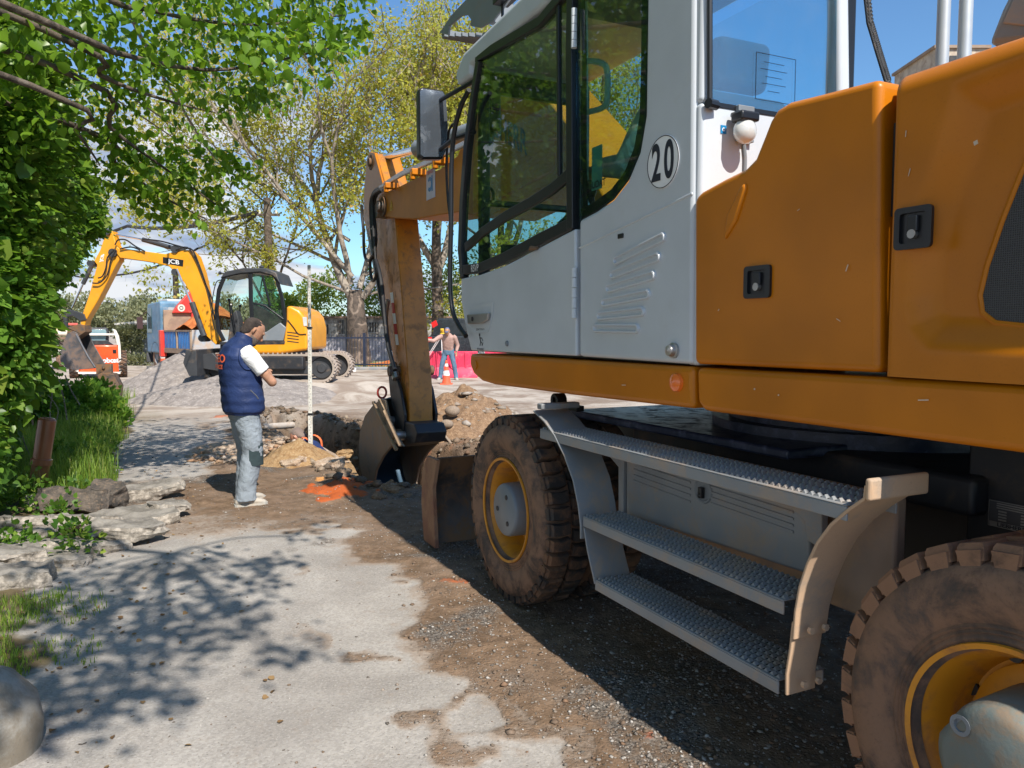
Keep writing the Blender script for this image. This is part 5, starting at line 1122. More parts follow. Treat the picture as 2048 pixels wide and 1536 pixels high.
# ------------------------------------------------------------------ small tracked digger
m_yel = surf('yellow_paint', (.80, .33, .010), .35, dust=(.50, .30, .12), damt=.14, dscale=4, var=.04, coat=.3)
m_charcoal = surf('charcoal_panel', (.045, .047, .052), .45, dust=DUST, damt=.2)
m_glass_teal = glassmat('teal_glass', (.45, .70, .62), dust=.03)
YD = 18.6; g0 = at(560, 745, YD); FJ = Frame((g0.x, YD, .32), 180)      # local X to the left of the picture, Y to the lens
J = root('tracked_excavator', FJ.o, 180, 'small yellow tracked excavator with open cab door parked on the gravel', 'excavator')
def jz(P, v=0.0): return [(q.x, q.z) for q in [FJ.side(x, y, v) for x, y in P]]
def jpl(name, P, v0, v1, m, bevel=.01, parent=None, seg=2): mb = MB(); mb.side(jz(P, v0), v0, v1); return part(name, mb, m, J if parent is None else parent, bevel, seg=seg)
VJ = .25
body = jpl('engine_hood', [(478, 688), (478, 708), (560, 708), (614, 700), (614, 655), (608, 632), (598, 620), (582, 612), (572, 612), (572, 640), (566, 682)], VJ + .02, -1.7, m_yel, .07, seg=5)
jpl('slew_deck', [(440, 690), (440, 708), (600, 712), (600, 700), (560, 690)], VJ - .05, -1.6, m_dark)
mb = MB(); mb.tube(smooth_path([(p[0], VJ + .03, p[1]) for p in jz([(576, 640), (588, 655), (598, 668), (613, 668)], VJ)], 4), .012, 6); part('panel_seam', mb, m_black, body)
jpl('tail_light', [(605, 634), (613, 634), (614, 652), (607, 652)], VJ + .03, VJ, m_lamp, .004)
mb = MB(); 
for k in range(4):
    a, b = jz([(575, 664 + 6 * k), (598, 667 + 6 * k)], VJ); mb = MB(); mb.side(bar2([a, b], .02), VJ + .028, VJ + .015); part('vent_slot', mb, m_dark, body)
# cab shell
CO = [(434, 690), (428, 640), (431, 600), (441, 562), (452, 548), (485, 541), (520, 540), (545, 546), (556, 556), (567, 600), (573, 640), (566, 682), (450, 682)]
def jbar(name, P, w, v, m=m_black, th=.05, parent=None): mb = MB(); mb.side(bar2(jz(P, v), w), v, v - th); return part(name, mb, m, J if parent is None else parent, .008)
for v in (VJ, -.75):
    jbar('cab_frame', [(447, 682), (436, 660), (432, 620), (437, 580), (449, 550)], .085, v, th=.06)
    jbar('cab_frame', [(446, 552), (480, 545), (520, 542), (546, 549), (555, 560)], .085, v, th=.06)
    jbar('cab_frame', [(552, 556), (563, 595), (570, 640), (565, 682)], .08, v, th=.06)
    jbar('cab_frame', [(500, 545), (501, 600), (506, 682)], .09, v, th=.06)
    jbar('cab_frame', [(506, 682), (566, 682)], .07, v, th=.06)
jpl('cab_roof', [(440, 556), (450, 543), (485, 536), (530, 536), (552, 545), (562, 570), (555, 562), (545, 551), (520, 544), (480, 547)], VJ + .03, -.80, m_charcoal, .03)
jpl('rear_side_glass', [(506, 548), (545, 553), (567, 620), (568, 640), (506, 606)], VJ - .02, VJ - .03, m_glass_teal, 0)
jpl('lower_side_glass', [(506, 606), (568, 640), (560, 680), (508, 680)], VJ - .02, VJ - .03, glassmat('dark_teal_glass', (.10, .24, .20)), 0)
jpl('far_side_glass', [(440, 570), (450, 552), (500, 547), (505, 680), (450, 680), (434, 630)], -.76, -.77, m_glass_clear, 0)
jbar('window_bar', [(507, 606), (530, 612), (568, 640)], .04, VJ); jbar('window_bar', [(524, 550), (540, 612)], .05, VJ)
mb = MB(); fr = [FJ.side(x, y, VJ - .05) for x, y in ((449, 552), (437, 580), (432, 620), (436, 660))]
mb.loft([[(p.x, VJ - .06, p.z), (p.x, -.74, p.z)] for p in fr], cap=False, closed=False); part('windscreen', mb, m_glass_clear, J)
# open door swung out with a grey inner panel
jpl('side_cover', [(520, 682), (566, 682), (572, 655), (560, 645), (545, 655), (532, 664), (520, 664)], VJ + .03, VJ - .03, m_grey, .02)
mb = MB(); P0 = [FJ.side(x, y, VJ + .10) for x, y in ((441, 560), (432, 566), (425, 600), (425, 640), (430, 660))]; mb.tube(smooth_path(P0, 4), .012, 6); part('door_rail', mb, m_black, J)
jpl('cab_floor', [(440, 684), (440, 690), (570, 690), (570, 682)], VJ + .02, -.78, m_dark)
mb = MB(); c = FJ.side(512, 650, -.25); mb.box(c + Vector((.05, 0, -.10)), (.5, .5, .16)); mb.box(c + Vector((-.20, 0, .22)), (.14, .48, .6), rotm('Y', -.15)); part('driver_seat', mb, cloth('grey_seat', (.10, .10, .11)), J, .04)
for (x, y, x2, y2, v) in ((470, 660, 462, 610, -.1), (478, 662, 480, 612, -.5), (464, 655, 458, 600, -.35)):
    mb = MB(); a = FJ.side(x, y, v); b = FJ.side(x2, y2, v); mb.tube([a, b], .02, 6); mb.ball(b, .04, 8); part('control_lever', mb, m_black, J)
jpl('console', [(455, 682), (462, 630), (472, 620), (478, 640), (480, 682)], -.2, -.5, m_charcoal, .02)
mb = MB(); c = FJ.side(440, 546, VJ - .1); mb.ball(c, .055, 10, (.7, 1, .8)); mb.tube([c, FJ.side(455, 548, VJ - .1)], .015, 6); part('work_lamp', mb, m_charcoal, J)
mb = MB(); c = FJ.side(523, 534, -.2); mb.ball(c, .05, 10, (1.3, 1, .8)); part('roof_beacon', mb, m_charcoal, J)
# boom, arm, rams
vb = -.10
Bm = [(432, 690), (405, 665), (392, 620), (380, 585), (365, 560), (350, 545), (338, 533), (310, 526), (272, 520), (240, 516), (232, 506), (238, 496), (270, 500), (330, 508), (352, 502), (366, 500), (380, 500), (392, 512), (404, 545), (414, 590), (424, 640), (436, 680)]
jboom = jpl('boom', Bm, vb + .16, vb - .16, m_yel, .015)
Am = [(212, 464), (225, 462), (232, 490), (240, 500), (238, 520), (232, 530), (196, 600), (172, 640), (168, 656), (160, 654), (162, 636), (178, 590), (194, 530), (188, 522), (200, 500)]
jarm = jpl('dipper_arm', Am, vb + .13, vb - .13, m_yel, .015)
for nm, P, r0, mm in (('arm_ram', [(225, 468), (285, 479)], .022, m_chrome), ('arm_ram', [(285, 479), (352, 498)], .055, m_charcoal), ('boom_ram', [(354, 538), (384, 610)], .025, m_chrome), ('boom_ram', [(384, 605), (408, 672)], .07, m_charcoal), ('bucket_ram', [(186, 526), (166, 568)], .05, m_charcoal), ('bucket_ram', [(166, 568), (144, 616)], .022, m_chrome)):
    v = vb + (.24 if nm == 'boom_ram' else .0); v = vb + .17 if nm == 'bucket_ram' else v
    mb = MB(); mb.tube([FJ.side(x, y, v) for x, y in P], r0, 10); part(nm, mb, mm, J)
for x, y, r_ in ((222, 466, .07), (233, 507, .10), (356, 500, .09), (356, 545, .08), (410, 676, .09), (188, 528, .07)):
    mb = MB(); q = FJ.side(x, y, vb); mb.cyl(q, r_, .40, 'Y', 16); part('pivot_pin', mb, m_charcoal, jboom)
for P in ([(230, 490), (236, 480), (252, 480), (270, 492), (290, 503)], [(228, 500), (215, 515), (212, 535), (205, 552), (196, 556)], [(240, 498), (262, 494), (280, 500)], [(352, 500), (375, 495), (392, 520), (408, 560), (425, 600)], [(368, 498), (385, 500), (402, 540), (418, 590), (430, 640)], [(285, 478), (320, 482), (350, 490), (375, 497)], [(232, 500), (222, 520), (215, 548), (200, 565), (185, 566)]):
    mb = MB(); mb.tube(smooth_path([FJ.side(x, y, vb + .2) for x, y in P], 4), .018, 6); part('hose', mb, m_rubberblack, J)
c = FJ.side(346, 525, vb + .165); mb = MB(); a, b = FJ.side(326, 515, vb), FJ.side(368, 533, vb); mb.side(jz([(326, 514), (367, 520), (366, 533), (326, 526)], vb + .16), vb + .168, vb + .155); lp = part('badge', mb, m_black, jboom)
dvv = (FJ.side(366, 526, vb) - FJ.side(328, 520, vb)).normalized()
part('lettering', text('JCB', .14, FJ.side(347.5, 523.8, vb + .172) + Vector((0, 0, 0)), dvv, (0, 0, 1), bold=.012, sx=1.25), m_decal_white, lp, smooth=0)
d2 = (FJ.side(208, 500, vb) - FJ.side(199, 535, vb)).normalized()
part('lettering', text('JCB', .12, FJ.side(204, 516, vb + .135), d2, Vector((-1, 0, 0)).cross(Vector((0, 1, 0))) * .3 + Vector((1, 0, .0)) * .9, bold=.03), m_decal_white, jarm, smooth=0)
# bucket
jl = jpl('bucket_link', [(124, 626), (134, 618), (150, 622), (168, 628), (172, 640), (160, 642), (146, 632), (134, 634), (134, 660), (128, 650)], vb + .16, vb + .10, m_charcoal)
jpl('bucket_link', [(124, 626), (134, 618), (150, 622), (168, 628), (172, 640), (160, 642), (146, 632), (134, 634), (134, 660), (128, 650)], vb - .10, vb - .16, m_charcoal)
jpl('bucket_hitch', [(136, 655), (158, 648), (168, 650), (170, 664), (150, 678), (132, 674)], vb + .16, vb - .16, m_rusty)
BK = [(134, 668), (126, 685), (120, 706), (120, 722), (130, 734), (146, 740), (166, 739), (192, 736), (178, 713), (165, 690), (154, 666), (146, 662)]
bw = .26
m_jb = surf('scraped_bucket', (.11, .105, .11), .42, metal=.3, dust=(.24, .16, .12), damt=.4, dscale=4, var=.15)
mb = MB(); mb.side(jz(BK, vb + bw), vb + bw, vb + bw - .03); part('bucket_side', mb, m_jb, J, .008)
mb = MB(); mb.side(jz(BK, vb + bw), vb - bw + .03, vb - bw); part('bucket_side', mb, m_jb, J, .008)
o1 = jz([(134, 668), (126, 685), (120, 706), (120, 722), (130, 734), (146, 740), (166, 739), (192, 736)], vb + bw); o2 = [(p[0] * .0 + (p[0] - .0), p[1] + .03) for p in o1]
mb = MB(); mb.loft([[(a[0], vb + bw - .02, a[1]), (a[0] - .02, vb + bw - .02, a[1] + .03), (a[0] - .02, vb - bw + .02, a[1] + .03), (a[0], vb - bw + .02, a[1])] for a in o1]); part('bucket_shell', mb, m_jb, J)
mb = MB(); mb.tube(smooth_path([FJ.side(x, y, vb + bw + .01) for x, y in ((152, 668), (164, 691), (176, 713), (190, 734))], 4), .014, 6); part('bucket_weld', mb, m_steel, J)
# undercarriage, turned a little away
U_ = Frame(FJ.o + Vector((-.2, .4, 0)), 163)
def trk(v):
    R_, Lh, cz = .33, 1.75, .33; ca, sa = cos(R(-2)), sin(R(-2))
    path = [(Lh * .5 + .0, 0)]; P = []
    for t in np.linspace(-pi / 2, pi / 2, 14): P.append((-1.25 - 0 - R_ * cos(t) * 1.0, cz + R_ * sin(t)))
    for t in np.linspace(pi / 2, 3 * pi / 2, 14): P.append((1.25 - R_ * cos(t), cz + R_ * sin(t)))
    tr3 = lambda x, y, z: Vector((x * ca - y * sa + .15, x * sa + y * ca - .35, z))
    w = .225; rg = []
    for (x, z) in P: rg.append(None)
    inn_ = [((x - (1.25 if x > 0 else -1.25)) * .86 + (1.25 if x > 0 else -1.25), (z - cz) * .86 + cz) for x, z in P]
    mb = MB(); vs = []; fs = []; n = len(P)
    for (x, z), (xi, zi) in zip(P, inn_): vs += [tr3(x, v + w, z), tr3(x, v - w, z), tr3(xi, v - w, zi), tr3(xi, v + w, zi)]
    for k in range(n):
        a, b = k * 4, ((k + 1) % n) * 4
        for i in range(4): fs.append((a + i, a + (i + 1) % 4, b + (i + 1) % 4, b + i))
    mb.add(vs, fs); T_ = part('track', mb, surf('dusty_track_rubber', (.15, .13, .115), .8, dust=(.36, .30, .25), damt=.75, dscale=4, bmp=.4), J)
    # chevron lugs all round
    per = []; 
    for k in range(n):
        a = Vector((P[k][0], P[k][1])); b = Vector((P[(k + 1) % n][0], P[(k + 1) % n][1])); L = (b - a).length; m = max(1, round(L / .115))
        for j in range(m): per.append((a + (b - a) * (j / m), (b - a).normalized()))
    mb = MB()
    for p, t in per:
        nn = Vector((t.y, -t.x)); 
        c_ = Vector((0, .33));
        if nn.dot(Vector((p.x - (1.25 if p.x > 1.25 else -1.25 if p.x < -1.25 else p.x), p.y - cz))) < 0: nn = -nn
        for s in (-1, 1):
            q = []
            for (lat, fw) in ((s * w * .98, 0.0), (s * .03, .06)):
                for (fo, up_) in ((-.022, 0), (.022, 0), (.016, .035), (-.016, .035)):
                    z2 = p + t * (fw + fo) + nn * up_; q.append(tr3(z2.x, v + lat, z2.y))
            mb.loft([q[:4], q[4:]])
    part('track_lug', mb, surf('track_lug_rubber', (.14, .12, .105), .8, dust=(.38, .31, .26), damt=.8, dscale=5), T_, kind='stuff', smooth=0)
    for x in (-1.25, 1.25):
        mb = MB(); c = tr3(x, v, cz); mb.lathe([(-.12, .01), (-.12, .24), (-.08, .27), (.10, .27), (.13, .24), (.13, .12), (.16, .10), (.16, .01)], (0, 0, 0), 'Y', 24); me = mb.mesh('idler'); rt = Matrix.Rotation(R(-2), 3, 'Z')
        for q in me.vertices: q.co = rt @ q.co + c
        part('idler', me, m_charcoal, T_)
    mb = MB(); mb.prism([tr3(-1.05, v + .14, .18), tr3(1.05, v + .14, .18), tr3(1.0, v + .14, .50), tr3(-1.0, v + .14, .50)], tr3(0, -.28, 0) - tr3(0, 0, 0)); part('track_frame', mb, m_charcoal, T_, .02)
trk(.45); trk(-1.05)
mb = MB(); mb.bb((-.7, -1.1, .30), (.9, .5, .62)); mb.cyl((.1, -.4, .68), .5, .14, n=28); part('undercarriage', mb, m_dark, J, .03)
mb = MB(); c0_ = FJ.side(412, 725, .35)
mb.prism([FJ.side(x, y, .9) for x, y in ((372, 700), (392, 700), (394, 752), (378, 752), (366, 726))], (0, -2.1, 0)); bl2 = part('dozer_blade', mb, m_charcoal, J, .01)
mb = MB(); mb.side(jz([(392, 712), (425, 706), (440, 722), (436, 742), (392, 735)], .5), .5, .38); part('blade_arm', mb, m_charcoal, J, .01)

# ------------------------------------------------------------------ blue tipper truck with a red crane
P0t = Vector((-11.26, 27.0, 0)); FT = Frame(P0t, 130.2)
T = root('tipper_truck', P0t, 130.2, 'blue tipper truck with a red folding crane and a load of orange earth', 'truck')
m_blue = surf('faded_blue_paint', (.11, .225, .34), .45, dust=(.40, .38, .36), damt=.25, dscale=3, var=.1)
m_bblue = surf('bright_blue_paint', (.03, .16, .42), .4, dust=(.3, .26, .22), damt=.2, var=.1)
m_red = surf('red_crane_paint', (.62, .05, .035), .4, dust=(.5, .3, .25), damt=.15)
m_rustframe = surf('rusty_bed_frame', (.26, .18, .13), .7, dust=(.36, .26, .18), damt=.5)
def ts(x, y, v=0.0): return FT.side(x, y, v)
def tc_(x, y, u=0.0): return FT.cross(x, y, u)
bz0 = ts(382, 702).z; bz1 = ts(382, 660).z; ubed = ts(326, 680).x; TWD = 2.35
mb = MB(); mb.bb((0, 0, bz0 - .12), (ubed, -TWD, bz0)); bed = part('cargo_floor', mb, m_rustframe, T, .01)
for v in (0, -TWD + .06):
    mb = MB(); mb.bb((0, v, bz1 - .06), (ubed, v - .06, bz1)); mb.bb((0, v, bz0), (ubed, v - .06, bz0 + .06)); mb.bb((0, v, bz0), (.09, v - .06, bz1)); mb.bb((ubed - .09, v, bz0), (ubed, v - .06, bz1)); mb.bb((ubed * .5 - .04, v, bz0), (ubed * .5 + .04, v - .06, bz1)); part('side_frame', mb, m_rustframe, bed)
    n = 16
    for k in range(n):
        if k in (7, 8): continue
        x = .12 + (ubed - .24) * (k + .5) / n; mb = MB(); mb.box((x, v - .03, (bz0 + bz1) / 2), ((ubed - .24) / n * (.6), .04, bz1 - bz0 - .12)); part('side_rib', mb, m_bblue, bed, .01)
    mb = MB(); mb.bb((.09, v - .045, bz0 + .06), (ubed - .09, v - .058, bz1 - .06)); part('side_sheet', mb, m_bblue, bed)
mb = MB(); mb.bb((0, -.06, bz0), (.04, -TWD + .06, bz1)); mb.bb((-.02, 0, bz0 - .16), (.10, -TWD, bz0 - .02)); part('tailboard', mb, surf('tail_paint', (.34, .42, .50), .5, dust=(.42, .33, .26), damt=.5, dscale=2), bed, .01)
mb = MB(); a = bz1 + (bz1 - bz0) * 1.05; mb.bb((ubed, -.05, bz0), (ubed + .08, -TWD + .05, a)); part('headboard', mb, m_rustframe, bed, .01)
g = np.random.default_rng(8); n = 40; X_, Y_ = np.meshgrid(np.linspace(.06, ubed - .02, n), np.linspace(-TWD + .08, -.08, n)); dn = np.hypot((X_ - ubed * .30) / (ubed * .62), (Y_ + TWD / 2) / (TWD * .62)); Zs = bz1 - .12 + 1.15 * np.clip(1 - dn, 0, 1) + (fbm(X_, Y_, .4, 4, 5) - .5) * .16
i = (np.arange(n - 1)[:, None] * n + np.arange(n - 1)[None]).ravel(); me = fast_mesh('earth_load', np.stack([X_, Y_, Zs], -1).reshape(-1, 3), np.stack([i, i + 1, i + n + 1, i + n], -1))
eo = obj('earth_load', me, m_redheap); eo.location = P0t; eo.rotation_euler = (0, 0, R(130.2)); tag(eo, 'mound of bright orange earth in the bed of the blue truck', 'earth')
# cab
uc0 = ubed + .75; uc1 = ts(293, 640).x; zc1 = ts(318, 606).z; zc0 = ts(318, 706).z
uc0 = ts(322, 650).x + .05
prof = [(uc0, zc0), (uc1, zc0), (uc1 + .04, zc0 + .7), (uc1 - .02, zc1 - .55), (uc1 - .18, zc1), (uc0 + .06, zc1 + .08), (uc0, zc1 - .05)]
mb = MB(); mb.side(prof, .0, -TWD); tcab = part('cab', mb, m_blue, T, .06, seg=3)
mb = MB(); mb.side([(uc1 - .20, zc0 + .78), (uc1 - .1, zc0 + .80), (uc1 - .2, zc1 - .16), (uc1 - .75, zc1 - .16), (uc1 - .75, zc0 + .78)], .012, -.01); part('side_window', mb, m_glass_teal, tcab)
mb = MB(); mb.bb((uc0 - .012, -.3, zc1 - .62), (uc0 - .002, -TWD + .3, zc1 - .16)); part('rear_panel', mb, surf('grey_rear_panel', (.45, .47, .48), .6), tcab)
mb = MB(); mb.bb((uc0 + .1, -.3, zc1 + .06), (uc1 - .6, -TWD + .3, zc1 + .16)); part('roof_board', mb, m_white, tcab, .02)
mb = MB(); q = Vector((uc1 + .12, .22, zc1 - .75)); mb.box(q, (.06, .22, .48)); mb.tube([q + Vector((0, 0, .24)), Vector((uc1 - .1, .0, zc1 - .3))], .018, 6); part('wing_mirror', mb, surf('dark_mirror', (.06, .03, .03), .5), tcab, .02)
mb = MB(); mb.side([(uc1 - .02, zc0 - .02), (uc1 + .12, zc0 - .04), (uc1 + .12, zc0 - .40), (uc1 - .1, zc0 - .40)], .02, -TWD - .02); part('bumper', mb, m_charcoal, T, .02)
mb = MB(); mb.bb((.1, -.75, zc0 - .25), (uc1, -1.6, bz0 - .12)); part('chassis', mb, m_dark, T)
def twheel(u, v, r=.50):
    mb = MB(); mb.lathe([(-.14, .26), (-.14, r - .05), (-.10, r), (.10, r), (.14, r - .04), (.15, .36), (.13, .27)], (u, v, r), 'Y', 30); w = part('wheel', mb, m_tyre, T); mb = MB(); mb.lathe([(.13, .28), (.06, .25), (.04, .14), (.12, .10), (.12, .01)], (u, v, r), 'Y', 24); part('rim', mb, m_greystep, w)
    mb = MB()
    for k in range(6): a_ = k * pi / 3; mb.cyl((u + .19 * cos(a_), v + .056, r + .19 * sin(a_)), .035, .01, 'Y', 10)
    part('rim_hole', mb, m_black, w, kind='stuff')
uf = ts(311, 720).x; twheel(uf, -.18); twheel(uf, -TWD + .18); ur = ts(356, 715).x; twheel(ur, -.18); twheel(ur, -TWD + .18)
mb = MB(); mb.lathe([(-.15, .56), (.15, .56), (.15, .60), (-.15, .60), (-.15, .56)], (uf, -.15, .5), 'Y', 20, R(10), R(170)); part('mudguard', mb, m_black, T)
# crane: stabiliser leg, column, folded red arm
qa, qb = ts(322, 665, .06), ts(325, 735, .06)
mb = MB(); mb.bb((qa.x - .12, .12, .55), (qa.x + .12, -.10, 1.55)); cr_ = part('stabiliser', mb, m_red, T, .02)
for k in range(4):
    mb = MB(); z_ = .12 + .18 * k; mb.bb((qa.x - .07, .10, z_), (qa.x + .07, -.04, z_ + .18)); part('stabiliser_band', mb, (m_decal_white if k == 2 else m_orprint), cr_)
mb = MB(); mb.box((qa.x, .03, .08), (.3, .3, .05)); part('stabiliser_foot', mb, m_red, cr_)
vm = -1.2
def tm(x, y): return FT.cross(x, y, qa.x)
arm = [tm(x, y) for x, y in ((343, 626), (352, 612), (370, 592), (384, 578), (400, 572), (415, 598), (410, 612), (380, 626))]
mb = MB(); mb.prism([(qa.x - .15, p.y, p.z) for p in arm], (.22, 0, 0)); ca_ = part('crane_arm', mb, m_red, T, .02)
P_ = tm(360, 616); mb = MB(); mb.lathe([(0, .001), (0, .14)], (qa.x - .16, P_.y, P_.z), 'X', 20); part('round_badge', mb, surf('cream_badge', (.75, .72, .60), .5), ca_); mb = MB(); mb.lathe([(-.004, .05), (-.004, .075)], (qa.x - .16, P_.y, P_.z), 'X', 20); part('badge_ring', mb, m_decal_black, ca_)
mb = MB(); mb.bb((qa.x - .12, vm + .15, 1.0), (qa.x + .12, vm - .15, 2.3)); part('crane_column', mb, m_red, T, .02)
mb = MB(); p1 = tm(412, 575); mb.tube([p1, tm(404, 545), tm(398, 530)], .06, 8); part('crane_jib', mb, m_red, T)

# ------------------------------------------------------------------ orange and white skid loader, rear view
YB = 25.0; FB = Frame((at(205, 750, YB).x, YB, 0), 117)     # X away from the lens
K = root('skid_loader', FB.o, 117, 'orange and white skid steer loader seen from behind at the hedge end', 'loader')
def kb(x, y, u=0.0): q = FB.cross(x, y, u); return q
def kpl(name, P, u0, u1, m, bevel=.02, parent=None, seg=2): mb = MB(); mb.prism([(u0, q.y, q.z) for q in [kb(x, y, u0) for x, y in P]], (u1 - u0, 0, 0)); return part(name, mb, m, K if parent is None else parent, bevel, seg=seg)
m_lorange = surf('loader_orange', (.72, .085, .015), .38, dust=(.35, .2, .12), damt=.1, coat=.3)
m_cream = surf('loader_cream', (.72, .68, .60), .4, dust=(.45, .38, .3), damt=.15)
kd = kpl('rear_door', [(158, 690), (236, 690), (239, 720), (239, 742), (236, 746), (158, 746)], 0, .5, m_lorange, .04)
q = kb(220, 721, -.01); part('lettering', text('Bobcat', .21, (q.x - .002, q.y + .04, q.z), (0, -1, 0), (0, 0, 1), bold=.04), m_decal_white, kd, smooth=0)
mb = MB(); q = kb(229, 703, -.006); mb.box(q, (.01, .10, .12)); part('door_latch', mb, m_black, kd, .005)
mb = MB(); mb.bb((.05, kb(158, 750).y, .22), (1.5, kb(240, 750).y, .98)); part('loader_body', mb, m_dark, K, .02)
kpl('lift_arm', [(236, 685), (241, 690), (243, 744), (238, 744)], -.04, 1.9, m_cream, .01); kpl('lift_arm', [(150, 685), (156, 690), (157, 744), (151, 744)], -.04, 1.9, m_cream, .01)
kpl('arm_tower', [(226, 658), (232, 660), (238, 672), (241, 690), (234, 690), (230, 672)], .0, .3, m_cream, .01); kpl('arm_tower', [(164, 658), (158, 660), (154, 672), (151, 690), (158, 690), (161, 672)], .0, .3, m_cream, .01)
kpl('cross_tube', [(160, 667), (230, 667), (230, 671), (160, 671)], -.02, .06, m_cream, .008)
cb = kpl('cab', [(166, 655), (213, 655), (217, 662), (217, 690), (162, 690), (162, 662)], .12, 1.4, m_charcoal, .03)
kpl('rear_window', [(170, 659), (211, 659), (213, 664), (211, 681), (170, 681), (168, 664)], .105, .115, surf('loader_glass', (.20, .30, .33), .1, coat=1), .004, cb)
kpl('rear_grille', [(165, 681), (215, 681), (228, 690), (160, 690)], .03, .12, m_dark, .01)
kpl('bumper', [(156, 744), (241, 744), (241, 748), (156, 748)], -.06, .1, m_cream, .008)
for yy in (kb(246, 740).y, kb(147, 740).y):
    for uu in (.35, 1.4):
        mb = MB(); mb.lathe([(-.12, .2), (-.13, .36), (-.09, .41), (.09, .41), (.13, .36), (.12, .2), (.02, .18), (.0, .01)], (uu, yy, .41), 'Y', 24); w = part('wheel', mb, m_tyre, K)
        mb = MB()
        for k in range(22):
            a_ = 2 * pi * k / 22
            for s in (-1, 1): mb.box((uu + .42 * cos(a_ + .1 * s), yy + s * .06, .41 + .42 * sin(a_ + .1 * s)), (.05, .12, .05), rotm('Y', -a_) @ rotm('X', .4 * s))
        part('tread_block', mb, m_tread, w, kind='stuff')
# ------------------------------------------------------------------ pale trailer load behind the loader
YL = 30; FL = Frame((at(120, 735, YL).x, YL, 0), 119); L_ = root('flatbed_trailer', FL.o, 119, 'flatbed trailer with dark beams half hidden by the hedge', 'trailer')
def lp_(name, P, u0, u1, m, parent=L_, bevel=.01):
    mb = MB(); mb.prism([(u0, q.y, q.z) for q in [FL.cross(x, y, u0) for x, y in P]], (u1 - u0, 0, 0)); return part(name, mb, m, parent, bevel)
lp_('bed', [(60, 698), (135, 698), (135, 703), (60, 703)], 0, 2.2, m_cream); lp_('beam', [(70, 676), (132, 674), (132, 679), (70, 681)], .1, 2, surf('brown_beam', (.20, .12, .08), .8)); lp_('beam', [(80, 684), (130, 684), (130, 690), (80, 690)], .1, 2, surf('dark_beam', (.06, .04, .035), .8))
for x in (88, 108, 128): lp_('post', [(x, 680), (x + 4, 680), (x + 4, 699), (x, 699)], .1, .2, surf('pale_post', (.45, .33, .25), .8))
for s in (70, 120):
    mb = MB(); q = FL.cross(s, 730, .4); mb.lathe([(-.12, .1), (-.12, .38), (.12, .38), (.12, .1)], (.4, q.y, .38), 'Y', 20); part('wheel', mb, m_tyre, L_)
for k, (x0, y0, x1, y1, col, lab) in enumerate(((82, 652, 112, 674, (.80, .68, .45), 'pale cream sack on the trailer, left of the yellow one'), (98, 650, 112, 663, (.85, .80, .08), 'bright yellow sack in the middle of the trailer load'), (112, 655, 136, 672, (.82, .74, .60), 'off white sack on the trailer beside the digger bucket'), (96, 640, 116, 651, (.82, .80, .76), 'white bag on top of the trailer load'), (136, 646, 156, 651, (.60, .12, .10), 'thin red board on top of the trailer load'))):
    u0 = .0 if k in (1,) else .12; c = (FL.cross(x0, y0, u0) + FL.cross(x1, y1, u0)) / 2; w = abs(FL.cross(x0, y0, u0).y - FL.cross(x1, y1, u0).y); h = abs(FL.cross(x0, y0, u0).z - FL.cross(x1, y1, u0).z)
    mb = MB(); mb.box((0, 0, 0), (.8, w, h)); wp = FL.o + FL.X * (c.x + .4) + FL.Y * c.y; o = part('sack' if k < 4 else 'red_board', mb, cloth('sackcloth', col, 8, .5), None, min(w, h) * .35, seg=4); o.location = (wp.x, wp.y, c.z); o.rotation_euler = (0, 0, R(119)); tag(o, lab, 'sack' if k < 4 else 'board')
# ------------------------------------------------------------------ vegetation
m_leafnear = leafmat('broad_leaf', (.075, .17, .014), (.22, .38, .035), (.34, .44, .06), .52, .32)
m_ivy = leafmat('hedge_leaf', (.060, .145, .022), (.19, .35, .045), (.34, .42, .08), .46, .38)
m_weed = leafmat('weed_leaf', (.05, .13, .02), (.16, .30, .035), (.28, .36, .05), .40, .5)
m_grass = leafmat('grass_blade', (.11, .22, .03), (.30, .42, .06), (.45, .44, .14), .40, .5)
m_plane = leafmat('spring_leaf', (.28, .31, .055), (.54, .54, .13), (.48, .28, .08), .52, .5, .4)
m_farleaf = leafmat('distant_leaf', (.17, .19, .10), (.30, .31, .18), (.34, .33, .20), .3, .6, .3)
m_midleaf = leafmat('shrub_leaf', (.13, .22, .04), (.34, .42, .08), (.50, .46, .12), .45, .5, .5)
def barkmat(name, c0, c1, c2, sc=5):
    m, t, b = mat(name); G = N(t, 'ShaderNodeTexCoord').outputs['Object']
    c = mixc(t, mrange(t, noise(t, sc, 5, .6, G, .8), .42, .55), c0, c1); c = mixc(t, mrange(t, noise(t, sc * .6, 3, .5, G, 1.0), .55, .64), c, c2)
    lk(t, c, b.inputs['Base Color']); b.inputs['Roughness'].default_value = .85; bump(t, b, noise(t, sc * 6, 6, .65, G), .6, .02); return m
m_planebark = barkmat('plane_bark', (.050, .038, .030), (.105, .078, .060), (.23, .175, .135), 3.2)
m_palebark = barkmat('pale_limb_bark', (.17, .14, .11), (.30, .25, .20), (.40, .35, .29), 4)
m_bark = barkmat('dark_bark', (.055, .042, .03), (.12, .09, .065), (.16, .13, .10), 9)
m_twig = barkmat('dry_twig', (.16, .13, .10), (.26, .21, .16), (.30, .26, .20), 20)

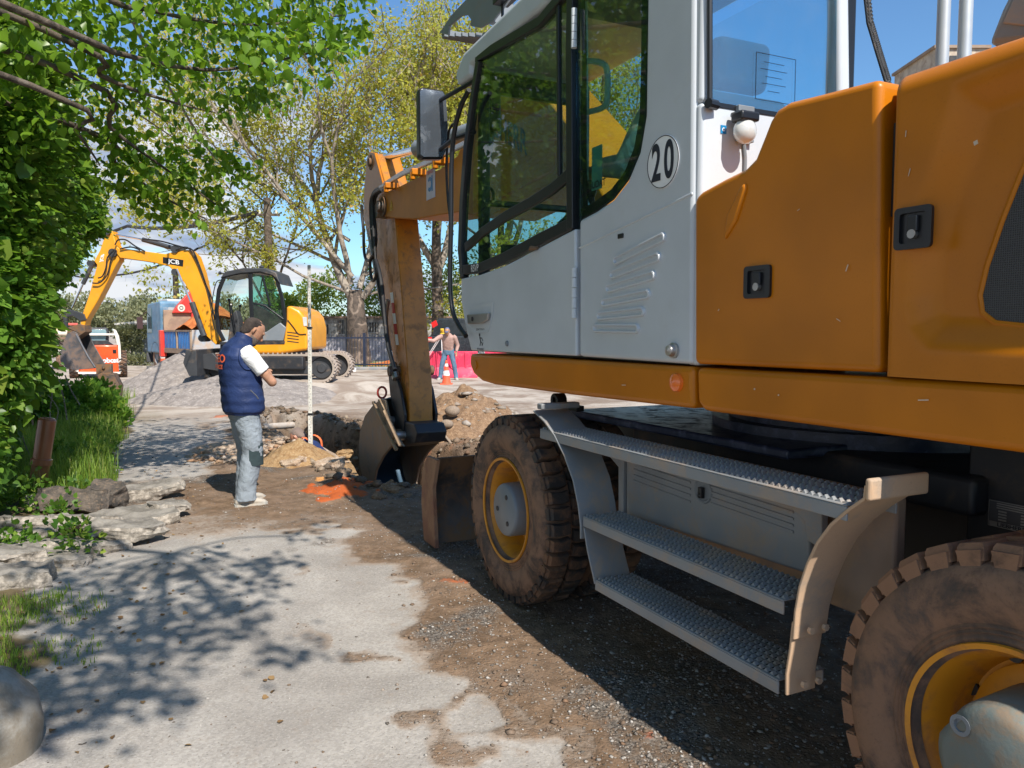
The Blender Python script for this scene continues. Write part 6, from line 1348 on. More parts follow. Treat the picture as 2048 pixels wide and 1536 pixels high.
def shell(g, blobs, n, thick=.35):
    B = np.array(blobs, float); w = (B[:, 3] * B[:, 4] + B[:, 4] * B[:, 5] + B[:, 3] * B[:, 5]); k = g.choice(len(B), n, p=w / w.sum()); b = B[k]
    d = g.normal(0, 1, (n, 3)); d /= np.linalg.norm(d, axis=1, keepdims=True); r = 1 - thick * g.random((n, 1)) ** 1.5
    r = r * (1 + .22 * (g.random((n, 1)) - .5)); return b[:, :3] + d * r * b[:, 3:6], d
def clump(C, D, g, m, spread):
    """each centre becomes m leaves"""
    C2 = np.repeat(C, m, 0) + g.normal(0, spread, (len(C) * m, 3)); D2 = np.repeat(D, m, 0); return C2, D2

# --- grass and weeds on the verge
def blades(name, n, region, h0, h1, wd, matr, seed, parent=None, lean=.35):
    g = np.random.default_rng(seed); x, y = region(g, n); n = len(x); z = height(x, y, False) - .01
    h = h0 + (h1 - h0) * g.random(n) ** 1.6; h *= .6 + .9 * fbm(x, y, .5, 3, seed)
    a = g.uniform(0, 2 * pi, n); l = g.uniform(.1, lean, n) * h * 1.6; bx, by = np.cos(a) * l, np.sin(a) * l; w = wd * (.6 + .8 * g.random(n)); px, py = -np.sin(a) * w, np.cos(a) * w
    V = np.stack([np.stack([x - px, y - py, z], -1), np.stack([x + px, y + py, z], -1), np.stack([x + bx * .35 + px * .8, y + by * .35 + py * .8, z + h * .62], -1), np.stack([x + bx * .35 - px * .8, y + by * .35 - py * .8, z + h * .62], -1),
                  np.stack([x + bx + px * .1, y + by + py * .1, z + h], -1), np.stack([x + bx - px * .1, y + by - py * .1, z + h], -1)], 1).reshape(-1, 3)
    F = (np.arange(n)[:, None, None] * 6 + np.array([(0, 1, 2, 3), (3, 2, 4, 5)])[None]).reshape(-1, 4)
    return obj(name, fast_mesh(name, V, F), matr, parent, 'stuff')
def vreg(vmin, vmax, u0, u1, edge=.35, dens=None, bare=0.0):
    def f(g, n):
        u = u0 + (u1 - u0) * g.random(n * 2) ** 1.25; v = g.uniform(vmin, vmax, n * 2)
        x = F1.o.x + u * F1.X.x + v * F1.Y.x; y = F1.o.y + u * F1.X.y + v * F1.Y.y
        HP = [tuple(gp(a, b_))[:2] for a, b_ in ((40, 1015), (180, 1000), (250, 985), (345, 985), (345, 1100), (210, 1130), (130, 1200), (-40, 1230), (-160, 1230), (-160, 1060))]
        k = (poly_sd(x, y, HP) < .03) & (v > vmin + edge * 2 * (fbm(x, y, .7, 3, 77) - .15)) & (fbm(x, y, .45, 3, 78) > bare); return x[k][:n], y[k][:n]
    return f
blades('tall_grass', 60000, vreg(1.95, 4.6, 1.8, 15.0), .05, .34, .0035, m_grass, 1)
blades('short_grass', 22000, vreg(2.12, 3.4, -2.2, 2.4, .4, None, .38), .02, .08, .0025, m_grass, 2)
blades('grass_tufts', 1800, vreg(1.95, 2.45, -.6, 2.6, .2, None, .60), .015, .06, .0025, m_grass, 3)
def weeds(name, blobs, n, size, matr, seed, simple=False, thick=.9):
    g = np.random.default_rng(seed); C, D = shell(g, blobs, n, thick); k = C[:, 2] > .02; C, D = C[k], D[k]
    D = D * .8 + np.array([0, -.2, .25]); return obj(name, leaf_mesh(name, C, D, size * g.uniform(.6, 1.25, len(C)), simple=simple, seed=seed), matr, kind='stuff')
def B(px, py, Y, r, rz=None, ry=None):
    p = at(px, py, Y); k = Y / FOC; return (p.x, p.y, p.z, r * k, (ry or r * k), (rz or r) * k)
weeds('nettle_weeds', [B(215, 850, 12.2, 42, 62), B(170, 830, 12.8, 50, 70), B(130, 860, 12, 50, 60), B(225, 905, 10.6, 30, 40), B(185, 800, 13.6, 50, 40), B(90, 900, 10.5, 40, 50)], 9000, .075, m_weed, 4)
weeds('yellow_weeds', [B(60, 975, 8.4, 55, 45), B(20, 1000, 7.8, 50, 42), B(120, 960, 9.0, 45, 35), B(10, 1035, 7.0, 45, 25), B(85, 1005, 7.7, 40, 20), B(30, 935, 8.9, 50, 45)], 5200, .055, m_weed, 5)

g = np.random.default_rng(404); WB = []
for k in range(120):
    u_ = 1.8 + 12 * g.random() ** 1.3; v_ = 2.25 + 2.2 * g.random(); x_ = F1.o.x + u_ * F1.X.x + v_ * F1.Y.x; y_ = F1.o.y + u_ * F1.X.y + v_ * F1.Y.y; h_ = g.uniform(.08, .24); WB.append((x_, y_, Hz(x_, y_) + h_ * .6, g.uniform(.10, .26), g.uniform(.10, .26), h_))
weeds('broadleaf_weeds', WB, 15000, .045, m_weed, 6)
def litter(g, n):
    u = g.uniform(-2, 9, n * 3); v = 1.0 + 1.5 * g.random(n * 3) ** .5; x = F1.o.x + u * F1.X.x + v * F1.Y.x; y = F1.o.y + u * F1.X.y + v * F1.Y.y; return x[:n], y[:n]
lx, ly = litter(g, 420); lz = height(lx, ly) + .006; LC = np.stack([lx, ly, lz], -1); LD = g.normal(0, 1, LC.shape) * np.array([1, 1, .12])
obj('dry_leaf_litter', leaf_mesh('dry_leaf_litter', LC, LD, g.uniform(.012, .035, len(LC)), roll=.35, seed=9), leafmat('dry_leaf', (.16, .09, .04), (.34, .22, .10), None, .1, .8), kind='stuff')

# --- the ivy hedge on the left
hedge = root('ivy_hedge', tuple(gp(40, 960)), 0, 'tall dark green ivy covered hedge along the left side of the lane', 'hedge')
hoff = Vector(hedge.location)
HB = [B(-60, 120, 7, 150), B(40, 260, 7.6, 95), B(-20, 420, 7.5, 130), B(85, 370, 9.5, 85, 80), B(130, 430, 11.5, 70, 55), B(40, 520, 8.6, 75), B(80, 510, 11, 65, 50), B(135, 480, 13, 36, 32), B(-10, 640, 7.6, 80), B(40, 620, 9, 48, 70), B(-35, 760, 7.4, 70, 90), B(40, 740, 9, 40, 60), B(-30, 850, 7.8, 50, 65), B(60, 800, 10.5, 40, 50), B(95, 790, 12.5, 34, 34), B(-90, 600, 6, 160, 300), B(-170, 900, 5.4, 140, 160), B(90, 450, 9.5, 55, 50), B(30, 690, 8.4, 45, 70), B(-150, 300, 6, 220, 260), B(105, 545, 12.5, 24, 30), B(70, 600, 11.6, 32, 40), B(60, 690, 11.8, 30, 50)]
g = np.random.default_rng(21); C, D = shell(g, HB, 50000, .45); k = C[:, 2] > .05; C, D = C[k], D[k]
D = D + np.array([.1, -.15, -.25]); C2, D2 = clump(C, D, g, 2, .05)
o = obj('foliage', leaf_mesh('foliage', C2 - np.array(hoff), D2, g.uniform(.026, .082, len(C2)), seed=22), m_ivy, hedge, 'stuff')
C, D = shell(g, HB, 9000, .95); k = C[:, 2] > .05; C, D = C[k], D[k]
obj('inner_foliage', leaf_mesh('inner_foliage', C - np.array(hoff), D + g.normal(0, .8, D.shape), g.uniform(.10, .19, len(C)), seed=23), m_ivy, hedge, 'stuff')
for k in range(26):
    x = random.uniform(10, 130); y = random.uniform(140, 860); Y = 7.5 + x * .03 + random.uniform(-1.0, -.3); L = random.uniform(60, 190)
    P0 = [at(x + random.uniform(-14, 14) * q + 6 * q, y + L * q / 4, Y) - hoff for q in range(5)]
    mb = MB(); mb.tube(smooth_path(P0, 3), [.006] * 12 + [.002], 5); part('vine_stem', mb, m_twig, hedge)
for k, P0 in enumerate(([(57, 482), (74, 560), (66, 640), (50, 700)], [(60, 640), (62, 720), (60, 800), (66, 850)], [(30, 150), (45, 240), (40, 330), (52, 420)], [(100, 745), (104, 790), (100, 830), (110, 870)], [(118, 760), (128, 800), (134, 840)], [(130, 750), (142, 780), (160, 810)])):
    mb = MB(); mb.tube(smooth_path([at(x, y, 6.8 if k < 3 else 9.6) - hoff for x, y in P0], 4), .009, 6); part('vine_stem', mb, m_twig, hedge)

# --- generic branching tree
def grow(g, p, d, L, r, lev, segs, tips, up=.08, wig=.22, split=(2, 4), shrink=.68, ang=.55, minlev=0, lat=True):
    n = 5; P = [p]; q = p.copy(); dd = d.normalized()
    for k in range(n):
        dd = (dd + Vector(g.normal(0, wig, 3)) * .5 + Vector((0, 0, up))).normalized(); q = q + dd * (L / n); P.append(q.copy())
        if lev > 0 and lat and k >= 1 and g.random() < .75:
            ax = Vector(g.normal(0, 1, 3)).cross(dd).normalized(); nd = (dd + ax * ang * 1.7).normalized(); grow(g, q, nd, L * shrink * g.uniform(.6, 1.0), r * (1 - .5 * k / n) * .48, lev - 1, segs, tips, up, wig, split, shrink, ang, minlev, lat)
    rr = [r * (1 - .42 * k / n) for k in range(n + 1)]; segs.append((P, rr, lev))
    if lev <= minlev: tips += P[2:]
    if lev > 0:
        for k in range(int(g.integers(*split))):
            ax = Vector(g.normal(0, 1, 3)).cross(dd).normalized(); grow(g, q, (dd + ax * ang * g.uniform(.5, 1.3)).normalized(), L * shrink * g.uniform(.75, 1.1), r * .58, lev - 1, segs, tips, up, wig, split, shrink, ang, minlev, lat)
def tree(name, base, label, cat, seed, trunkpts, trunkr, limbs, leafm, nleaf, lsize, barkm, lev=3, spread=.35, group=None, simple=True, up=.06, extra=None, shrink=.68):
    g = np.random.default_rng(seed); T = root(name, base, 0, label, cat, group); b0 = Vector(base)
    mb = MB(); mb.tube(smooth_path([Vector(p) for p in trunkpts], 4), list(np.interp(np.linspace(0, 1, (len(trunkpts) - 1) * 4 + 1), np.linspace(0, 1, len(trunkr)), trunkr)), 16)
    part('trunk', mb, barkm, T, smooth=70)
    tips = []
    for (p, d, L, r) in limbs:
        segs = []; grow(g, Vector(p), Vector(d), L, r, lev, segs, tips, up, shrink=shrink)
        mb = MB()
        for P, rr, lv in segs: mb.tube(P, rr, 7 if lv >= lev - 1 else (5 if lv else 3))
        part('limb', mb, m_palebark if barkm is m_planebark else barkm, T, smooth=70)
    tp = np.array([tuple(t) for t in tips]); k = g.integers(0, len(tp), nleaf); C = tp[k] + g.normal(0, spread, (nleaf, 3)) * (.3 + .7 * g.random((nleaf, 1)))
    if extra is not None: C = np.concatenate([C, extra(g)])
    D = g.normal(0, 1, (len(C), 3)) + np.array([0, 0, -.3])
    obj('crown', leaf_mesh('crown', C, D, lsize * g.uniform(.55, 1.3, len(C)), simple=simple, seed=seed), leafm, T, 'stuff'); return T
# big plane tree behind the fence
PB = gp(716, 741); PB = Vector((-6.9, 34.5, 0))
TR = [(0, 0, -.1), (.02, 0, .9), (-.05, 0, 2.2), (-.12, .1, 3.3)]
LM = [((-.25, 0, 3.0), (-.45, .2, 1), 4.6, .36), ((.25, 0, 3.0), (.75, -.1, 1), 4.2, .28), ((-.2, 0, 3.9), (-1.3, -.25, .95), 6.2, .22), ((-.3, .1, 3.6), (-.2, -.4, 1.2), 5.4, .24), ((.1, 0, 3.4), (.4, .4, 1.3), 5.2, .24), ((-.4, 0, 4.4), (-1.4, .3, .35), 5.0, .15), ((.4, 0, 4.0), (1.4, -.3, .5), 4.4, .15), ((-.3, 0, 3.2), (-1.5, -.5, .25), 5.4, .13), ((-.3, 0, 5.5), (-1.6, .2, .8), 6.2, .15), ((.2, 0, 3.1), (1.2, .5, .2), 4.6, .11)]
tree('plane_tree', PB, 'big plane tree with forked mottled trunk behind the black fence', 'tree', 5, TR, [.66, .50, .42, .34], [(p, d, L, r * .56) for p, d, L, r in LM], m_plane, 38000, .17, m_planebark, 3, .42, 'plane trees in spring leaf')
LM2 = [((0, 0, 5), (.1, 0, 1), 5.2, .22), ((0, 0, 4.2), (.5, .2, 1.1), 4.6, .18), ((0, 0, 4.5), (-.5, .1, 1.1), 4.8, .18), ((0, 0, 6.5), (.3, -.3, 1.1), 4.5, .14), ((0, 0, 7), (-.35, -.2, 1.2), 4.4, .14), ((0, 0, 8), (0, .3, 1.2), 4.4, .12)]
tree('plane_tree', Vector((-3.6, 37.0, 0)), 'slender plane tree rising directly behind the yellow digging arm', 'tree', 9, [(0, 0, -.1), (.05, 0, 2.5), (0, 0, 5), (.02, 0, 8.2)], [.34, .28, .24, .15], LM2, m_plane, 15000, .16, m_planebark, 3, .45, 'plane trees in spring leaf')
tree('plane_tree', Vector((-.6, 41.0, 0)), 'plane tree seen past the front edge of the big excavator cab', 'tree', 13, [(0, 0, -.1), (.05, 0, 2.5), (0, 0, 4.4), (.02, 0, 7.2)], [.34, .28, .24, .15], LM2, m_plane, 17000, .18, m_planebark, 3, .5, 'plane trees in spring leaf')
tree('plane_tree', Vector((4.4, 39.0, 0)), 'plane tree seen through the windows of the big excavator cab', 'tree', 17, [(0, 0, -.1), (.05, 0, 2.5), (0, 0, 4.4), (.02, 0, 7.2)], [.34, .28, .24, .15], LM2, m_plane, 12000, .20, m_planebark, 3, .5, 'plane trees in spring leaf')
# thin tree around the utility pole
tree('ivy_tree', Vector((-10.6, 34, 0)), 'thin young tree with yellow green leaves around the utility pole', 'tree', 29, [(0, 0, -.1), (.05, 0, 2), (0, 0, 4.4)], [.16, .13, .10], [((0, 0, 2.2), (-.5, 0, 1), 2.6, .07), ((0, 0, 3), (.5, .2, 1), 2.6, .07), ((0, 0, 4.2), (.1, 0, 1), 2.6, .08)], m_plane, 4200, .14, m_bark, 2, .35)
# shrubs behind the old wall, one by one
for k, (px, py, Y, r, lab) in enumerate(((600, 610, 44, 52, 'rounded green shrub behind the yellow digger counterweight'), (655, 600, 46, 60, 'green shrub over the old wall left of the plane trunk'), (775, 600, 45, 62, 'bright green shrub over the wall right of the plane trunk'), (850, 600, 44, 72, 'leafy shrub directly behind the surveyor'), (910, 560, 47, 80, 'tall olive green shrub behind the cab grab rail'), (985, 560, 46, 90, 'shrub glimpsed through the lower door window'), (560, 640, 40, 36, 'low green shrub behind the small digger cab'), (1065, 550, 46, 90, 'shrub glimpsed through the upper door window'))):
    g = np.random.default_rng(60 + k); p = at(px, py, Y); base = Vector((p.x, p.y, 0)); p.z += .75; r *= 1.12; sh = root('shrub', base, 0, lab, 'shrub', 'shrubs behind the old wall')
    bl = [tuple(np.array([g.normal(0, .5) * r * Y / FOC * .7, g.normal(0, .4), 0]) + np.array([0, 0, z])) + (r * Y / FOC * .62,) * 3 for z in np.linspace(.8, max(1.2, p.z), 4)]
    bl = [(a, b, c, d, e, f * .9) for a, b, c, d, e, f in bl]
    C, D = shell(g, bl, 3600, .7); kk = C[:, 2] > 0
    obj('foliage', leaf_mesh('foliage', C[kk], D[kk] + g.normal(0, .5, D[kk].shape), g.uniform(.10, .24, kk.sum()), simple=True, seed=k), m_midleaf, sh, 'stuff')
    for q in range(3):
        mb = MB(); mb.tube([(q * .2 - .2, 0, -.05), (q * .3 - .3, .1, 1.4)], [.05, .02], 6); part('stem', mb, m_bark, sh)
# distant olive coloured trees on the left
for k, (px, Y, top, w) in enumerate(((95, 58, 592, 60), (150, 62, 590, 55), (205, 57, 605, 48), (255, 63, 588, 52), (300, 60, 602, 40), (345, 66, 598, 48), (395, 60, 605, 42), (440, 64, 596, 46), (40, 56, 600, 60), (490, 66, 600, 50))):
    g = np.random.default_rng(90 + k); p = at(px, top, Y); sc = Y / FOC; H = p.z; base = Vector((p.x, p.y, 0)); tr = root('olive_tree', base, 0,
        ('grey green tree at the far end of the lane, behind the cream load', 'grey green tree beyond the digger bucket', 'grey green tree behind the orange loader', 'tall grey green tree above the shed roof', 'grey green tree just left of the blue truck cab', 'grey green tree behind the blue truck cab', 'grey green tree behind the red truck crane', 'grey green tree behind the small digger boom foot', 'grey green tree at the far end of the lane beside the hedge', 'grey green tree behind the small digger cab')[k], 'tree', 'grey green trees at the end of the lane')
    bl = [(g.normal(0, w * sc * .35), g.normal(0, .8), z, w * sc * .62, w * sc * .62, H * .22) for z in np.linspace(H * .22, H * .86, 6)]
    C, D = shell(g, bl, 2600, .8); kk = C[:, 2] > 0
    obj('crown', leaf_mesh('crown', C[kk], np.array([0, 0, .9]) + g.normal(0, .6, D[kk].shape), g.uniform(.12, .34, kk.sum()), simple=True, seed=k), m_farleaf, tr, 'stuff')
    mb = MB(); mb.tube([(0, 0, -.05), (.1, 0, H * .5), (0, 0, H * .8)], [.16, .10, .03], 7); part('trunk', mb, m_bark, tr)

# --- the roadside broad-leaved tree that hangs over the lane
BT = Vector((-6.2, 1.2, 0)); bt = root('broadleaf_tree', BT, 0, 'broad leaved green tree hanging over the lane from the upper left', 'tree')
def bl(P): return [Vector(p) - BT for p in P]
mb = MB(); mb.tube(smooth_path(bl([(-6.2, 1.2, -.1), (-6.1, 1.3, 1.5), (-5.8, 1.6, 3.2), (-5.4, 2.0, 4.6)]), 4), [.30] * 4 + [.24] * 4 + [.18] * 4 + [.14], 14); part('trunk', mb, m_bark, bt, smooth=70)
BR = [[(-5.6, 1.9, 4.2), at(60, 30, 5.0), at(250, 110, 5.8), at(420, 140, 6.4), at(560, 120, 6.8), at(700, 85, 7.2)],
      [(-5.5, 2.0, 4.4), at(80, -60, 5.2), at(300, 20, 6.0), at(500, 50, 6.6), at(690, 30, 7.0)],
      [(-5.8, 1.7, 3.6), at(100, 130, 5.6), at(220, 255, 6.3), at(320, 330, 6.7), at(455, 425, 7.1)],
      [(-5.8, 1.7, 3.4), at(120, 240, 6.4), at(230, 325, 7.2), at(320, 390, 7.6), at(415, 440, 8.0)],
      [(-5.6, 1.8, 4.0), at(90, 60, 5.4), at(200, 150, 5.9), at(330, 200, 6.3), at(430, 225, 6.8)],
      [(-5.4, 2.0, 4.6), at(200, -150, 5.4), at(420, -60, 6.2), at(620, -30, 6.8)],
      [(-5.8, 1.7, 3.7), at(60, 170, 5.2), at(150, 260, 5.6), at(200, 330, 6.0)]]
for P0 in BR:
    mb = MB(); mb.tube(smooth_path(bl(P0), 4), list(np.linspace(.030, .005, (len(P0) - 1) * 4 + 1)), 7); part('branch', mb, m_bark, bt, smooth=70)
g = np.random.default_rng(31)
POLY = [(-60, -700), (760, -700), (735, 20), (718, 90), (680, 120), (660, 165), (600, 170), (560, 190), (520, 160), (470, 205), (430, 235), (395, 205), (330, 245), (290, 200), (250, 225), (200, 265), (150, 225), (100, 260), (-60, 300)]
Cs = []
while len(Cs) < 620:
    x = g.uniform(-60, 760); y = g.uniform(-330, 330)
    if poly_sd(np.array([x]), np.array([y]), POLY)[0] < 6: continue
    if vnoise(x, y, 75, 3) < .30: continue
    Y = g.uniform(5.2, 7.2) + (x / 760) * .9; Cs.append((tuple(at(x, y, Y)), .10))
for P0, n, sp in (([(150, 200), (220, 260), (280, 300), (330, 335), (390, 380), (460, 425)], 30, 13), ([(225, 325), (262, 350), (300, 385), (345, 420), (410, 440)], 20, 9), ([(170, 90), (230, 170), (290, 215)], 12, 12), ([(330, 300), (380, 320), (430, 335), (478, 345)], 20, 12), ([(190, 330), (215, 350), (225, 400)], 5, 8), ([(440, 230), (500, 190), (540, 195)], 14, 10), ([(660, 100), (700, 70), (728, 62)], 10, 9), ([(200, 280), (250, 300), (270, 345), (300, 380)], 7, 8)):
    P0 = np.array(P0, float)
    for k in range(n):
        t = g.random() * (len(P0) - 1); i = int(t); q = P0[i] + (P0[min(i + 1, len(P0) - 1)] - P0[i]) * (t - i) + g.normal(0, sp, 2); Cs.append((tuple(at(q[0], q[1], 6.3 + q[0] * .0016 + g.uniform(-.25, .25))), .07))
C = []; 
for c, s in Cs:
    m = int(g.integers(7, 15)); C.append(np.array(c) + g.normal(0, s, (m, 3)) * np.array([1, 1, .8]))
C = np.concatenate(C)
# foliage above the photographer, the part of the crown that shades the near lane
SHD = [(350, 1140, 3), (420, 1128, 4), (445, 1150, 3), (395, 1190, 4), (300, 1185, 4), (205, 1150, 4), (180, 1200, 5), (250, 1225, 5), (320, 1235, 6), (390, 1235, 6), (440, 1215, 4), (485, 1205, 3), (455, 1245, 4), (380, 1272, 5), (310, 1262, 5), (235, 1290, 5), (150, 1250, 6), (95, 1235, 5), (330, 1292, 4), (265, 1360, 6), (225, 1400, 6), (185, 1420, 5), (120, 1320, 5), (100, 1400, 4), (50, 1300, 6), (280, 1335, 5), (505, 1168, 3), (545, 1125, 3), (520, 1130, 3), (565, 1128, 2), (600, 1072, 2), (622, 1048, 2), (560, 1308, 2), (612, 1295, 3), (535, 1312, 2), (60, 1480, 5), (140, 1340, 4), (40, 1380, 6), (20, 1230, 5), (170, 1120, 3), (240, 1170, 4), (90, 1160, 3), (30, 1440, 5), (250, 1130, 2), (120, 1170, 3), (310, 1380, 3), (430, 1105, 2)]
SC = []; cen = []
for px, py, m in SHD:
    q = gp(px, py); h = g.uniform(4.5, 5.4); c = q + sun_dir * (h / sun_dir.z); cen.append(c); r = .055 + .018 * m
    SC.append(np.array(tuple(c)) + g.normal(0, r, (m * 9, 3)) * np.array([1, 1, .6]))
for px, py in ((300, 850), (360, 880), (420, 890), (330, 905), (300, 940), (290, 960), (380, 860), (450, 870), (340, 840), (300, 800), (280, 780), (350, 800), (330, 760), (420, 780), (460, 800)):
    q = gp(px, py); h = g.uniform(4.6, 5.6); c = q + sun_dir * (h / sun_dir.z); SC.append(np.array(tuple(c)) + g.normal(0, .20, (60, 3)) * np.array([1.4, 1, .5])); cen.append(c)
g2 = np.random.default_rng(77); TB_ = [(-7.5, 5, 5.6, 2.6, 3.2, 2.2), (-8, 9, 6.0, 2.6, 3.0, 2.6), (-7.2, 1, 6.0, 2.8, 3.0, 2.4), (-6.0, -3, 5.8, 2.8, 3.0, 2.4), (-10, 12, 5.5, 2.2, 2.6, 2.4), (-5.0, 3.2, 6.9, 1.8, 2.4, 1.2), (-9, 7, 8.6, 3, 4, 2), (-7, 0, 8.4, 3, 4, 2)]
c_, d_ = shell(g2, TB_, 9000, .6); obj('upper_foliage', leaf_mesh('upper_foliage', c_ - np.array(BT), d_ + g2.normal(0, .7, d_.shape), g2.uniform(.16, .34, len(c_)), seed=78), m_ivy, bt, 'stuff')
SC = np.concatenate(SC); C = np.concatenate([C, SC]) - np.array(BT)
cm = sum((Vector(c) for c in cen), Vector()) / len(cen)
hub_ = [Vector((-5.4, 2.0, 4.6)), Vector((-3.4, 1.6, 5.2)), Vector((-1.6, 1.2, 5.4)), Vector((0, .8, 5.4))]
mb = MB(); mb.tube(smooth_path(bl(hub_), 4), list(np.linspace(.09, .03, 13)), 8); part('branch', mb, m_bark, bt, smooth=70)
for c in cen[::2]:
    a = min(hub_, key=lambda h: (h - c).length); mb = MB(); mb.tube(smooth_path(bl([a, (a + c) / 2 + Vector((0, 0, .2)), c]), 3), [.012] * 6 + [.004], 5); part('twig', mb, m_bark, bt)
D = g.normal(0, .55, C.shape) + np.array([.15, -.1, -.8]); SZ = g.uniform(.040, .095, len(C))
# the leaves nearest the lens are single leaves, the rest one mass
dist = np.linalg.norm(C + np.array(BT) - np.array([0, 0, CAM_H]), axis=1)
W_ = C + np.array(BT); pxx = 1024 + FOC * W_[:, 0] / np.maximum(W_[:, 1], .1); pyy = 660 - FOC * (W_[:, 2] - CAM_H) / np.maximum(W_[:, 1], .1)
vis = (W_[:, 1] > 1) & (pxx > 0) & (pxx < 760) & (pyy > 0) & (pyy < 480); order = np.argsort(np.where(vis, dist, 1e9)); near = order[:300]; rest = order[300:]
obj('foliage', leaf_mesh('foliage', C[rest], D[rest], SZ[rest], seed=33), m_leafnear, bt, 'stuff')
lm = fast_mesh('leaf', LEAF, LEAFF); lm.materials.append(m_leafnear)
for k in near:
    d = Vector(D[k]).normalized(); o = bpy.data.objects.new('leaf', lm); COL.objects.link(o); o.parent = bt; o.location = C[k]; o.rotation_euler = (d.to_track_quat('Y', 'Z').to_matrix() @ rotm('Y', random.uniform(-1.2, 1.2))).to_euler(); o.scale = (SZ[k] * 1.15,) * 3
# ------------------------------------------------------------------ walls, fence, yard things
def solo(name, mb, m, loc, label, cat, group=None, bevel=0, smooth=35, seg=2):
    o = part(name, mb, m, None, bevel, smooth=smooth, seg=seg); o.location = loc; tag(o, label, cat, group); return o
# weathered building behind the fence
def oldwallmat():
    m, t, b = mat('weathered_render'); G = N(t, 'ShaderNodeTexCoord').outputs['Object']; sp = N(t, 'ShaderNodeSeparateXYZ'); lk(t, G, sp.inputs[0])
    c = mixc(t, mrange(t, noise(t, 1.1, 7, .7, G), .42, .58), (.52, .50, .48), (.19, .18, .17)); c = mixc(t, mrange(t, noise(t, 4, 5, .6, G), .55, .7), c, (.10, .095, .09)); low = mixc(t, mrange(t, noise(t, 3, 4, .6, G), .3, .7), (.40, .38, .44), (.52, .50, .54))
    c = mixc(t, mrange(t, sp.outputs[2], .95, 1.25, 1, 0), c, low); lk(t, c, b.inputs['Base Color']); b.inputs['Roughness'].default_value = .9; bump(t, b, noise(t, 14, 5, .6, G), .4, .03); return m
YW = 39.5; x0 = at(612, 700, YW).x; x1 = at(850, 700, YW).x; zt_ = at(700, 636, YW).z
wb = root('old_building', ((x0 + x1) / 2, YW, 0), 0, 'low weathered whitewashed building behind the black fence', 'building')
mb = MB(); mb.bb(((x0 - x1) / 2 - 1.5, 0, -.1), ((x1 - x0) / 2 + 6, 4, zt_)); wall_ = part('wall', mb, oldwallmat(), wb)
mb = MB(); mb.bb(((x0 - x1) / 2 - 1.7, -.25, zt_), ((x1 - x0) / 2 + 6.2, 4.2, zt_ + .09)); part('roof_slab', mb, surf('rusty_roof_edge', (.16, .11, .09), .9, dust=(.3, .2, .15), damt=.4), wb)
for (px0, px1, py0, py1) in ((631, 657, 649, 668), (675, 689, 640, 668), (735, 757, 645, 664)):
    a = at(px0, py0, YW) - wb.location; b_ = at(px1, py1, YW) - wb.location; mb = MB(); mb.bb((a.x, -.02, a.z), (b_.x, .05, b_.z)); w_ = part('window', mb, m_dark, wb)
    mb = MB(); mb.bb((a.x - .06, -.06, b_.z - .08), (b_.x + .06, .0, b_.z - .005)); part('sill', mb, m_greystep, w_)
    for k in range(4): mb = MB(); xx = a.x + (b_.x - a.x) * (k + .5) / 4; mb.bb((xx - .015, -.045, a.z), (xx + .015, -.025, b_.z)); part('bar', mb, m_greystep, w_)
a = at(694, 668, YW - .02) - wb.location; mb = MB(); mb.tube([(a.x, -.08, .1), (a.x, -.08, zt_)], .05, 8); part('downpipe', mb, m_charcoal, wb)
# black steel fence: posts, rails, pickets
FE = root('steel_fence', (at(620, 735, 31).x, 31.0, 0), 4, 'black steel picket fence in front of the old building', 'fence'); m_fence = surf('black_fence_paint', (.015, .022, .045), .4)
FLn = 9.4; HF = 1.38
for z in (.16, HF - .14): mb = MB(); mb.bb((0, -.02, z - .03), (FLn, .02, z + .03)); part('rail', mb, m_fence, FE)
for k in range(6): mb = MB(); x = .42 + 1.76 * k; mb.bb((x - .055, -.055, -.05), (x + .055, .055, HF + .06)); part('post', mb, m_fence, FE)
pk = MB(); pk.bb((-.010, -.010, .06), (.010, .010, HF)); pme = pk.mesh('picket'); pme.materials.append(m_fence); n = int(FLn / .118)
for k in range(n): o = bpy.data.objects.new('picket', pme); COL.objects.link(o); o.parent = FE; o.location = (k * .118 + .03, 0, 0)
# low grass strip and kerb under the fence
mb = MB(); mb.bb((-8.6, 29.9, 0), (2, 30.15, .12)); kb_ = part('kerb', mb, m_greystep, None, .02); kb_['kind'] = 'structure'
blades('fence_grass', 5000, lambda g, n: (g.uniform(-8.6, 1.5, n), g.uniform(30.2, 36, n)), .04, .16, .012, m_grass, 44)
# orange soil patches by the plane tree
pile('soil_pile', -3.9, 33.6, 2.6, 1.2, .42, m_redheap, 'low orange earth bank behind the fence at the plane tree foot', 15, 0, .06, 1.2, n=50)
# shed with a white flat roof edge and ivy, far left
S0 = root('shed', (at(255, 715, 38).x, 38, 0), 0, 'low shed with white roof edge between loader and truck', 'shed'); q0 = at(233, 650, 38) - S0.location; q1 = at(296, 646, 38) - S0.location
mb = MB(); mb.prism([(q0.x, -.2, q0.z), (q1.x, -.2, q1.z + .02), (q1.x, -.2, q1.z + .14), (q0.x, -.2, q0.z + .08)], (0, 2.5, 0)); part('roof', mb, m_cream, S0)
mb = MB(); mb.bb((q0.x + .6, .1, 0), (q1.x + 1.0, .3, q0.z)); part('wall', mb, surf('blue_grey_wall', (.38, .42, .46), .85, dust=(.12, .12, .10), damt=.4, dscale=1.5), S0)
weeds('shed_creeper', [tuple(at(x, y, 37.6)) + (r_, .25, r2) for x, y, r_, r2 in ((245, 672, .35, .5), (262, 665, .45, .35), (285, 664, .4, .3), (252, 695, .3, .5), (275, 690, .25, .3))], 2600, .13, m_farleaf, 51, True); bpy.data.objects['shed_creeper']['label'] = 'creeper hanging over the shed wall'
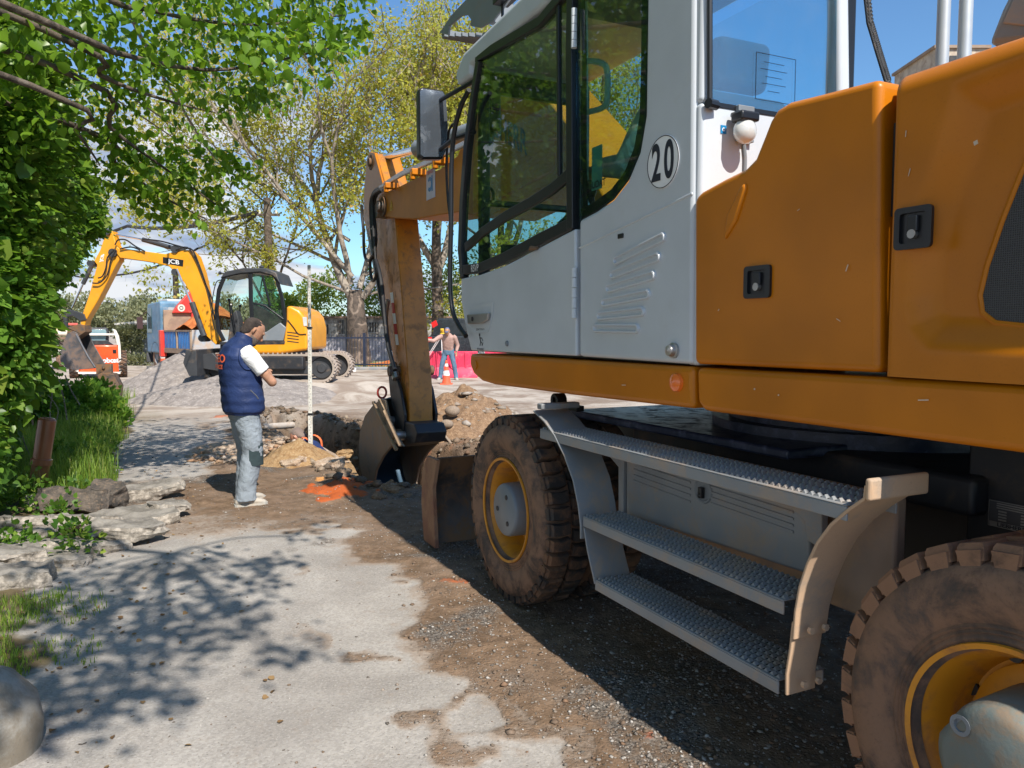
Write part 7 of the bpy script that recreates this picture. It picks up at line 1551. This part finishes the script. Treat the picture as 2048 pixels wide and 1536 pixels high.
weeds('verge_scrub', [tuple(at(x, 722, 34)) + (r_, .5, .3) for x, r_ in ((256, .5), (275, .5), (292, .4))], 900, .12, m_farleaf, 52, True)
# red and white plastic barriers, dark pickup behind, cone, bottle
m_barrier = surf('pink_red_plastic', (.72, .04, .10), .45, dust=(.6, .35, .35), damt=.2)
for k, (px, lab) in enumerate(((862, 'red plastic barrier behind the surveyor, partly hidden by the digging arm'), (925, 'red plastic barrier just left of the cab skirt'), (1000, 'red plastic barrier hidden behind the cab skirt'))):
    q = at(px, 753, 25.2 + .0 * k); mb = MB(); mb.loft([[(-.5, -.25, 0), (.5, -.25, 0), (.5, .25, 0), (-.5, .25, 0)], [(-.5, -.22, .18), (.5, -.22, .18), (.5, .22, .18), (-.5, .22, .18)], [(-.5, -.11, .34), (.5, -.11, .34), (.5, .11, .34), (-.5, .11, .34)], [(-.5, -.09, .86), (.5, -.09, .86), (.5, .09, .86), (-.5, .09, .86)]])
    o = solo('plastic_barrier', mb, m_barrier, (q.x, q.y, 0), lab, 'barrier', 'red plastic road barriers', .02)
    for j in range(4): mb = MB(); mb.bb((-.42 + .25 * j, -.13, .30), (-.36 + .25 * j, -.09, .84)); part('rib', mb, m_barrier, o, .01)
q = gp(893, 769); CO_ = root('traffic_cone', q, 0, 'orange and white traffic cone in front of the survey tripod', 'cone'); m_cone = surf('orange_red_plastic', (.80, .12, .05), .45)
mb = MB(); mb.box((0, 0, .02), (.34, .34, .035)); part('base', mb, m_cone, CO_, .01)
for k, (z_a, z_b, m_) in enumerate(((.035, .26, m_cone), (.26, .40, m_decal_white), (.40, .52, m_cone), (.52, .60, m_decal_white), (.60, .70, m_cone))):
    rr_ = lambda z: .135 - .155 * z; mb = MB(); mb.lathe([(z_a, rr_(z_a) + (.002 if m_ is m_decal_white else 0)), (z_b, rr_(z_b) + (.002 if m_ is m_decal_white else 0))], (0, 0, 0), 'Z', 24); part('cone_band', mb, m_, CO_)
# tripod level
q = gp(885, 757); ht = at(885, 668, q.y).z; TP = root('survey_tripod', q, 0, 'yellow survey level on a white and red tripod before the surveyor', 'tripod'); m_leg = surf('pale_tripod_leg', (.70, .64, .62), .5)
for (px, py) in ((857, 740), (919, 751), (886, 758)):
    e = gp(px, py + 2); d_ = Vector((e.x - q.x, e.y - q.y, 0)); d_.y = {857: .35, 919: .35, 886: -.5}[px]; mb = MB(); tp = Vector((0, 0, ht)); mid = tp + (d_ - tp) * .55
    for s in (-.028, .028): mb.tube([tp + Vector((s, 0, 0)), mid + Vector((s * .8, 0, 0))], .014, 6)
    mb.tube([mid - (d_ - tp) * .05, d_], .017, 6); part('leg', mb, m_leg, TP)
mb = MB(); mb.cyl((0, 0, ht + .02), .075, .04, n=16); part('head', mb, surf('yellow_head', (.75, .50, .04), .4), TP)
mb = MB(); mb.box((0, 0, ht + .12), (.10, .17, .11)); mb.tube([(0, -.13, ht + .14), (0, .12, ht + .14)], .035, 12); mb.cyl((0, 0, ht + .06), .05, .05, n=12); part('level_instrument', mb, surf('yellow_level', (.70, .42, .03), .4), TP, .01)
# dark pickup behind
YP = 29; PV = root('pickup', (at(905, 740, YP).x, YP, 0), 0, 'dark pickup with red tail lights parked behind the barriers', 'pickup')
pc = lambda x, y: at(x, y, YP) - Vector((PV.location.x, YP, 0))
def pp(name, P, y0, y1, m, bevel=.04, parent=PV): mb = MB(); mb.prism([(p.x, y0, p.z) for p in [pc(*q) for q in P]], (0, y1 - y0, 0)); return part(name, mb, m, parent, bevel)
m_darkcar = surf('dark_car_paint', (.025, .03, .035), .25, coat=.5)
pp('body', [(850, 700), (852, 680), (858, 672), (950, 672), (958, 680), (958, 718), (850, 718)], 0, 4.6, m_darkcar); cbn = pp('cabin', [(860, 673), (866, 645), (874, 636), (940, 636), (948, 646), (954, 673)], .8, 3.2, m_darkcar)
pp('rear_window', [(870, 668), (875, 646), (938, 646), (944, 668)], .785, .795, surf('dark_car_glass', (.03, .035, .04), .1, coat=1), 0, cbn)
for P in ([(852, 674), (864, 674), (864, 684), (852, 684)], [(946, 674), (957, 674), (957, 690), (946, 690)], [(862, 646), (872, 640), (876, 650), (866, 656)]): pp('tail_light', P, -.02, .02, surf('red_lens', (.6, .02, .02), .2, coat=.6), .005)
pp('bumper', [(850, 706), (958, 706), (958, 716), (850, 716)], -.12, .1, m_galv, .02)
for x in (864, 944): mb = MB(); w_ = pc(x, 720); mb.lathe([(-.13, .1), (-.13, .37), (.13, .37), (.13, .1)], (w_.x, 0, .37), 'X', 22); mb2 = part('wheel', mb, m_tyre, PV); mb2.location = (0, .7, 0)
# small orange tool case left by the tripod, white jug pair by the fence
q = gp(931, 747); mb = MB(); mb.lathe([(0, .001), (0, .11), (.30, .11), (.36, .05), (.44, .045), (.44, .001)], (0, 0, 0), 'Z', 16); o = solo('plastic_bottle', mb, surf('pale_plastic', (.72, .60, .52), .4), q, 'pale plastic can beside the barrier left of the cab skirt', 'can')
q = gp(700, 743); mb = MB(); mb.lathe([(0, .001), (0, .14), (.26, .15), (.34, .09), (.36, .03), (.36, .001)], (0, 0, 0), 'Z', 18); o = solo('plastic_jug', mb, m_decal_white, q, 'white plastic jug at the foot of the black fence', 'jug'); mb = MB(); mb.tube(smooth_path([(-.12, 0, .10), (-.20, 0, .2), (-.12, 0, .3)], 4), .02, 6); part('handle', mb, m_decal_white, o)
q = gp(709, 743); mb = MB(); mb.lathe([(0, .001), (0, .06), (.13, .07), (.13, .06), (.02, .05), (.02, .001)], (0, 0, 0), 'Z', 14); solo('white_cup', mb, m_decal_white, q, 'small white tub right of the plastic jug', 'tub')
# levelling staff held upright in the trench
q = at(619, 868, 9.62); zt_s = at(616, 530, 9.62); ST = root('levelling_staff', (q.x, 9.62, -1.12), 0, 'tall white levelling staff standing upright in the trench', 'staff'); H_ = zt_s.z + 1.12; m_staff = surf('worn_white_staff', (.66, .65, .60), .5, dust=(.40, .36, .30), damt=.35, dscale=8)
ln = (zt_s.x - q.x) / (zt_s.z - q.z)
for k, (za, zb, w) in enumerate(((0, 1.62, .027), (1.62, 2.7, .023), (2.7, H_, .019))): mb = MB(); mb.loft([[(ln * z_ - w, -w * .5, z_), (ln * z_ + w, -w * .5, z_), (ln * z_ + w, w * .5, z_), (ln * z_ - w, w * .5, z_)] for z_ in (za, zb)]); part('staff_section', mb, m_staff, ST, .003)
for z_ in (1.62, 2.7): mb = MB(); mb.bb((ln * z_ - .031, -.022, z_ - .012), (ln * z_ + .031, .022, z_ + .012)); part('staff_clip', mb, m_black, ST)
mb = MB()
for k in range(70):
    z_ = 1.0 + k * .035; mb.box((ln * z_ + (.006 if k % 2 else -.006), -.0165 + .003 * (z_ > 1.62) + .002 * (z_ > 2.7), z_), (.016, .001, .014))
part('staff_marks', mb, surf('grey_print', (.46, .45, .43), .6), ST, kind='stuff')
# pipe sticking out of the near trench wall
a, b_ = at(515, 855, 12.2), at(585, 850, 12.9); mb = MB(); mb.tube([a - (a + b_) / 2, b_ - (a + b_) / 2], .055, 14); solo('drain_pipe', mb, surf('pale_pipe', (.50, .44, .38), .6, dust=DUST, damt=.4), (a + b_) / 2, 'pale grey pipe crossing the far end of the trench', 'pipe')
# terracotta coloured plastic pipe leaning in the verge
a = gp(72, 1000, .0); top_ = at(95, 836, a.y + .05); mb = MB(); d_ = (top_ - a); mb.lathe([(0, .075), (d_.length * .42, .075), (d_.length * .43, .090), (d_.length * .50, .090), (d_.length * .51, .075), (d_.length - .02, .075), (d_.length, .060), (d_.length, .05), (d_.length * .9, .05)], (0, 0, 0), 'Z', 24)
o = solo('sewer_pipe', mb, surf('brown_pvc', (.33, .115, .055), .28, dust=(.40, .24, .16), damt=.15, coat=.4), a, 'terracotta brown sewer pipe standing in the weeds', 'pipe'); o.rotation_euler = d_.to_track_quat('Z', 'Y').to_euler()
# spare rusty bucket on the verge
q = gp(212, 812); SB = root('spare_bucket', q, 20, 'rusty brown digger bucket left on the verge beside the lane', 'bucket'); sc_ = q.y / FOC
mb = MB(); pf = [(-.28, .10), (-.30, .35), (-.20, .62), (.0, .70), (.22, .66), (.34, .40), (.30, .12), (.12, .0), (-.12, -.02)]
mb.prism([(x * .9, -.25, z) for x, z in pf], (0, .05, 0)); part('side_plate', mb, m_rusty, SB, .01); mb = MB(); mb.prism([(x * .9, .22, z) for x, z in pf], (0, .05, 0)); part('side_plate', mb, m_rusty, SB, .01)
mb = MB(); mb.loft([[(x * .9, -.24, z), (x * .82, -.24, z * .94 + .02), (x * .82, .25, z * .94 + .02), (x * .9, .25, z)] for x, z in pf[3:] + pf[:2]]); part('shell', mb, m_rusty, SB); mb = MB(); mb.bb((-.14, -.12, .66), (.14, -.06, .86)); mb.bb((-.14, .06, .66), (.14, .12, .86)); mb.tube([(0, -.16, .80), (0, .16, .80)], .03, 10); part('lug', mb, m_rusty, SB)
# broken slabs of asphalt
m_slab = None
def slabmat():
    m, t, b = mat('broken_asphalt'); G = N(t, 'ShaderNodeTexCoord').outputs['Object']; g_ = N(t, 'ShaderNodeNewGeometry'); sp = N(t, 'ShaderNodeSeparateXYZ'); lk(t, g_.outputs['Normal'], sp.inputs[0]); nf = noise(t, 22, 7, .7, G)
    top = mixc(t, mrange(t, noise(t, 6, 6, .65, G), .35, .65), (.13, .118, .102), (.26, .238, .21)); sd_ = mixc(t, mrange(t, nf, .4, .65), (.20, .175, .145), (.44, .39, .33)); c = mixc(t, mrange(t, sp.outputs[2], .45, .85), sd_, top)
    lk(t, c, b.inputs['Base Color']); b.inputs['Roughness'].default_value = .95; bump(t, b, nf, .9, .012); return m
m_slab = slabmat(); m_slabdark = heapmat('dark_slab', (.05, .045, .04), (.15, .12, .095), (.22, .15, .10), 10, .7)
def slab(px, py, w, d, h, rot, tilt, lab, seed, m=None, z=0.0, z0=None):
    g = np.random.default_rng(seed); q = gp(px, py, z); n = 13; ring = []
    for k in range(n):
        a_ = 2 * pi * k / n; rx = (abs(cos(a_)) ** .7) * math.copysign(1, cos(a_)); ry = (abs(sin(a_)) ** .7) * math.copysign(1, sin(a_)); j = g.uniform(.80, 1.12); ring.append((rx * w / 2 * j, ry * d / 2 * j))
    mb = MB(); L = []
    for zz_, s_ in ((-h, .90), (-h * .6, 1.0), (-h * .25, .97), (0, .94), (0.0, .6)):
        L.append([Vector((x * s_ + g.normal(0, .008), y * s_ + g.normal(0, .008), zz_ + g.normal(0, h * .05))) for x, y in ring])
    mb.loft(L); me = mb.mesh('asphalt_slab'); o = part('asphalt_slab', me, m or m_slab, None, 0, smooth=28)
    sb = o.modifiers.new('s', 'SUBSURF'); sb.subdivision_type = 'SIMPLE'; sb.levels = sb.render_levels = 3; tx = bpy.data.textures.new('rough', 'CLOUDS'); tx.noise_scale = .07; tx.noise_depth = 4; dm_ = o.modifiers.new('d', 'DISPLACE'); dm_.texture = tx; dm_.texture_coords = 'GLOBAL'; dm_.strength = .045; dm_.mid_level = .5
    o.location = (q.x, q.y, z + h * .9 + (.035 * (seed % 3) if seed < 200 else 0)); o.rotation_euler = (R(tilt[0]), R(tilt[1]), R(rot)); tag(o, lab, 'slab', 'broken asphalt slabs along the verge'); return o
SL = [(295, 1000, .62, .26, .08, 28, (6, -6), 'pale asphalt slab nearest the man, lying at the lane edge', None), (255, 1088, .52, .24, .07, 22, (4, 4), 'short pale slab in front of the others on the lane', None), (270, 1045, .75, .45, .07, 15, (8, -4), 'wide flat slab covered with soil in the middle of the heap', None),
      (160, 1030, .62, .30, .14, 14, (-22, 5), 'dark brown thick slab tilted up against the grass', m_slabdark), (215, 1025, .32, .26, .13, -20, (15, 10), 'dark stained chunk beside the tilted brown slab', m_slabdark), (100, 1020, .40, .22, .08, 12, (5, 12), 'thin grey slab sunk in the tall grass', None),
      (165, 1062, .55, .30, .07, 20, (-10, 6), 'grey slab leaning below the tilted brown one', None), (85, 1072, .66, .34, .06, 8, (-14, 3), 'long grey slab against the yellow weeds', None), (110, 1105, .95, .48, .075, 14, (-10, 4), 'largest smooth grey slab in the row at the verge', None), (20, 1095, .60, .40, .07, 5, (-8, -4), 'grey slab at the left picture edge', None),
      (10, 1145, .46, .26, .07, 12, (3, 5), 'small white edged slab under the largest one', None), (115, 1135, .50, .22, .07, 22, (4, 8), 'narrow broken slab under the right end of the largest one', None), (30, 1188, .42, .26, .10, 24, (6, 6), 'rounded pale slab lowest in the row, beside the short grass', None), (340, 1035, .36, .2, .05, 30, (3, 3), 'small flat slab piece towards the man', None)]
for k, s in enumerate(SL): slab(s[0], s[1], s[2], s[3], s[4] * 1.35, s[5], s[6], s[7], 100 + k, s[8])
for k, (px, py, w, lab, m_) in enumerate(((585, 935, .30, 'brown broken slab below the golden soil heap', m_paleheap), (655, 940, .34, 'reddish tilted slab right of the golden soil heap', m_paleheap), (690, 912, .20, 'tan upright slab at the trench edge beside the worker', m_goldheap), (548, 925, .22, 'tan lump left of the golden soil heap', m_goldheap), (668, 962, .15, 'pale green lump near the shadow edge', surf('green_lump', (.30, .36, .24), .9)), (640, 965, .12, 'small orange lump near the shadow edge', surf('orange_lump', (.50, .24, .08), .9)), (590, 885, .16, 'white pointed stone at the trench edge', m_paleheap), (785, 988, .26, 'flat muddy stone on the orange earth', m_brownheap), (760, 1000, .14, 'small muddy stone beside the orange earth', m_brownheap), (845, 990, .18, 'brown clod between the bucket and the dozer blade', m_brownheap), (820, 1000, .12, 'small brown clod below the bucket', m_brownheap))):
    o = slab(px, py, w, w * .7, w * .35, 20 * k, (10 - 3 * k, -8), lab, 200 + k, m_); o['category'] = 'rubble'; o['group'] = 'lumps round the trench'; o.name = 'rubble_lump'
# a rounded concrete bollard base at the lower left corner
q = gp(-70, 1515); mb = MB(); mb.lathe([(0, .24), (.10, .25), (.20, .235), (.29, .17), (.33, .09), (.34, .001)], (0, 0, 0), 'Z', 48); o = solo('concrete_block', mb, surf('smooth_concrete', (.30, .285, .255), .75, dust=(.20, .17, .13), damt=.5, dscale=5, bmp=.5, fine=.5), (q.x, q.y, -.02), 'smooth rounded concrete block in the lower left corner', 'block', smooth=80)
# utility pole and cables
q = at(545, 740, 33); UP = root('utility_pole', (q.x, 33, 0), 0, 'wooden utility pole wrapped in leaves behind the small digger', 'pole'); hp = at(540, 396, 33).z
mb = MB(); mb.tube([(0, 0, -.2), (-.08, 0, hp)], [.19, .15], 12); part('pole', mb, m_bark, UP); mb = MB(); mb.bb((-.5, -.05, hp - .75), (.45, .05, hp - .65)); part('cross_arm', mb, m_bark, UP)
for x in (-.4, .3): mb = MB(); mb.cyl((x, 0, hp - .58), .045, .14, n=10); part('insulator', mb, m_cream, UP)
weeds('pole_ivy', [(q.x - .03, 32.9, z_, .28, .28, .5) for z_ in np.arange(.5, hp - 2.4, .7)], 3600, .10, m_plane, 61, True); bpy.data.objects['pole_ivy']['label'] = 'leaves climbing the utility pole'
q2 = at(354, 600, 42); P2 = root('utility_pole', (q2.x, 42, 0), 0, 'dark utility pole standing behind the blue truck cab', 'pole'); mb = MB(); mb.tube([(0, 0, -.2), (-.05, 0, at(352, 535, 42).z)], [.17, .15], 10); part('pole', mb, m_bark, P2)
def cable(P, r, lab, sag=0.0, twist=False):
    P = [Vector(p) for p in P]; o0 = P[0].copy(); pts = []
    for i in range(len(P) - 1):
        for k in range(16): t = k / 16; pts.append(P[i] + (P[i + 1] - P[i]) * t - Vector((0, 0, sag * 4 * t * (1 - t))))
    pts.append(P[-1]); mb = MB(); mb.tube([p - o0 for p in pts], r, 6)
    if twist:
        L = 0; hx = []
        fine = smooth_path(pts, 6)
        for i, p in enumerate(fine): hx.append(p - o0 + Vector((cos(i * .9) * r * 1.6, 0, sin(i * .9) * r * 1.6)))
        mb.tube(hx, r * .8, 5)
    o = part('cable', mb, m_rubberblack, None, smooth=60); o.location = o0; tag(o, lab, 'cable')
top = Vector((q.x - .08, 33, hp))
cable([at(262, 30, 9), at(300, 100, 12), at(355, 200, 17), at(425, 310, 24), at(538, 410, 33)], .028, 'dark cable running from the upper left leaves down to the pole', .05)
cable([at(60, 492, 60), at(255, 452, 47), top + Vector((-.4, 0, -.6))], .10, 'upper power cable crossing the clouds to the pole', .35)
cable([at(395, 497, 40), at(440, 468, 36), top + Vector((-.4, 0, -.65))], .055, 'cable rising from the small digger boom to the pole', .1)
cable([at(150, 552, 46), at(222, 551, 42), at(320, 530, 38), at(395, 497, 36)], .055, 'lower slack cable behind the small digger boom', .1)
cable([at(424, 487, 38), at(530, 500, 34)], .05, 'short cable stub left of the pole', .15)
cable([at(1728, -60, 8), at(1740, 45, 8), at(1758, 105, 8), at(1775, 160, 8), at(1790, 300, 8.2)], .018, 'twisted black cable hanging in the blue sky behind the hood', .0, True)
# building corner behind the exhaust pipes
q = at(1900, 150, 30); FBld = root('far_building', (at(1908, 150, 34).x, 34, 0), 0, 'beige building top seen between the exhaust pipes', 'building'); zt2 = at(1900, 70, 32).z
mb = MB(); mb.bb((-1.1, -.5, 0), (1.1, 3, zt2)); part('wall', mb, surf('beige_render', (.50, .42, .33), .9, dust=(.3, .2, .15), damt=.3), FBld); mb = MB(); mb.bb((-1.2, -.6, zt2), (1.2, 3.1, zt2 + .12)); part('roof_edge', mb, surf('brown_roof_edge', (.30, .22, .16), .8), FBld)
mb = MB(); mb.bb((-.5, -.53, zt2 - .9), (-.2, -.47, zt2 - .3)); part('window', mb, m_dark, FBld)
